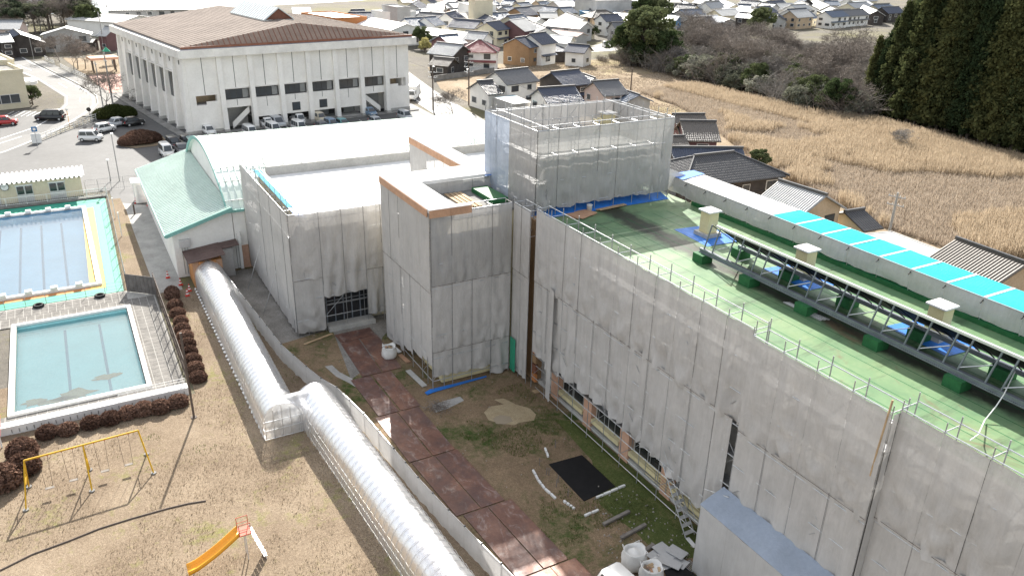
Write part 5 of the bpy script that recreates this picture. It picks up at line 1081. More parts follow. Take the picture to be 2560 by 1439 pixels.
# scaffold stair at the foot of the wing
ss = thing('scaffold_stair', 'steel scaffold stair climbing inside the foot of the wing scaffold', 'stairs', (-26, 26.6, 0))
a, b = Vector((-25.2, 26.0, .15)), Vector((-28.4, 26.6, 2.9))
for s in (-.32, .32): rod('stringer', (a.x, a.y + s, a.z), (b.x, b.y + s, b.z), .035, 'steel', ss); rod('hand_rail', (a.x, a.y + s, a.z + .85), (b.x, b.y + s, b.z + .85), .02, 'steel', ss)
for k in range(10): p = a.lerp(b, (k + .5) / 10); block('tread', p, (.24, .62, .04), 'alu', ss)
pr_ = thing('porch_rail', 'brown slatted balustrade at the ground floor of the wing', 'balustrade', (-27, 27, 0))
for k in range(5): rod('rail', (-30.5, 26.95, .55 + k * .2), (-23.6, 26.95, .55 + k * .2), .025, 'cream_yellow', pr_)
for k in range(8): rod('post', (-30.5 + k * .98, 26.95, .3), (-30.5 + k * .98, 26.95, 1.45), .03, 'steel_dull', pr_)
# traffic cones
def cone(q, label):
    c = thing('traffic_cone', label, 'cone', q, group='red and white traffic cones'); MB().b2((q.x - .19, q.y - .19, 0), (q.x + .19, q.y + .19, .04)).build('foot', 'red_plastic', c)
    for k in range(5): z0, z1 = .04 + k * .13, .04 + (k + 1) * .13; r0, r1 = .15 - .024 * k, .15 - .024 * (k + 1); MB().tube((q.x, q.y, z0), (q.x, q.y, z1), r0, 12, r1).build('band', 'white_paint' if k % 2 else 'red_plastic', c)
for x, y, l in ((420, 694, 'red and white cone standing alone on the concrete path'), (452, 712, 'red and white cone beside the corner of the timber shed'), (474, 727, 'red and white cone behind the front pair at the tunnel mouth'), (469, 739, 'red and white cone nearest the round shrubs'), (340, 508, 'red and white cone left of the red barrier by the storage shed'), (371, 514, 'red and white cone at the lean-to corner by the storage shed')): cone(P(x, y), l)
rb = thing('barrier', 'low red barrier block beside the white storage shed', 'barrier', P(351, 505)); q = P(351, 505); MB().b2((q.x - .2, q.y - .35, 0), (q.x + .2, q.y + .35, .5)).build('body', 'red_plastic', rb, bevel=.05); block('foot', (q.x, q.y, .05), (.5, .8, .1), 'red_plastic', rb)
br = thing('bollard', 'short brown post standing on the concrete path', 'post', P(337, 535)); q = P(337, 535); rod('shaft', q, q + Vector((0, 0, 1.1)), .09, 'pole_brown', br, 10); rod('cap', q + Vector((0, 0, 1.1)), q + Vector((0, 0, 1.16)), .1, 'black_rubber', br, 10)
# ================================================================== VEHICLES
def make_car(kind, paint, name, label):
    """local: x forward, origin under the middle"""
    t = thing(name, label, 'truck' if 'truck' in name else ('van' if 'van' in name else 'car'))
    dims = dict(hatch=(3.4, 1.48, 1.50), wagon=(3.4, 1.48, 1.68), van=(3.4, 1.48, 1.88), minivan=(4.6, 1.75, 1.80), sedan=(4.3, 1.7, 1.48), ktruck=(3.4, 1.48, 1.78), boxtruck=(5.2, 1.9, 2.7))[kind]
    L, Wd_, Ht = dims; h = L / 2; w_ = Wd_ / 2; gc = .22
    bl = dict(hatch=.86, wagon=.92, van=.95, minivan=.95, sedan=.84, ktruck=.95, boxtruck=1.15)[kind]   # belt line
    def shell(name, prof, wb, m, wt=None):
        """prof: list of (x, z, halfwidth) rings bottom to top"""
        m_ = MB(); rings = []
        for (xa, xb, z, hw, c) in prof: rings.append([(xa + c, -hw, z), (xb - c, -hw, z), (xb, -hw + c, z), (xb, hw - c, z), (xb - c, hw, z), (xa + c, hw, z), (xa, hw - c, z), (xa, -hw + c, z)])
        vs = [v for r_ in rings for v in r_]; fs = []
        for k in range(len(rings) - 1):
            for j in range(8): fs.append((k * 8 + j, k * 8 + (j + 1) % 8, (k + 1) * 8 + (j + 1) % 8, (k + 1) * 8 + j))
        fs += [tuple(range(7, -1, -1)), tuple(range((len(rings) - 1) * 8, len(rings) * 8))]
        return m_.add(vs, fs).build(name, m, t, True)
    hood = dict(hatch=.75, wagon=.6, van=.12, minivan=.75, sedan=1.05, ktruck=.1, boxtruck=.15)[kind]; rear = dict(hatch=.15, wagon=.06, van=.05, minivan=.1, sedan=.65, ktruck=0, boxtruck=0)[kind]
    body = shell('body', [(-h + .08, h - .1, gc, w_ - .06, .1), (-h, h - .02, gc + .18, w_, .12), (-h, h, .55, w_, .16), (-h + .03, h - .05, bl - .1, w_ - .01, .2), (-h + .06, h - .16, bl, w_ - .05, .22)], w_, paint)
    cab0, cab1 = (-h + rear + .05, h - hood)
    if kind in ('ktruck', 'boxtruck'): cab0 = h - (1.35 if kind == 'ktruck' else 1.6)
    sl = dict(hatch=.62, wagon=.45, van=.38, minivan=.75, sedan=.75, ktruck=.3, boxtruck=.3)[kind]; sr_ = dict(hatch=.4, wagon=.15, van=.1, minivan=.25, sedan=.6, ktruck=.06, boxtruck=.05)[kind]
    tz = Ht if kind != 'boxtruck' else 2.0
    shell('cabin', [(cab0, cab1, bl - .02, w_ - .05, .1), (cab0 + sr_ * .9, cab1 - sl * .9, tz - .1, w_ - .15, .12), (cab0 + sr_ + .08, cab1 - sl - .08, tz, w_ - .24, .14)], w_, paint)
    def face(a, b, c, d, u0, u1, v0, v1, m, nm, o=.012):
        a, b, c, d = map(Vector, (a, b, c, d)); f = lambda u, v: (a.lerp(b, u)).lerp(d.lerp(c, u), v); n = (b - a).cross(d - a).normalized()
        cen = (a + b + c + d) / 4
        if n.dot(cen - Vector(((cab0 + cab1) / 2, 0, cen.z))) < 0: n = -n
        p = [f(u0, v0), f(u1, v0), f(u1, v1), f(u0, v1)]; MB().add([q + n * o for q in p] + [q - n * .02 for q in p], ((0, 1, 2, 3), (7, 6, 5, 4), (0, 4, 5, 1), (1, 5, 6, 2), (2, 6, 7, 3), (3, 7, 4, 0))).build(nm, m, t)
    z0, z1 = bl, tz - .1; wa, wb = w_ - .05, w_ - .15; xa0, xa1 = cab0, cab0 + sr_ * .9; xb0, xb1 = cab1, cab1 - sl * .9
    face((xb0, -wa, z0), (xb0, wa, z0), (xb1, wb, z1), (xb1, -wb, z1), .1, .9, .06, .95, 'glass', 'windscreen', .03)
    face((xa0, -wa, z0), (xa0, wa, z0), (xa1, wb, z1), (xa1, -wb, z1), .1, .9, .15, .9, 'glass', 'rear_window', .03)
    for s in (-1, 1):
        sp_ = ((.08, .36), (.39, .66), (.69, .93)) if kind in ('minivan', 'van') else (((.12, .9),) if 'truck' in kind else ((.08, .46), (.5, .92)))
        for u0, u1 in sp_: face((xa0, s * wa, z0), (xb0, s * wa, z0), (xb1, s * wb, z1), (xa1, s * wb, z1), u0, u1, .08, .9, 'glass', 'side_window')
    for s in (-1, 1):
        for x in (h - .62, -h + .62):
            wl = MB().tube((x, s * (w_ - .2), .29), (x, s * (w_ + .01), .29), .29, 16).build('wheel', 'black_rubber', t); MB().tube((x, s * (w_ - .02), .29), (x, s * (w_ + .025), .29), .17, 12).build('rim', 'alu', wl)
        MB().b2((h - .1, s * (w_ - .28) - .16, .62), (h + .012, s * (w_ - .28) + .16, .76)).build('headlight', 'lamp_clear', t); MB().b2((-h - .012, s * (w_ - .16) - .09, .62), (-h + .06, s * (w_ - .16) + .09, .9)).build('tail_light', 'lamp_red', t)
        MB().b2((xb1 + sl * .55, s * (w_ + .02) - .09, bl + .02), (xb1 + sl * .55 + .12, s * (w_ + .02) + .09, bl + .16)).build('mirror', paint, t)
    MB().b2((h - .05, -.2, .42), (h + .02, .2, .53)).build('number_plate', 'plate_metal', t); MB().b2((h - .04, -w_ + .25, .28), (h + .006, w_ - .25, .4)).build('grille', 'black_rubber', t)
    MB().b2((-h - .01, -.17, .5), (-h + .04, .17, .6)).build('number_plate', 'plate_metal', t)
    if kind == 'ktruck':
        MB().b2((-h, -w_ + .02, .62), (cab0 - .06, w_ - .02, .68)).build('load_bed', paint, t)
        for s in (-1, 1): MB().b2((-h, s * (w_ - .02) - .025, .66), (cab0 - .06, s * (w_ - .02) + .025, .98)).build('bed_side', paint, t)
        MB().b2((-h - .02, -w_ + .03, .66), (-h + .03, w_ - .03, .98)).build('tailgate', paint, t)
    if kind == 'boxtruck': MB().b2((-h - .3, -w_ - .05, .8), (cab0 - .1, w_ + .05, 2.7)).build('cargo_box', 'white_paint', t, bevel=.02)
    return t
GX = GA
cars = [('wagon', 'car_white', 'car', 207, 352, 250, 352, 'white small wagon parked lowest of the line beside the road railing'),
        ('hatch', 'car_white', 'car', 244, 333, 281, 326, 'white hatchback parked second in the line beside the road railing'),
        ('sedan', 'car_silver', 'car', 278, 318, 318, 311, 'pale silver car parked next to the black hatchback'),
        ('hatch', 'car_black', 'car', 318, 316, 352, 311, 'black hatchback parked nearest the green bush'),
        ('minivan', 'car_black', 'car', 150, 300, 105, 300, 'black minivan driving on the curving road'),
        ('hatch', 'car_red', 'car', -6, 313, 40, 311, 'red hatchback at the left margin'),
        ('van', 'car_white', 'van', 404, 378, 430, 401, 'white boxy van nearest the barrel-roof gable, front row'),
        ('sedan', 'car_grey', 'car', 446, 372, 470, 394, 'dark grey car in the front row beside the white boxy van'),
        ('wagon', 'car_black', 'car', 422, 361, 448, 377, 'black wagon with pale roof behind the white boxy van'),
        ('wagon', 'car_black', 'car', 458, 358, 480, 374, 'black wagon behind the dark grey car'),
        ('van', 'car_teal', 'van', 474, 364, 494, 386, 'teal and white van half hidden by the barrel-roof gable')]
def gpark(kind, paint, name, px, py, label): q = P(px, py); d = (gx * 2.0).to_3d(); a, b = q - d, q + d; return (kind, paint, name, a, b, label)
cars2 = [gpark('hatch', 'car_white', 'car', 523, 336, 'white hatchback before the left end of the sports hall'),
         gpark('ktruck', 'car_white', 'truck', 665, 318, 'small white pickup beside the grey minivan'), gpark('minivan', 'car_silver', 'car', 692, 316, 'grey minivan before the third pillar of the sports hall'),
         gpark('ktruck', 'car_white', 'truck', 745, 308, 'small white pickup before the middle of the sports hall'), gpark('wagon', 'car_cream', 'car', 799, 304, 'cream small wagon beside the fifth pillar of the hall'),
         gpark('hatch', 'car_blue', 'car', 925, 289, 'blue-grey hatchback before the right stair bay of the hall'), gpark('wagon', 'car_silver', 'car', 1012, 299, 'silver wagon at the right end of the car park'),
         gpark('van', 'car_white', 'van', 683, 333, 'white van peeping over the barrel roof below the grey minivan'), gpark('van', 'car_white', 'van', 625, 341, 'white van peeping over the barrel roof below the left stair bay'),
         gpark('van', 'car_white', 'van', 747, 328, 'white van peeping over the barrel roof below the middle pickup'), gpark('hatch', 'car_grey', 'car', 806, 326, 'dark car roof peeping over the barrel roof below the cream wagon'),
         gpark('wagon', 'car_blue', 'car', 828, 320, 'blue-grey wagon peeping over the barrel roof'), gpark('hatch', 'car_teal', 'car', 857, 318, 'teal car roof peeping over the barrel roof'), gpark('hatch', 'car_silver', 'car', 940, 313, 'silver car roof just showing over the barrel roof')]
def dr_(k, pa, n, a, b, l, grp='cars parked round the sports hall'):
    a, b = Vector(a), Vector(b); t = make_car(k, pa, n, l); c = (a + b) / 2; t.location = (c.x, c.y, 0); d = b - a; t.rotation_euler = (0, 0, math.atan2(d.y, d.x)); t['group'] = grp; return t
for k, pa, n, x0, y0, x1, y1, l in cars: dr_(k, pa, n, P(x0, y0), P(x1, y1), l)
for k, pa, n, a, b, l in cars2: dr_(k, pa, n, a, b, l)
dr_('van', 'car_white', 'van', P(1045, 226), P(1034, 236), 'white van on the road right of the sports hall', 'vehicles on the village road'); dr_('boxtruck', 'car_white', 'truck', P(1036, 243), P(1028, 252), 'small white box truck at the right corner of the sports hall', 'vehicles on the village road')
dr_('ktruck', 'car_white', 'truck', P(1520, 122), P(1508, 116), 'small white pickup beside the big evergreen tree in the village', 'vehicles on the village road')
dr_('van', 'car_white', 'van', (-21.2, 19.85, 0), (-24.4, 19.55, 0), 'white van roof at the bottom margin on the rusty plates', 'site vehicles')
# ================================================================== STREET FURNITURE
def upole(q, hgt, label, m='pole_grey', arms=2, ang=0., tr=False, r=.16):
    t = thing('utility_pole', label, 'utility pole', q); MB().tube(q, (q[0], q[1], q[2] + hgt), r, 10, r * .7).build('shaft', m, t); d = Vector((math.cos(ang), math.sin(ang), 0)); tp = Vector(q) + Vector((0, 0, hgt))
    for k in range(arms):
        c = tp - Vector((0, 0, .5 + k * .9)); rod('cross_arm', c - d * .9, c + d * .9, .05, 'steel_dull', t)
        for s in (-.8, -.3, .3, .8): rod('insulator', c + d * s, c + d * s + Vector((0, 0, .22)), .04, 'white_paint', t)
    if tr: MB().tube(tp - Vector((.35, 0, 2.6)), tp - Vector((.35, 0, 1.8)), .26, 12).build('transformer', 'alu', t)
    return tp
def wire(a, b, label, sag=.5):
    pts = []
    for k in range(9): t = k / 8; p = Vector(a).lerp(Vector(b), t); p.z -= sag * 4 * t * (1 - t); pts.append(p)
    tag(MB().path(pts, .016, 4).build('overhead_wire', 'black_rubber', loc=Vector(a)), label, 'wire')
q1 = P(1172, 262); t1 = upole(q1, 8.6, 'tall dark utility pole beside the village road near the white gable house', 'pole_brown', 3, .9, True)
q2 = P(1083, 276); t2 = upole(q2, 7.5, 'dark utility pole at the car park corner right of the sports hall', 'pole_brown', 2, .9)
q3 = P(1576, 232); t3 = upole(q3, 5.2, 'brown street pole at the edge of the paddies', 'pole_brown', 0); 
q4 = P(2180, 640, 3.2); q4 = P(2214, 620); t4 = upole(Vector((q4.x, q4.y, 0)), 6.3, 'concrete utility pole between the tiled houses behind the canopy', 'pole_grey', 2, .3)
q5 = P(283, 265); t5 = upole(q5, 9.5, 'concrete utility pole by the bare tree beside the road', 'pole_grey', 2, .2); q6 = P(258, 268); t6 = upole(q6, 8.2, 'thin second utility pole by the bare tree', 'pole_grey', 1, .2, r=.11)
q7 = P(262, 128); t7 = upole(q7, 10, 'utility pole among houses left of the sports hall', 'pole_grey', 2, .1)
wire(t1, t2, 'overhead wire between the two dark utility poles', .4); wire(t2, t2 + Vector((-60, 4, 1)), 'overhead wire running left from the car park pole', .8); wire(t1, t1 + Vector((-70, 40, 1)), 'overhead wire running from the tall dark pole into the village', .9); wire(t5, t7, 'overhead wire from the roadside pole to the houses', 1.)
for k in range(3): wire(t1 - Vector((0, 0, .3 * k)), Vector((-75, 66 + k * .4, 7.5)), ('upper', 'middle', 'lower')[k] + ' overhead wire passing above the roofs behind the tower', .9)
def lamp(q, hgt, label, m='pole_grey'):
    t = thing('street_lamp', label, 'street lamp', q); q = Vector(q); rod('shaft', q, q + Vector((0, 0, hgt)), .06, m, t, 8); rod('arm', q + Vector((0, 0, hgt)), q + Vector((.35, .1, hgt + .05)), .035, m, t); MB().b2(tuple(q + Vector((.1, -.12, hgt))), tuple(q + Vector((.75, .2, hgt + .14)))).build('lantern', 'white_paint', t, bevel=.04)
lamp(P(299, 452), 6.2, 'grey street lamp at the edge of the car park near the pool'); lamp(P(277, 452), 2.8, 'short lamp post beside the pool corner'); lamp(P(86, 155), 8.5, 'street lamp beside the curving road by the white building'); lamp(P(1083, 275), 8.0, 'thin lamp at the car park corner right of the hall')
for x, y, hh, l in ((289, 545, 2.3, 'slim pale post beside the path near the pool'), (305, 590, 2.6, 'slim pale post leaning near the middle of the pool path')): q = P(x, y); t = thing('slim_post', l, 'post', q); rod('shaft', q, q + Vector((0, 0, hh)), .045, 'white_paint', t, 8); rod('cap', q + Vector((0, 0, hh)), q + Vector((0, 0, hh + .06)), .09, 'white_paint', t, 8)
def rail(pts, label, hh=1.0, step=1.2, m='white_paint'):
    t = thing('guard_rail', label, 'railing', P(*pts[0]))
    for a, b in zip(pts, pts[1:]):
        a, b = P(*a), P(*b); n = max(1, int((b - a).length / step))
        for z in (.3, .65, hh): rod('rail', a + Vector((0, 0, z)), b + Vector((0, 0, z)), .045, m, t)
        for k in range(n + 1): c = a.lerp(b, k / n); rod('post', c, c + Vector((0, 0, hh)), .05, m, t)
rail([(93, 356), (175, 324), (251, 296)], 'long white railing between curving road and car park'); rail([(152, 170), (180, 185), (216, 198)], 'white railing along the park side of the pavement'); rail([(113, 150), (137, 163)], 'short white railing piece beside the road bend')
sg_ = thing('road_sign', 'blue and white square sign on a post by the car park entrance', 'sign', P(95, 368)); q = P(95, 368); rod('post', q, q + Vector((0, 0, 3.1)), .05, 'steel', sg_); block('plate', q + Vector((.05, 0, 2.7)), (.05, .75, .75), 'roof_blue', sg_); block('plate_mark', q + Vector((.08, 0, 2.7)), (.02, .36, .36), 'white_paint', sg_)
wbx = thing('sign_board', 'white upright board at the railing end near the car park', 'board', P(93, 362)); q = P(93, 358); block('board', q + Vector((0, 0, .75)), (.1, 1.3, 1.4), 'white_paint', wbx); block('foot', q + Vector((0, 0, .03)), (.5, 1.3, .06), 'concrete_wall', wbx)
wbx = thing('sign_board', 'white framed notice board beside the green bush', 'board', P(257, 296)); q = P(257, 297); block('board', q + Vector((0, 0, .7)), (.08, 1.3, 1.1), 'white_paint', wbx); block('panel', q + Vector((.05, 0, .7)), (.02, 1.0, .8), 'grey_wall', wbx)
mr = thing('road_mirror', 'orange road marker post beside the curving road', 'post', P(175, 318)); q = P(175, 318); rod('shaft', q, q + Vector((0, 0, 3.)), .05, 'slide_orange', mr); MB().tube(q + Vector((0, 0, 2.9)), q + Vector((.08, 0, 2.9)), .2, 14).build('disc', 'alu', mr)
rs_ = thing('round_sign', 'dark round sign on a post by the roadside bare tree', 'sign', P(228, 308)); q = P(228, 308); rod('shaft', q, q + Vector((0, 0, 2.4)), .04, 'steel_dull', rs_); MB().tube(q + Vector((.02, 0, 2.3)), q + Vector((.1, 0, 2.3)), .36, 16).build('disc', 'dark_wood', rs_)
# island bed in the car park
sheet('island_bed', PL((300, 366), (325, 352), (370, 335), (405, 340), (418, 352), (390, 365), (340, 371)), .03, 'lawn')
e = thing('clipped_shrub', 'broad brown clipped shrub on the island in the car park', 'shrub', P(352, 356)); m_ = shrub_mesh('foliage', 2.2, 1.8, 'shrub_brown', 5200, 9, .1)
for k, (dx, dy, s) in enumerate(((0, 0, 1.), (.6, -1.6, .72), (-.3, 1.3, .8))):
    o = bpy.data.objects.new('foliage', m_); C.objects.link(o); o.parent = e; o.location = (dx, dy, 0); o.scale = (s, s, s)
    o = bpy.data.objects.new('inner_growth', core_mesh(2.0, 1.7, 'shrub_brown')); C.objects.link(o); o.parent = e; o.location = (dx, dy, 0); o.scale = (s, s, s)
e = thing('clipped_shrub', 'dense green bush below the roadside bare tree', 'shrub', P(288, 292)); m_ = shrub_mesh('foliage', 2.2, 2.0, 'shrub_green', 5200, 10, .1)
for k, (dx, dy, s) in enumerate(((0, 0, 1.), (.4, 1.6, .85), (.3, -1.7, .8))):
    o = bpy.data.objects.new('foliage', m_); C.objects.link(o); o.parent = e; o.location = (dx, dy, 0); o.scale = (s, s, s)
    o = bpy.data.objects.new('inner_growth', core_mesh(2.0, 1.8, 'shrub_green')); C.objects.link(o); o.parent = e; o.location = (dx, dy, 0); o.scale = (s, s, s)
# ================================================================== VILLAGE
CAM = Vector((0, 0, CAM_H))
def house(a, b, zr, ze, wd, roof, wall, label, hip=False, name='house', windows=True, over=.5, rib=None, oneside=False, win='glass', group='village houses'):
    """a, b: photo pixels of the two ridge ends; zr ridge height, ze eaves height, wd depth"""
    A, B = P(*a, zr), P(*b, zr); d = (B - A); L = d.length; d.normalize(); n = Vector((-d.y, d.x, 0)); hw = wd / 2; c = (A + B) / 2
    t = thing(name, label, 'house' if name == 'house' else 'building', (c.x, c.y, 0), 0, group)
    e = hw if hip else over; sl = (zr - ze) / hw; eo = hw + over; zo = ze - sl * over
    rb = rib or (.3 if 'tile' in roof else .5); amp = .07 if 'tile' in roof else .05
    def slope(s):
        # ribbed plane from ridge to eave
        k = max(4, int((L + 2 * e) / rb) * 2); V = []; Fc = []; lo = 3 if hip else 1
        for i in range(k + 1):
            u = -e + (L + 2 * e) * i / k; h_ = amp if i % 2 else 0.
            if hip:
                uu = min(max(u, 0), L); inset = abs(u - uu); f0 = inset / hw      # start of the plane on the hip
                p0 = A + d * u + n * s * (f0 * hw); z0 = zr - sl * f0 * hw
            else: p0 = A + d * u; z0 = zr
            p1 = A + d * u + n * s * eo
            V += [(p0.x, p0.y, z0 + h_), (p1.x, p1.y, zo + h_), (p1.x, p1.y, zo - .12), (p0.x, p0.y, z0 - .14)]
        for i in range(k): q = 4 * i; Fc += [(q, q + 4, q + 5, q + 1), (q + 1, q + 5, q + 6, q + 2), (q + 3, q + 2, q + 6, q + 7)]
        o = MB(); o.v = V; o.f = Fc + [(0, 1, 2, 3), (4 * k + 3, 4 * k + 2, 4 * k + 1, 4 * k)]; return o.build('roof', roof, t)
    for s in (-1, 1): rf_ = slope(s)
    if hip:
        for (E, s) in ((A, -1), (B, 1)):
            m = MB(); kk = max(4, int(2 * eo / rb) * 2); V = []; Fc = []
            for i in range(kk + 1):
                v = -eo + 2 * eo * i / kk; f = abs(v) / eo; h_ = amp if i % 2 else 0; p0 = E + d * s * (eo * f) + n * v; p1 = E + d * s * eo + n * v; zz = zr - sl * eo * f
                V += [(p0.x, p0.y, zz + h_), (p1.x, p1.y, zo + h_), (p1.x, p1.y, zo - .12)]
            for i in range(kk): q = 3 * i; Fc += [(q, q + 3, q + 4, q + 1), (q + 1, q + 4, q + 5, q + 2)]
            m.v = V; m.f = Fc; m.build('roof_end', roof, t)
            for s2 in (-1, 1): p = E + d * s * eo + n * s2 * eo; MB().tube((E.x, E.y, zr + .08), (p.x, p.y, zo + .1), .11, 6).build('hip_tiles', 'ridge_tile' if 'tile' in roof else roof, t)
    if 'tile' in roof: MB().box((c.x, c.y, zr + .12), (L + (0 if hip else 2 * over) + .1, .26, .3), math.atan2(d.y, d.x)).build('ridge_tiles', 'ridge_tile', t)
    else: MB().box((c.x, c.y, zr + .04), (L + (0 if hip else 2 * over), .3, .1), math.atan2(d.y, d.x)).build('ridge_cap', roof, t)
    # walls
    w2 = hw - .05; l0, l1 = (-hw + .05, L + hw - .05) if hip else (0.0, L); zt = ze - .05
    p = [A + d * l0 - n * w2, A + d * l1 - n * w2, A + d * l1 + n * w2, A + d * l0 + n * w2]
    m = MB(); m.add([(q.x, q.y, 0) for q in p] + [(q.x, q.y, zt) for q in p], [(0, 1, 5, 4), (1, 2, 6, 5), (2, 3, 7, 6), (3, 0, 4, 7), (4, 5, 6, 7)])
    if not hip:
        for E in (A, B): q0, q1 = E - n * w2, E + n * w2; m.add([(q0.x, q0.y, zt), (q1.x, q1.y, zt), (E.x, E.y, zr - .15)], [(0, 1, 2)])
    m.build('wall', wall, t)
    if windows:
        rr_ = random.Random(int(abs(c.x * 7 + c.y * 3))); fl = [1.5] if ze < 3.9 else [1.5, ze - 1.25]
        for (o_, ax, nn, ln) in ((p[0], d, -n, l1 - l0), (p[3], d, n, l1 - l0), (p[0], n, -d, 2 * w2), (p[1], n, d, 2 * w2)):
            mid_ = o_ + ax * ln / 2
            if nn.dot(CAM - Vector((mid_.x, mid_.y, 3))) < 0: continue
            k = max(1, int(ln / 3.2))
            for z in fl:
                for i in range(k):
                    if rr_.random() < .22: continue
                    ww = min(rr_.choice((1.2, 1.6, 1.8)), ln / k * .75); hh_ = rr_.choice((.9, 1.1, 1.25)); q = o_ + ax * (ln * (i + .5) / k + rr_.uniform(-.2, .2)); q.z = z; an = math.atan2(ax.y, ax.x)
                    f = block('window', q + nn * .03, (ww, .1, hh_), 'alu' if rr_.random() < .7 else 'dark_wood', t, an)
                    pn_ = bpy.data.objects.new('pane', _pane(win)); C.objects.link(pn_); pn_.parent = f; pn_.location = (0, -.3 if nn.dot(Vector((math.sin(an), -math.cos(an), 0))) > 0 else .3, 0); pn_.scale = (.86, .6, .84)
        if ze > 4.4 and rr_.random() < .6:   # skirt roof over the ground floor on the long camera side
            s = -1 if (-n).dot(CAM - c) > 0 else 1; q0, q1 = A + d * l0 + n * s * w2, A + d * l1 + n * s * w2; o_ = n * s * .9
            MB().slab([(q0.x, q0.y, 2.75), (q1.x, q1.y, 2.75), (q1.x + o_.x, q1.y + o_.y, 2.4), (q0.x + o_.x, q0.y + o_.y, 2.4)], .1).build('skirt_roof', roof, t)
    return t
_pm = {}
def _pane(m):
    if m not in _pm: me = MB().box((0, 0, 0), (1, 1, 1)).mesh('pane'); me.materials.append(M_(m)); _pm[m] = me
    return _pm[m]
Z3 = lambda x, y: (1000 + x / 4.2667, y / 4.2667)
ZT = lambda x, y: (1640 + x / 6, 280 + y / 6)
Z4 = lambda x, y: (1640 + x / 2.7826, 260 + y / 2.7826)
ZL = lambda x, y: (x / 7.194, y / 7.194)
Z7 = lambda x, y: (700 + x / 5.818, y / 5.818)
ZN = lambda x, y: (1560 + x / 4, y / 4)
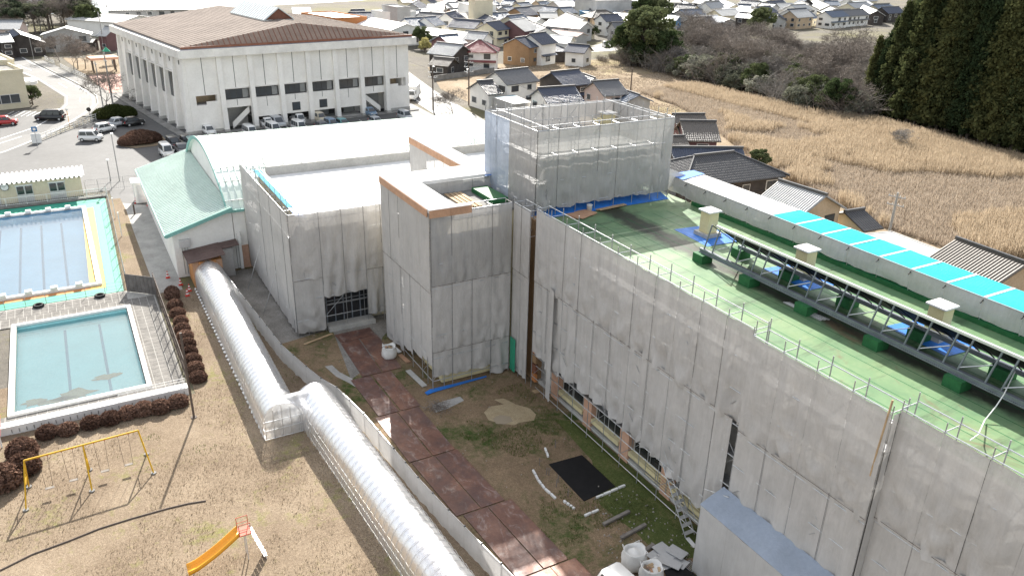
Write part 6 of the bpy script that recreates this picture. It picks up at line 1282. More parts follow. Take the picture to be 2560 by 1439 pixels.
H = [(Z3, 1030, 762, 1345, 728, 6.6, 4.8, 6.5, 'tile_grey', 'white_wall', 0, 'white two-storey house with light grey tiles directly behind the tower'),
 (Z3, 845, 868, 965, 858, 5.2, 3.5, 7, 'tile_dark', 'white_wall', 0, 'white gabled house with dark side roof beside the village road'),
 (Z3, 1630, 772, 1890, 745, 6.5, 4.6, 7.5, 'tile_navy', 'dark_wood', 0, 'dark-walled house with wide navy tiled roof at the paddies'),
 (Z3, 1495, 942, 1840, 920, 6, 4.2, 6.5, 'tile_navy', 'white_wall', 0, 'white-gabled house with navy tiles just above the tower rim'),
 (Z3, 2080, 872, 2310, 855, 6, 4.2, 6.5, 'tile_grey', 'pink_wall', 0, 'pinkish house with pale grey tiles at the right above the tower'),
 (Z3, 1960, 792, 2070, 832, 4.6, 3.3, 5, 'tile_light', 'dark_wood', 0, 'small sunlit tiled roof behind the wide navy roof'),
 (Z3, 2400, 965, 2540, 1012, 4.2, 3.1, 5.5, 'tile_blue', 'grey_wall', 0, 'low blue-grey roofed outbuilding at the right rim of the tower'),
 (Z3, 832, 430, 868, 431, 7, 4.9, 8, 'tile_red', 'white_wall', 1, 'white two-storey house with red hipped roof'),
 (Z3, 410, 456, 660, 482, 6.5, 4.6, 7.5, 'tile_light', 'dark_wood', 0, 'black-boarded house with pale tiled roof beside the red hipped house'),
 (Z3, 380, 612, 560, 628, 4, 2.8, 5, 'tile_brown', 'dark_wood', 0, 'low brown-roofed front wing of the black-boarded house'),
 (Z3, 1240, 408, 1380, 388, 6.8, 5, 8, 'tile_navy', 'brown_wall', 0, 'brown-walled house with white gable and navy tiles'),
 (Z3, 1392, 366, 1545, 348, 7.6, 5.6, 7.5, 'tile_navy', 'white_wall', 0, 'taller navy-roofed house joined to the brown-walled one'),
 (Z3, 1590, 478, 1660, 478, 4.2, 3, 6, 'tile_navy', 'dark_wood', 1, 'low black house with navy hipped roof between brown and white houses'),
 (Z3, 1812, 470, 2005, 486, 5.2, 3.8, 5.5, 'tile_navy', 'white_wall', 0, 'small white house with navy roof standing alone by the paddies'),
 (Z3, 1620, 375, 1830, 388, 5.8, 4.4, 6, 'white_roof', 'white_wall', 0, 'white-roofed white house behind the small navy-roofed one'),
 (Z3, 1175, 214, 1325, 196, 7.5, 4.8, 10.5, 'metal_roof', 'maroon_wall', 0, 'maroon house with broad grey metal roof'),
 (Z3, 930, 242, 1060, 226, 7, 5.2, 7, 'tile_navy', 'cream', 0, 'cream gabled house with navy tiles left of the maroon house'),
 (Z3, 745, 335, 930, 350, 6.2, 4.6, 6, 'tile_light', 'white_wall', 0, 'white house with sun-bleached tiles behind the red hipped house'),
 (Z3, 430, 380, 600, 366, 6, 4.3, 7.5, 'tile_blue', 'maroon_wall', 0, 'maroon house with blue-grey tiles right of the sports hall'),
 (Z3, 310, 300, 770, 352, 4.6, 3.4, 9, 'metal_roof', 'grey_wall', 0, 'long low grey-roofed warehouse behind the blue-tiled maroon house'),
 (Z3, 60, 197, 235, 190, 6.5, 4.8, 8, 'tile_blue', 'white_wall', 0, 'blue-tiled house nearest the right corner of the sports hall'),
 (Z3, 268, 186, 372, 176, 7, 5, 8, 'tile_blue', 'white_wall', 0, 'second blue-tiled house right of the sports hall'),
 (Z3, 490, 142, 590, 120, 7.5, 5.6, 6, 'tile_navy', 'white_wall', 0, 'tall narrow white house with navy tiles'),
 (Z3, 640, 138, 735, 132, 6.2, 4.4, 9, 'metal_roof', 'maroon_wall', 0, 'maroon house with steep grey roof beside the tall narrow white house'),
 (Z3, 950, 145, 1132, 135, 6.2, 4.6, 7, 'tile_blue', 'cream', 0, 'cream house with blue tiles below the white block'),
 (Z3, 1150, 172, 1302, 155, 6.5, 4.8, 7, 'tile_blue', 'cream', 0, 'cream house with blue tiles above the maroon house'),
 (Z3, 1230, 86, 1368, 76, 7, 4.8, 9, 'tile_navy', 'brown_wall', 0, 'rust-walled house with long navy roof'),
 (Z3, 1365, 182, 1490, 196, 5.5, 4.2, 6, 'white_roof', 'white_wall', 0, 'white-roofed hut right of the maroon house'),
 (Z3, 1610, 205, 1985, 238, 6, 4.4, 8, 'white_roof', 'grey_wall', 0, 'long white-roofed warehouse near the evergreen tree'),
 (Z3, 1640, 315, 1945, 352, 3.6, 2.8, 5, 'pink_wall', 'grey_wall', 0, 'low pink-roofed lean-to before the long white warehouse'),
 (Z3, 2090, 112, 2195, 110, 7, 5, 8, 'tile_brown', 'tan_wall', 1, 'tan two-storey house with brown hipped roof'),
 (Z3, 1500, 128, 1660, 130, 6, 4.4, 6, 'metal_roof', 'dark_wood', 0, 'dark-boarded barn with grey roof behind the long white warehouse'),
 (Z3, 1545, 70, 1690, 82, 6.4, 4.8, 7, 'tile_blue', 'grey_wall', 0, 'pale blue roofed house behind the dark-boarded barn'),
 (Z3, 1700, 84, 1820, 78, 6.4, 4.8, 7, 'tile_blue', 'cream', 0, 'cream gabled house with blue roof above the long white warehouse'),
 (Z3, 2270, 242, 2420, 240, 6.6, 4.8, 6, 'tile_grey', 'grey_wall', 0, 'grey two-storey house touching the big evergreen tree'),
 (Z3, 1940, 60, 2110, 55, 6, 4.5, 7, 'white_roof', 'grey_wall', 0, 'bright white roof above the tan hipped house'),
 (Z3, 1640, 8, 1830, 2, 7.5, 5.6, 7, 'white_roof', 'grey_wall', 0, 'tall grey house with white roof at the top margin'),
 (Z3, 1460, 24, 1560, 14, 6, 4.4, 7, 'tile_blue', 'white_wall', 0, 'white gabled house with blue roof near the top margin'),
 (Z3, 1250, 34, 1370, 26, 6, 4.4, 7, 'tile_blue', 'cream', 0, 'blue-roofed house above the rust-walled one'),
 (Z3, 1100, 76, 1185, 70, 6, 4.4, 7, 'tile_blue', 'grey_wall', 0, 'blue-roofed house right of the white block'),
 (Z3, 515, 32, 620, 27, 6, 4.4, 8, 'tile_blue', 'grey_wall', 0, 'blue-roofed house behind the brown gable'),
 (Z3, 670, 42, 790, 38, 6, 4.4, 8, 'tile_blue', 'cream', 0, 'blue-roofed house left of the white block'),
 (Z3, 125, 40, 190, 4, 7, 4.6, 9, 'tile_navy', 'grey_wall', 0, 'navy-gabled house at the top margin'),
 (Z3, 310, 40, 470, 44, 6.4, 4.6, 9, 'metal_roof', 'brown_wall', 0, 'brown house with broad grey roof near the top margin'),
 (Z3, 215, 96, 330, 100, 5.4, 4, 7, 'white_roof', 'cream', 0, 'cream house with bright white roof'),
 (Z3, 335, 118, 430, 108, 5.6, 4, 7, 'metal_roof', 'maroon_wall', 0, 'brown gable beside the bright white roof'),
 (Z3, 120, 112, 215, 106, 5.6, 4, 7, 'tile_blue', 'cream', 0, 'small cream gable with blue roof by the grey cube'),
 (Z7, 190, 112, 420, 112, 6, 4.4, 9, 'white_roof', 'cream', 0, 'white-roofed gabled building behind the hall skylight'),
 (Z7, 1050, 145, 1210, 140, 6, 4.5, 7, 'tile_navy', 'white_wall', 0, 'navy roof behind the orange-walled building'),
 (Z7, 1020, 186, 1305, 180, 6, 4.5, 8, 'tile_navy', 'white_wall', 0, 'long navy roof beside the orange-walled building'),
 (Z7, 1345, 262, 1830, 345, 6.4, 4.9, 10, 'white_roof', 'white_wall', 0, 'white gabled warehouse at the right end of the hall roof'),
 (Z7, 2240, 60, 2420, 20, 6, 4.5, 8, 'white_roof', 'white_wall', 0, 'dazzling white roof at the top margin right of the navy gable'),
 (ZN, 430, 62, 620, 110, 5.6, 4, 8, 'metal_roof', 'white_wall', 0, 'pale roofed house behind the evergreen trees'),
 (ZN, 500, 42, 680, 42, 5.6, 4.2, 7, 'tile_navy', 'grey_wall', 0, 'navy roof behind the pale roofed house'),
 (ZN, 600, 66, 690, 62, 5, 3.8, 6, 'tile_light', 'white_wall', 0, 'sunlit small roof right of the pale roofed house'),
 (ZN, 1150, 44, 1260, 48, 5.6, 4.2, 6, 'tile_blue', 'white_wall', 0, 'blue-gabled house behind the bare trees'),
 (ZN, 990, 82, 1150, 86, 5, 3.8, 6, 'white_roof', 'brown_wall', 0, 'brown hut with white roof behind the bare trees'),
 (ZN, 435, 152, 550, 160, 4.6, 3.4, 6, 'white_roof', 'blue_wall', 0, 'small blue-walled house behind the big evergreen'),
 (ZN, 1780, 14, 1850, 46, 6, 4.4, 8, 'tile_grey', 'white_wall', 0, 'grey roof glimpsed between bare trees at the top margin'),
 (ZN, 2010, 10, 2130, 12, 6, 4.4, 8, 'tile_blue', 'grey_wall', 0, 'blue-grey roof at the top margin near the cedars'),
 (ZN, 920, 160, 1060, 190, 4, 3, 6, 'white_roof', 'grey_wall', 0, 'low bright roof in front of the brown hut'),
 (ZT, 290, 38, 685, 36, 6.2, 4.4, 7, 'tile_brown', 'maroon_wall', 0, 'farther brown-tiled house just right of the tower'),
 (ZT, 410, 138, 852, 145, 6.2, 4.4, 6.6, 'tile_brown', 'maroon_wall', 0, 'maroon house with brown tiles just right of the tower'),
 (ZT, 240, 372, 385, 366, 4.6, 3.2, 6, 'tile_brown', 'cream', 0, 'low tiled roof between the maroon house and the tower'),
 (ZT, 280, 535, 1245, 545, 6.4, 4.6, 6.5, 'tile_navy', 'dark_wood', 0, 'long navy ridge roof behind the hipped house'),
 (ZT, 575, 665, 1165, 603, 6.2, 4.2, 9, 'tile_dark', 'dark_wood', 1, 'large dark tiled hipped house behind the white end of the canopy'),
 (Z4, 878, 540, 1160, 628, 6.3, 4.5, 7, 'tile_light', 'tan_wall', 0, 'tan house with pale tiled roof behind the turquoise canopy'),
 (Z4, 1335, 750, 1425, 736, 3.8, 2.8, 5, 'tile_dark', 'cream', 0, 'small tiled porch beside the tan house'),
 (Z4, 2120, 948, 2550, 1103, 4.9, 3.2, 8.5, 'tile_brown', 'tan_wall', 0, 'tan house with ribbed brown roof at the right margin'),
 (ZL, 0, 365, 380, 366, 6, 4.2, 8, 'tile_light', 'pink_wall', 0, 'pale-roofed house at the left margin under the trees'),
 (ZL, 345, 610, 245, 528, 5.6, 3.4, 10, 'tile_navy', 'dark_wood', 0, 'temple-like house with sweeping navy and white roof by the road'),
 (ZL, 1165, 498, 1195, 472, 6.2, 4.6, 11, 'white_roof', 'grey_wall', 0, 'grey house with low white gable left of the sports hall'),
 (ZL, 1910, 478, 2045, 486, 6, 4.2, 7, 'tile_light', 'maroon_wall', 0, 'maroon house against the left rear corner of the sports hall'),
 (ZL, 1440, 692, 1690, 696, 3.2, 2.6, 4, 'metal_roof', 'dark_wood', 0, 'low shed row behind the little park'),
 (ZL, -40, 610, 130, 602, 5.8, 4.3, 6, 'tile_light', 'dark_wood', 0, 'dark-walled house behind the white modern building')]
for (zf, x1, y1, x2, y2, zr, ze, wd, rf_, wl_, hp_, lb) in H: house(zf(x1, y1), zf(x2, y2), zr, ze, wd, rf_, wl_, lb, bool(hp_))
house((268, 5), (462, 3), 8, 6, 14, 'metal_roof', 'grey_wall', 'grey waterfront warehouse with a row of small windows', name='warehouse', group='large sheds'); house((215, 31), (345, 39), 6, 4.6, 16, 'metal_roof', 'white_wall', 'broad low pale warehouse behind the hall', name='warehouse', windows=False, group='large sheds')
house((1560, -8), (1690, -6), 8, 6.5, 14, 'metal_roof', 'grey_wall', 'grey shed at the top margin above the conifer', name='warehouse', group='large sheds')
rgen = random.Random(21); OW = ordn + ['fourteenth', 'fifteenth', 'sixteenth', 'seventeenth', 'eighteenth', 'nineteenth', 'twentieth', 'twenty-first', 'twenty-second', 'twenty-third']
for k in range(23):    # farthest rows of roofs, up to the top margin
    x = 1010 + (k % 23) * 52 + rgen.uniform(-14, 14); y = (-4, -20)[k // 23] + rgen.uniform(-5, 4); w_ = rgen.uniform(14, 26)
    house((x, y), (x + w_, y + rgen.uniform(-3, 3)), rgen.uniform(5.5, 7), rgen.uniform(4, 4.8), rgen.uniform(7, 9), rgen.choice(('tile_blue', 'tile_navy', 'tile_grey', 'metal_roof', 'tile_light', 'white_roof')), rgen.choice(('white_wall', 'cream', 'grey_wall', 'dark_wood', 'tan_wall')), 'distant house cut by the top margin, %s from the left in the far row' % OW[k], windows=False, group='far rows of houses')
def TW(k):
    tens = {2: 'twenty', 3: 'thirty', 4: 'forty', 5: 'fifty', 6: 'sixty', 7: 'seventy', 8: 'eighty', 9: 'ninety'}; k += 1
    return OW[k - 1] if k < 21 else (tens[k // 10] + 'th' if k % 10 == 0 else tens[k // 10] + '-' + OW[k % 10 - 1]).replace('tyth', 'tieth')
OR2 = ['tile_blue', 'tile_navy', 'tile_grey', 'metal_roof', 'tile_light', 'white_roof']; RW = dict(tile_blue='blue tiled', tile_navy='navy tiled', tile_grey='grey tiled', metal_roof='grey metal', tile_light='pale tiled', white_roof='white')
mids = [P((zf(x1, y1)[0] + zf(x2, y2)[0]) / 2, (zf(x1, y1)[1] + zf(x2, y2)[1]) / 2, zr) for (zf, x1, y1, x2, y2, zr, *_r) in H]; fill = []
for k in range(1600):      # the rest of the village, kept clear of the houses placed above, the roads and the open ground
    x, y = rgen.uniform(1040, 2230), rgen.uniform(2, 62); z = rgen.uniform(5.2, 6.8); q = P(x, y, z)
    if y > 52 - (x - 1600) * .05 and x > 1560: continue
    if x < 1560 and (y > 60 or y < 6): continue
    if 1490 < x < 1640 and y > 40: continue
    if x < 1075 and y > 30: continue
    if any((q - m_).length < 11 for m_ in mids): continue
    mids.append(q); fill.append((x, y, z))
for k, (x, y, z) in enumerate(sorted(fill)[:99]):
    rk = rgen.choice(OR2); wl_ = rgen.choice(('white_wall', 'cream', 'grey_wall', 'dark_wood', 'tan_wall', 'white_wall')); L_ = rgen.uniform(7, 11) * ppm(P(x, y)); an = rgen.choice((-.08, .1, .5, -.05))
    house((x - L_ / 2, y - L_ * an * .4), (x + L_ / 2, y + L_ * an * .4), z, z - rgen.uniform(1.5, 2.1), rgen.uniform(6, 8), rk, wl_, '%s-roofed %s house among the crowded far roofs, %s from the left' % (RW[rk], dict(white_wall='white', cream='cream', grey_wall='grey', dark_wood='dark', tan_wall='tan')[wl_], TW(k)), windows=y > 14, group='crowded far houses')
def flat(name, corners, z, wall, roofm, label, par=.35, cat='building', wins=()):
    """corners: plan points (x, y)"""
    c = Vector(corners[0]); t = thing(name, label, cat, (c.x, c.y, 0)); MB().prism(corners, 0, z).build('wall', wall, t)
    cx = sum(p[0] for p in corners) / len(corners); cy = sum(p[1] for p in corners) / len(corners)
    MB().add([(cx + (p[0] - cx) * .97, cy + (p[1] - cy) * .97, z + .01) for p in corners], [tuple(range(len(corners)))]).build('roof', roofm, t)
    for a, b in zip(corners, corners[1:] + corners[:1]):
        a, b = Vector(a), Vector(b); d = b - a; MB().box(((a.x + b.x) / 2, (a.y + b.y) / 2, z + par / 2), (d.length + .1, .22, par), math.atan2(d.y, d.x)).build('parapet', wall, t)
    for (i, u0, u1, z0, z1) in wins:
        a, b = Vector(corners[i]), Vector(corners[(i + 1) % len(corners)]); d = (b - a); an = math.atan2(d.y, d.x); p = a.lerp(b, (u0 + u1) / 2); n = Vector((d.y, -d.x)).normalized()
        cc = Vector((cx, cy)); n = n if n.dot(p - cc) > 0 else -n
        f = block('window', (p.x + n.x * .02, p.y + n.y * .02, (z0 + z1) / 2), (d.length * (u1 - u0), .12, z1 - z0), 'alu', t, an); k = max(1, int(d.length * (u1 - u0) / 1.4))
        for j in range(k): q = a.lerp(b, u0 + (u1 - u0) * (j + .5) / k); block('pane', (q.x + n.x * .07, q.y + n.y * .07, (z0 + z1) / 2), (d.length * (u1 - u0) / k - .12, .05, z1 - z0 - .16), 'glass', t, an)
    return t
def quadplan(p0, p1, depth):
    a, b = Vector(p0[:2]), Vector(p1[:2]); d = (b - a).normalized(); n = Vector((-d.y, d.x))
    if n.dot(a) < 0: n = -n          # away from the camera
    return [tuple(a), tuple(b), tuple(b + n * depth), tuple(a + n * depth)]
flat('white_block', quadplan(P(*Z3(735, 62), 8.5), P(*Z3(1025, 60), 8.5), 12), 8.5, 'white_wall', 'white_roof', 'white three-storey flat-roofed block in the village', wins=((0, .3, .4, 4.5, 5.8), (0, .55, .65, 4.5, 5.8), (0, .75, .85, 4.5, 5.8)))
flat('white_block', quadplan(P(*Z3(800, 12), 11), P(*Z3(990, 12), 11), 8), 11, 'cream', 'white_roof', 'cream upper block standing behind the white three-storey block')
flat('orange_building', quadplan(P(*Z7(810, 280), 6.5), P(*Z7(1262, 258), 6.5), 22), 6.5, 'orange_wall', 'white_roof', 'orange-walled building with white flat roof behind the hall')
flat('grey_building', quadplan(P(*Z7(1700, 120), 8), P(*Z7(1895, 115), 8), 12), 8, 'grey_wall', 'grey_wall', 'plain grey cube building right of the white gabled warehouse'); flat('white_building', quadplan(P(*Z7(1330, 165), 6), P(*Z7(1690, 200), 6), 10), 6, 'white_wall', 'white_roof', 'long low white flat building beside the grey cube')
flat('grey_building', quadplan(P(*Z3(2100, 15), 9), P(*Z3(2470, 10), 9), 16), 9, 'grey_wall', 'metal_roof', 'large grey flat building left of the conifer at the top margin'); flat('blue_building', quadplan(P(*Z3(1970, 145), 5), P(*Z3(2340, 150), 5), 10), 5, 'blue_wall', 'white_roof', 'blue-walled building behind the tan hipped house')
flat('garage', [P(*Z3(*q), 2.8)[:2] for q in ((1000, 1040), (1220, 1115), (1395, 1092), (1215, 1012))], 2.8, 'grey_wall', 'roof_teal', 'garage with blue and teal flat roof beside the village road', .05)
flat('low_building', [P(*Z4(*q), 3.)[:2] for q in ((1440, 905), (1640, 888), (1990, 1022), (1880, 1085))], 3., 'grey_wall', 'metal_roof', 'low flat-roofed shed with grey corrugated roof behind the canopy', .05)
flat('low_building', [P(*ZT(*q), 3.2)[:2] for q in ((1290, 690), (1400, 670), (1490, 860), (1410, 880))], 3.2, 'rust_trim', 'peach_wall', 'small red-roofed lean-to right of the dark hipped house', .05)
t = thing('lean_roof', 'low dark tiled lean-to roof beside the large hipped house', 'roof', P(*ZT(1470, 1060), 0)); a, b, c, d = (P(*ZT(*q), z) for q, z in (((1305, 905), 3.4), ((1400, 885), 3.4), ((1645, 1165), 2.4), ((1290, 1210), 2.4)))
MB().slab([a, b, c, d], .15).build('roof', 'tile_dark', t); MB().prism([tuple(a.lerp(c, .1)[:2]), tuple(b.lerp(d, .1)[:2]), tuple(c.lerp(a, .1)[:2]), tuple(d.lerp(b, .1)[:2])], 0, 2.3).build('wall', 'dark_wood', t)
# white modern building at the left margin
a, b = P(76, 268), P(0, 276); d = (a - b).normalized(); n = Vector((-d.y, d.x, 0)); n = n if n.dot(a) > 0 else -n
hh = 6.3
flat('modern_building', [tuple((a)[:2]), tuple((a - d * 22)[:2]), tuple((a - d * 22 + n * 10)[:2]), tuple((a + n * 10)[:2])], hh, 'cream', 'concrete_dark', 'cream flat-roofed modern building at the left margin', .5, wins=((0, .06, .62, 1.0, 2.6),))
flat('modern_building', [tuple((a + n * 10 + d * 1.2)[:2]), tuple((a - d * 18 + n * 10)[:2]), tuple((a - d * 18 + n * 22)[:2]), tuple((a + n * 22 + d * 1.2)[:2])], hh + .6, 'cream', 'white_roof', 'rear wing of the cream modern building beside the road', .4)
flat('modern_building', [tuple((a - d * 9 + n * 3)[:2]), tuple((a - d * 22 + n * 3)[:2]), tuple((a - d * 22 + n * 12)[:2]), tuple((a - d * 9 + n * 12)[:2])], hh + 3.2, 'white_wall', 'white_roof', 'raised upper box of the cream modern building', .3)
cn = thing('entrance_canopy', 'rounded white entrance canopy on the cream modern building', 'canopy', a + n * 8); q = a + n * 8.5 + d * 1.0
MB().tube((q.x, q.y, 2.9), (q.x, q.y, 3.5), 3.0, 24).build('canopy', 'white_paint', cn); rod('column', (q.x + d.x * 2, q.y + d.y * 2, 0), (q.x + d.x * 2, q.y + d.y * 2, 2.9), .18, 'white_paint', cn, 10); MB().tube((q.x, q.y, 3.5), (q.x, q.y, 3.7), 2.7, 24).build('canopy_top', 'white_roof', cn)
wl2 = thing('boundary_wall', 'dark boundary wall below the temple-like house', 'wall', P(75, 132))
for k in range(8):
    p = P(18 + 12 * k, 134 - .2 * k); block('wall_panel', (p.x, p.y, 1.0), (2.4 * 1.05, .3, 2.0), 'dark_wood', wl2, math.atan2((P(30, 134) - P(18, 134)).y, (P(30, 134) - P(18, 134)).x)) 
wl3 = thing('boundary_wall', 'low grey wall before the black-boarded house at the road', 'wall', P(1090, 205))
pa, pb = P(1085, 203), P(1235, 182); dd = pb - pa
for k in range(12): p = pa.lerp(pb, (k + .5) / 12); block('wall_panel', (p.x, p.y, .6), (dd.length / 12 - .04, .25, 1.2), 'concrete_dark', wl3, math.atan2(dd.y, dd.x))
# small park beside the hall: pavilion on posts and climbing frame
pk = thing('park_shelter', 'flat pinkish-roofed shelter on posts in the small park', 'shelter', P(260, 175)); q = P(262, 178)
block('roof', (q.x, q.y, 3.0), (4.5, 6.0, .5), 'peach_wall', pk, .15); [rod('post', (q.x + sx, q.y + sy, 0), (q.x + sx, q.y + sy, 2.8), .16, 'pole_brown', pk, 8) for sx in (-1.7, 1.7) for sy in (-2.3, 2.3)]
pc = thing('climbing_frame', 'green-topped climbing frame behind the park shelter', 'play frame', P(283, 160)); q = P(282, 162)
for sx in (-1, 1):
    for sy in (-1.5, 0, 1.5): rod('post', (q.x + sx, q.y + sy, 0), (q.x + sx, q.y + sy, 3.2), .08, 'steel_blue', pc)
block('deck', (q.x, q.y, 1.8), (2.2, 3.2, .1), 'pole_brown', pc); MB().add([(q.x - 1.2, q.y - 1.7, 3.2), (q.x + 1.2, q.y - 1.7, 3.2), (q.x + 1.2, q.y - .1, 3.2), (q.x - 1.2, q.y - .1, 3.2), (q.x, q.y - .9, 4.2)], [(0, 1, 4), (1, 2, 4), (2, 3, 4), (3, 0, 4)]).build('canopy', 'green_sheet', pc); rod('slide_bar', (q.x, q.y + 1.5, 1.8), (q.x + .5, q.y + 4, .2), .15, 'steel_dull', pc)
# ================================================================== VEGETATION
def leaf_cloud(C_, n_, nr, s, up=.0, flat_=1.):
    """quads of size s round centres C_; nr random generator"""
    n = len(C_); a = nr.normal(size=(n, 3)); a[:, 2] *= flat_; a[:, 2] += up; a /= np.linalg.norm(a, axis=1)[:, None]; b = np.cross(a, nr.normal(size=(n, 3))); b /= np.linalg.norm(b, axis=1)[:, None]
    k = s * nr.uniform(.6, 1.4, (n, 1)); return np.stack([C_ - a * k, C_ + b * k * .7, C_ + a * k, C_ - b * k * .7], 1).reshape(-1, 3)
def qmesh(name, V, m):
    o = raw(name, V, np.arange(len(V)).reshape(-1, 4), m); me = o.data; bpy.data.objects.remove(o); return me
def tubes_mesh(name, segs, m, sides=3):
    """segs: list of (p0, p1, r0, r1)"""
    p0 = np.array([s[0] for s in segs], float); p1 = np.array([s[1] for s in segs], float); r0 = np.array([s[2] for s in segs])[:, None]; r1 = np.array([s[3] for s in segs])[:, None]
    d = p1 - p0; d /= np.maximum(1e-6, np.linalg.norm(d, axis=1))[:, None]; h_ = np.where(np.abs(d[:, 2:3]) > .9, np.array([[1., 0, 0]]), np.array([[0, 0, 1.]])); u = np.cross(d, h_); u /= np.linalg.norm(u, axis=1)[:, None]; v = np.cross(d, u)
    V = []; 
    for (p, r_) in ((p0, r0), (p1, r1)):
        for k in range(sides): t = 2 * math.pi * k / sides; V.append(p + (u * math.cos(t) + v * math.sin(t)) * r_)
    V = np.stack(V, 1); n = len(segs); F_ = []
    base = np.arange(n)[:, None] * (2 * sides)
    for k in range(sides): F_.append(base + np.array([[k, (k + 1) % sides, sides + (k + 1) % sides, sides + k]]))
    o = raw(name, V.reshape(-1, 3), np.concatenate(F_), m); me = o.data; bpy.data.objects.remove(o); return me
def cedar_v(seed, Ht=21.):
    nr = np.random.default_rng(seed); cen = []; segs = [((0, 0, 0), (0, 0, Ht * .97), .28, .04)]
    z = Ht * .09
    while z < Ht * .995:
        f = (z - Ht * .09) / (Ht * .91); rad = (1 - f) ** .7 * 3.1 + .12; k = max(3, int(5 + 5 * (1 - f)))
        for i in range(k):
            t = nr.uniform(0, 6.283); L = rad * nr.uniform(.62, 1.12); dz = nr.uniform(-.25, .35)
            e = np.array([L * math.cos(t), L * math.sin(t), z + dz]); segs.append(((0, 0, z), tuple(e), .035, .01))
            m = int(26 + 26 * L); q = nr.uniform(.35, 1.05, m)[:, None]; c = np.array([0, 0, z]) * (1 - q) + e * q; c = c + nr.normal(size=(m, 3)) * np.array([.26, .26, .3]); cen.append(c)
        z += .42 + .14 * (1 - f)
    c = np.concatenate(cen); return qmesh('crown', leaf_cloud(c, len(c), nr, .23, .5), 'leaf_cedar'), tubes_mesh('trunk', segs, 'bark', 5)
def broad_v(seed, rx=3.2, rz=3.2, base=2.2, m='leaf_dark', n=46, per=150, leaf=.17):
    nr = np.random.default_rng(seed); segs = [((0, 0, 0), (.1, 0, base + rz * .5), .26, .12)]; cen = []
    for i in range(n):
        v = nr.normal(size=3); v /= np.linalg.norm(v); v[2] = abs(v[2]) * 1.1 - .35; r_ = nr.uniform(.55, 1.) ; p = np.array([v[0] * rx * r_, v[1] * rx * r_, base + rz * .5 + v[2] * rz * r_])
        segs.append(((0, 0, base * .8), tuple(p), .07, .015)); c = nr.normal(size=(per, 3)); c /= np.linalg.norm(c, axis=1)[:, None]; c *= nr.uniform(.55, 1., (per, 1)); cen.append(p + c * np.array([.85, .85, .62]) * nr.uniform(.7, 1.15))
    c = np.concatenate(cen); c[:, 2] = np.maximum(c[:, 2], .1); return qmesh('crown', leaf_cloud(c, len(c), nr, leaf), m), tubes_mesh('trunk', segs, 'bark', 5)
def bare_v(seed, Ht=8., spread=.55, depth=6, m='twig', thick=.16, nb=(3, 4)):
    r_ = random.Random(seed); segs = []
    def grow(p, d, L, rad, k):
        n = 2 if k > 2 else 1
        for _ in range(n):
            d = (d + Vector((r_.gauss(0, .12), r_.gauss(0, .12), r_.gauss(.04, .06)))).normalized(); q = p + d * L / n; segs.append((tuple(p), tuple(q), rad, rad * .8)); p = q; rad *= .82
        if k == 0: return
        for _ in range(r_.randint(*nb)):
            a = Vector((r_.gauss(0, 1), r_.gauss(0, 1), r_.gauss(.15, .5))).normalized(); grow(p, (d * (1 - spread) + a * spread).normalized(), L * r_.uniform(.66, .9), max(.016, rad * r_.uniform(.5, .72)), k - 1)
    grow(Vector((0, 0, 0)), Vector((0, 0, 1)), Ht * .27, thick, depth); return tubes_mesh('branches', segs, m, 3)
def thicket_v(seed, m='twig_grey', n=130, Ht=3.6):
    r_ = random.Random(seed); segs = []
    for i in range(n):
        p = Vector((r_.gauss(0, .9), r_.gauss(0, .9), 0)); d = Vector((r_.gauss(0, .45), r_.gauss(0, .45), 1)).normalized(); L = r_.uniform(.5, 1.) * Ht; rad = .034
        for k in range(4):
            q = p + d * L / 4; segs.append((tuple(p), tuple(q), rad, rad * .75)); 
            if k > 0:
                for _ in range(2): e = (d + Vector((r_.gauss(0, .7), r_.gauss(0, .7), r_.gauss(0, .4)))).normalized(); segs.append((tuple(q), tuple(q + e * L * .22), rad * .6, rad * .3))
            p = q; rad *= .75; d = (d + Vector((r_.gauss(0, .25), r_.gauss(0, .25), -.18))).normalized()
    return tubes_mesh('branches', segs, m, 3)
def plant(name, label, cat, loc, parts, s=1., rz=None, group=None, sz=None):
    t = thing(name, label, cat, loc, random.uniform(0, 6.28) if rz is None else rz, group); t.scale = (s, s, sz or s)
    for n, me in parts: o = bpy.data.objects.new(n, me); C.objects.link(o); o.parent = t
    return t
CED = [cedar_v(100 + k) for k in range(4)]; BRD = [broad_v(200 + k) for k in range(3)]; GRY = [broad_v(230 + k, 2.2, 2.0, .6, 'leaf_grey', 30, 120, .16) for k in range(3)]; PIN = [broad_v(250 + k, 3.2, 2.4, 4.5, 'leaf_pine', 30, 120, .2) for k in range(2)]
BAR = [bare_v(300 + k) for k in range(3)]; BAR2 = [bare_v(320 + k, 7., .62, 6, 'twig_grey', .14) for k in range(2)]; THK = [thicket_v(340 + k, ('twig', 'twig_grey')[k % 2]) for k in range(4)]
def unpack(v): return [('crown', v[0]), ('trunk', v[1])]
rt = random.Random(17)
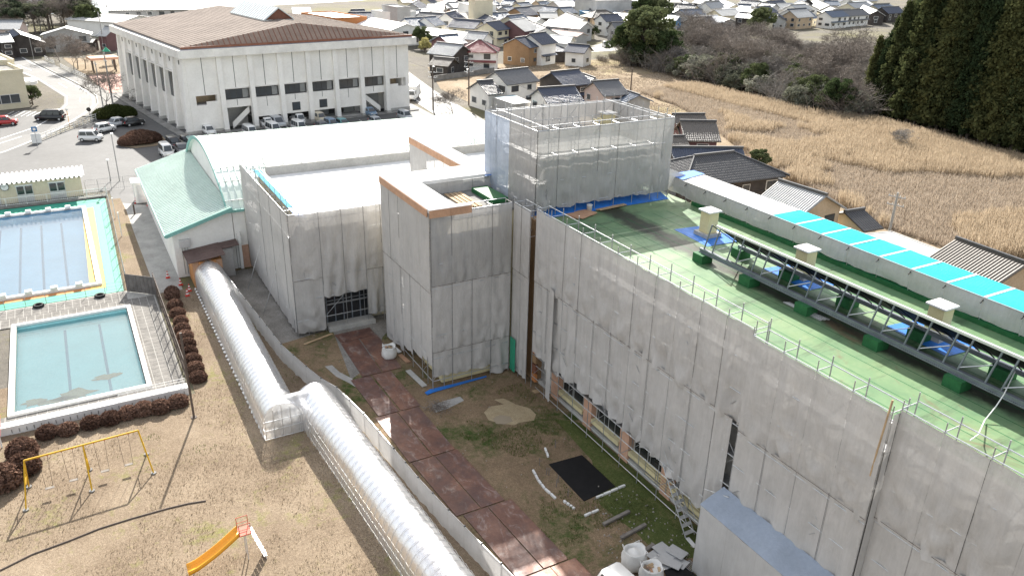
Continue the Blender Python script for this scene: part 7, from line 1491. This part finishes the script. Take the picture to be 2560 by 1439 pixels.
# --- cedar stand: front row along the reed edge, then rows behind
edge = [P(x, y) for x, y in ((2162, 282), (2230, 298), (2300, 318), (2370, 335), (2440, 352), (2510, 372), (2580, 392), (2650, 412))]
k = 0
for rrow in range(5):
    nn_ = 20
    for i in range(nn_):
        u = (i + .5 * (rrow % 2)) / (nn_ - 1) * (len(edge) - 1); j = min(int(u), len(edge) - 2); q = edge[j].lerp(edge[j + 1], u - j); q = q + Vector((-3.2 * rrow * .5, 3.6 * rrow, 0)) + Vector((rt.uniform(-.8, .8), rt.uniform(-.8, .8), 0))
        s = rt.uniform(.95, 1.15) * (.62 + .12 * i if i < 3 else 1.08) * (1 + .02 * rrow)
        lab = 'tall cedar in the front row beside the reeds, %s from the left' % OW[i] if rrow == 0 else 'tall dark cedar inside the stand behind the front row'
        if rrow == 0 and i == 0: lab = 'shortest cedar at the left end of the dark stand'
        plant('cedar_tree', lab, 'tree', q, unpack(rt.choice(CED)), s, group='front row of cedars' if rrow == 0 else 'cedars inside the stand', sz=s * rt.uniform(.95, 1.1)); k += 1
sheet('forest_floor', [tuple((e_ + Vector((-1, 1.5, 0)))[:2]) for e_ in edge] + [(20, 230), (-140, 240), (-128, 160)], -.016, 'moss')
for i in range(34):
    u = i / 33 * (len(edge) - 1.01); j = int(u); q = edge[j].lerp(edge[j + 1], u - j) + Vector((rt.uniform(-2, 1), rt.uniform(1.2, 5), 0)); plant('evergreen_bush', 'dark undergrowth bush at the foot of the cedar stand', 'bush', q, unpack(rt.choice(BRD)), rt.uniform(.35, .6), group='undergrowth below the cedars')
# --- wooded bank between paddies and cedars
def bank(px, py, dz=0): return P(px, py)
big = [(1612, 166, 2.3, 'largest dark evergreen at the left end of the wooded bank'), (1568, 160, 1.6, 'dark evergreen hugging the left of the largest evergreen'), (1662, 174, 1.5, 'dark evergreen hugging the right of the largest evergreen')]
for x, y, s, l in big: plant('evergreen_tree', l, 'tree', P(x, y), unpack(rt.choice(BRD)), s, group='evergreens on the wooded bank')
for x, y, s, l in ((1740, 118, 1.25, 'bushy evergreen above the middle of the wooded bank'), (1900, 90, 1.5, 'olive-crowned evergreen among the bare trees'), (1865, 105, .9, 'small evergreen left of the olive-crowned one'), (1625, 58, 2.0, 'dark rounded conifer at the top margin above the large evergreen'), (1650, 62, 1.6, 'dark conifer right beside the rounded one at the top margin'), (1602, 60, 1.6, 'dark conifer left beside the rounded one at the top margin')): plant('evergreen_tree', l, 'tree', P(x, y), unpack(rt.choice(BRD)), s, group='evergreens in the village edge')
def interp(px, pts):
    for (a, b), (c, d) in zip(pts, pts[1:]):
        if a <= px <= c: return b + (d - b) * (px - a) / (c - a)
    return pts[-1][1]
low = [(1550, 165), (1640, 182), (1720, 205), (1800, 222), (1900, 250), (2000, 283), (2100, 300), (2175, 300)]
k = 0
for i in range(300):
    px = rt.uniform(1555, 2185); base = interp(px, low); f = rt.random() ** 1.2; dep = f * (46 if px < 1900 else 62); q = P(px, base - 5); d = Vector((q.x, q.y, 0)).normalized(); q = q + d * dep
    kind = rt.random()
    if kind < .46: plant('grey_bush', 'grey-green leafy bush on the wooded bank' + (' close to the field edge' if f < .3 else ' behind the front bushes'), 'bush', q, unpack(rt.choice(GRY)), rt.uniform(.9, 1.7), group='leafy bushes on the wooded bank')
    elif kind < .68: plant('evergreen_bush', 'dark leafy bush on the wooded bank' + (' close to the field edge' if f < .3 else ' behind the front bushes'), 'bush', q, unpack(rt.choice(BRD)), rt.uniform(.6, 1.15), group='dark bushes on the wooded bank')
    else: plant('bare_thicket', 'leafless brown thicket on the wooded bank' + (' close to the field edge' if f < .3 else ' behind the front bushes'), 'thicket', q, [('branches', rt.choice(THK))], rt.uniform(1.1, 2.2), group='bare thickets on the wooded bank')
for i in range(95):
    px = rt.uniform(1700, 2200); base = interp(min(px, 2170), low); q = P(px, base); d = Vector((q.x, q.y, 0)).normalized(); q = q + d * rt.uniform(6, 75)
    plant('bare_tree', 'leafless grey-brown tree standing in the wooded bank', 'tree', q, [('branches', rt.choice(BAR + BAR2))], rt.uniform(.9, 1.5), group='bare trees in the wooded bank')
plant('bare_tree', 'largest bare tree rising beside the cedar stand', 'tree', P(2140, 200), [('branches', BAR[0])], 1.6, 1., 'single bare trees'); plant('bare_tree', 'small pale bare tree standing in the reeds before the cedars', 'tree', P(2255, 375), [('branches', BAR2[0])], .62, 1., 'single bare trees')
plant('bare_tree', 'bare bushy tree beside the village road above the barrel roof', 'tree', P(1135, 300), [('branches', BAR[1])], .75, 2., 'single bare trees'); plant('bare_tree', 'bare roadside tree above the green bush', 'tree', P(268, 285), [('branches', BAR[2])], 1.0, 1., 'single bare trees')
plant('bare_tree', 'bare garden tree at the lower right margin behind the canopy', 'tree', P(2520, 800) if False else Vector((-38, 66, 0)), [('branches', BAR2[1])], .5, 1., 'single bare trees')
for i, (x, y, s) in enumerate(((195, 172, 1.0), (150, 155, .9), (185, 178, .8), (214, 172, .9))): plant('bare_tree', 'bare cherry tree in the small park, %s from the road' % ordn[(1, 0, 2, 3)[i]], 'tree', P(x, y), [('branches', BAR[i % 3])], s, None, 'bare trees in the small park')
for i in range(12): x = 1500 + i * 12 + rt.uniform(-5, 5); plant('bare_thicket', 'leafless scrub at the foot of the largest evergreen', 'thicket', P(x * 1.0, 150 + rt.uniform(-4, 6)), [('branches', rt.choice(THK))], .55, group='scrub by the large evergreen')
# --- trees left of the hall
for i in range(46):
    x = rt.uniform(0, 215); y = rt.uniform(52, 88) if x < 190 else rt.uniform(45, 70)
    if i % 3 == 0: plant('pine_tree', 'shaggy pine in the grove at the upper left', 'tree', P(x, y), unpack(rt.choice(PIN)), rt.uniform(1.0, 1.5), group='pines of the upper left grove')
    else: plant('bare_tree', 'leafless tree in the grove at the upper left', 'tree', P(x, y), [('branches', rt.choice(BAR + BAR2))], rt.uniform(1.0, 1.5), group='bare trees of the upper left grove')
plant('pine_tree', 'tall pine standing before the bay at the upper left', 'tree', P(190, 62), unpack(PIN[0]), 1.7, group='pines of the upper left grove'); plant('evergreen_tree', 'dark pointed evergreen left of the sports hall', 'tree', P(228, 84), unpack(BRD[1]), 1.35, group='evergreens left of the hall'); plant('evergreen_tree', 'second dark evergreen left of the sports hall', 'tree', P(245, 86), unpack(BRD[0]), 1.1, group='evergreens left of the hall')
plant('evergreen_tree', 'dark palm-like evergreen at the right corner of the sports hall', 'tree', P(1053, 122), unpack(BRD[2]), .95, group='evergreens by the village road'); bm_ = broad_v(400, 1.6, 2.2, .5, 'bamboo', 26, 110, .16)
plant('bamboo_clump', 'yellow bamboo clump at the right corner of the sports hall', 'bamboo', P(1062, 130), unpack(bm_), 1.1); plant('evergreen_tree', 'small round evergreen by the white building at the left', 'tree', P(82, 262), unpack(BRD[1]), .55, group='evergreens by the village road')
for i, (x, y) in enumerate(((1462, 100), (1480, 98))): plant('evergreen_bush', ('round evergreen bush left of the village driveway', 'round evergreen bush right of the village driveway')[i], 'bush', P(x, y), unpack(BRD[i]), .7, group='evergreen bushes by the driveway')
plant('evergreen_bush', 'dark garden bush beside the dark hipped house', 'bush', P(1895, 425), unpack(BRD[0]), .5)
# --- reeds: dense standing stems and flattened straw, too many to count
def pnoise(x, y, s): return mnoise.noise(Vector((x * s, y * s, 3.3)))
poly = [P(x, y)[:2] for x, y in ((1600, 232), (1680, 218), (1760, 222), (1850, 243), (1960, 275), (2060, 296), (2180, 306), (2350, 350), (2600, 415), (2700, 640), (2560, 650), (2420, 640), (2200, 565), (2080, 500), (1990, 460), (1900, 415), (1830, 360), (1760, 300), (1690, 265))]
px_, py_ = np.array([p[0] for p in poly]), np.array([p[1] for p in poly])
def inside(X, Y):
    r_ = np.zeros(len(X), bool); j = len(px_) - 1
    for i in range(len(px_)):
        c_ = ((py_[i] > Y) != (py_[j] > Y)) & (X < (px_[j] - px_[i]) * (Y - py_[i]) / (py_[j] - py_[i]) + px_[i]); r_ ^= c_; j = i
    return r_
N = 380000; X = rng.uniform(px_.min(), px_.max(), N); Y = rng.uniform(py_.min(), py_.max(), N); ok = inside(X, Y); X, Y = X[ok], Y[ok]
def fbm(X, Y, s):
    v = np.zeros(len(X)); a = 1.; tot = 0
    for o in range(4):
        k = s * 2 ** o; th = .7 * o + .4; v += a * np.sin(k * (X * math.cos(th) + Y * math.sin(th)) + 1.7 * np.sin(k * .8 * (Y * math.cos(th) - X * math.sin(th)) + o)); tot += a; a *= .55
    return v / tot
dens = fbm(X, Y, .10) + .45 * fbm(X + 31, Y - 12, .33)
far_edge = (Y > 118 + .0 * X)
tall = ((dens > .02) | far_edge); short = ~tall
def blades(X, Y, h, w, tilt, m, name, label, z0=-.02):
    n = len(X); a = rng.uniform(0, 6.283, n); t = rng.normal(0, tilt, n); tx, ty = np.cos(a) * t * h, np.sin(a) * t * h; b = rng.uniform(0, 3.14, n); wx, wy = np.cos(b) * w / 2, np.sin(b) * w / 2
    V = np.stack([np.stack([X - wx, Y - wy, np.full(n, z0)], 1), np.stack([X + wx, Y + wy, np.full(n, z0)], 1), np.stack([X + tx + wx * .5, Y + ty + wy * .5, h * np.sqrt(np.maximum(.06, 1 - np.minimum(.94, t * t)))], 1), np.stack([X + tx - wx * .5, Y + ty - wy * .5, h * np.sqrt(np.maximum(.06, 1 - np.minimum(.94, t * t)))], 1)], 1).reshape(-1, 3)
    return tag(raw(name, V, np.arange(4 * n).reshape(n, 4), m), label, 'reeds', kind='stuff')
ht = rng.uniform(.8, 1.7, tall.sum()) * (1 + .25 * np.clip(dens[tall], -1, 1)); blades(X[tall], Y[tall], ht, rng.uniform(.035, .08, tall.sum()), .22, 'reed_tall', 'standing_reeds', 'dense standing dry reeds covering the field behind the houses')
blades(X[short], Y[short], rng.uniform(.4, 1.0, short.sum()), rng.uniform(.04, .12, short.sum()), .75, 'reed_flat', 'flattened_reeds', 'flattened pale reed straw between the standing reeds')
# --- dry grass tufts on the lawn and weeds on the site
N = 52000; X = rng.uniform(-72, -22, N); Y = rng.uniform(-14, 13, N); fy = np.interp(X, [p[0] for p in FEN], [p[1] for p in FEN]); ok = (Y < fy - .1) & ~((X < -53.1) & (Y < 4.4)) & (fbm(X, Y, .5) > -.25); X, Y = X[ok], Y[ok]; gr = fbm(X + 7, Y, .28) > .62
blades(X[~gr], Y[~gr], rng.uniform(.03, .10, (~gr).sum()), rng.uniform(.02, .05, (~gr).sum()), .6, 'grass_dry', 'dry_grass', 'short dry grass of the playground lawn'); blades(X[gr], Y[gr], rng.uniform(.03, .11, gr.sum()), rng.uniform(.02, .05, gr.sum()), .5, 'grass_green', 'green_grass', 'green grass patches in the playground lawn')
N = 16000; X = rng.uniform(-44, -22, N); Y = rng.uniform(19, 26, N); ok = (fbm(X, Y, .6) > .1) & (Y > 20.2 + 1.4 * np.sin(X * .5)) & ~((X > -34.8) & (X < -30.4) & (Y > 22.4) & (Y < 25.2)) & ~((X > -43.2) & (X < -39.2) & (Y > 21) & (Y < 25)); X, Y = X[ok], Y[ok]; blades(X, Y, rng.uniform(.04, .16, len(X)), rng.uniform(.02, .05, len(X)), .5, 'grass_green', 'weeds', 'low green weeds along the foot of the wing')
# --- rows of cut stubble in the paddies
N = 26000; X = rng.uniform(-182, -120, N); Y = np.round(rng.uniform(95, 131, N) / 1.1) * 1.1 + rng.normal(0, .12, N); q = (X + 182) * .18; ok = (Y - 95 > (X + 175) * -.1) & (fbm(X, Y, .12) > -.5) & ~inside(X, Y); X, Y = X[ok], Y[ok]; blades(X, Y, rng.uniform(.1, .3, len(X)), rng.uniform(.08, .2, len(X)), .5, 'reed_flat', 'stubble', 'rows of cut straw stubble in the paddies')
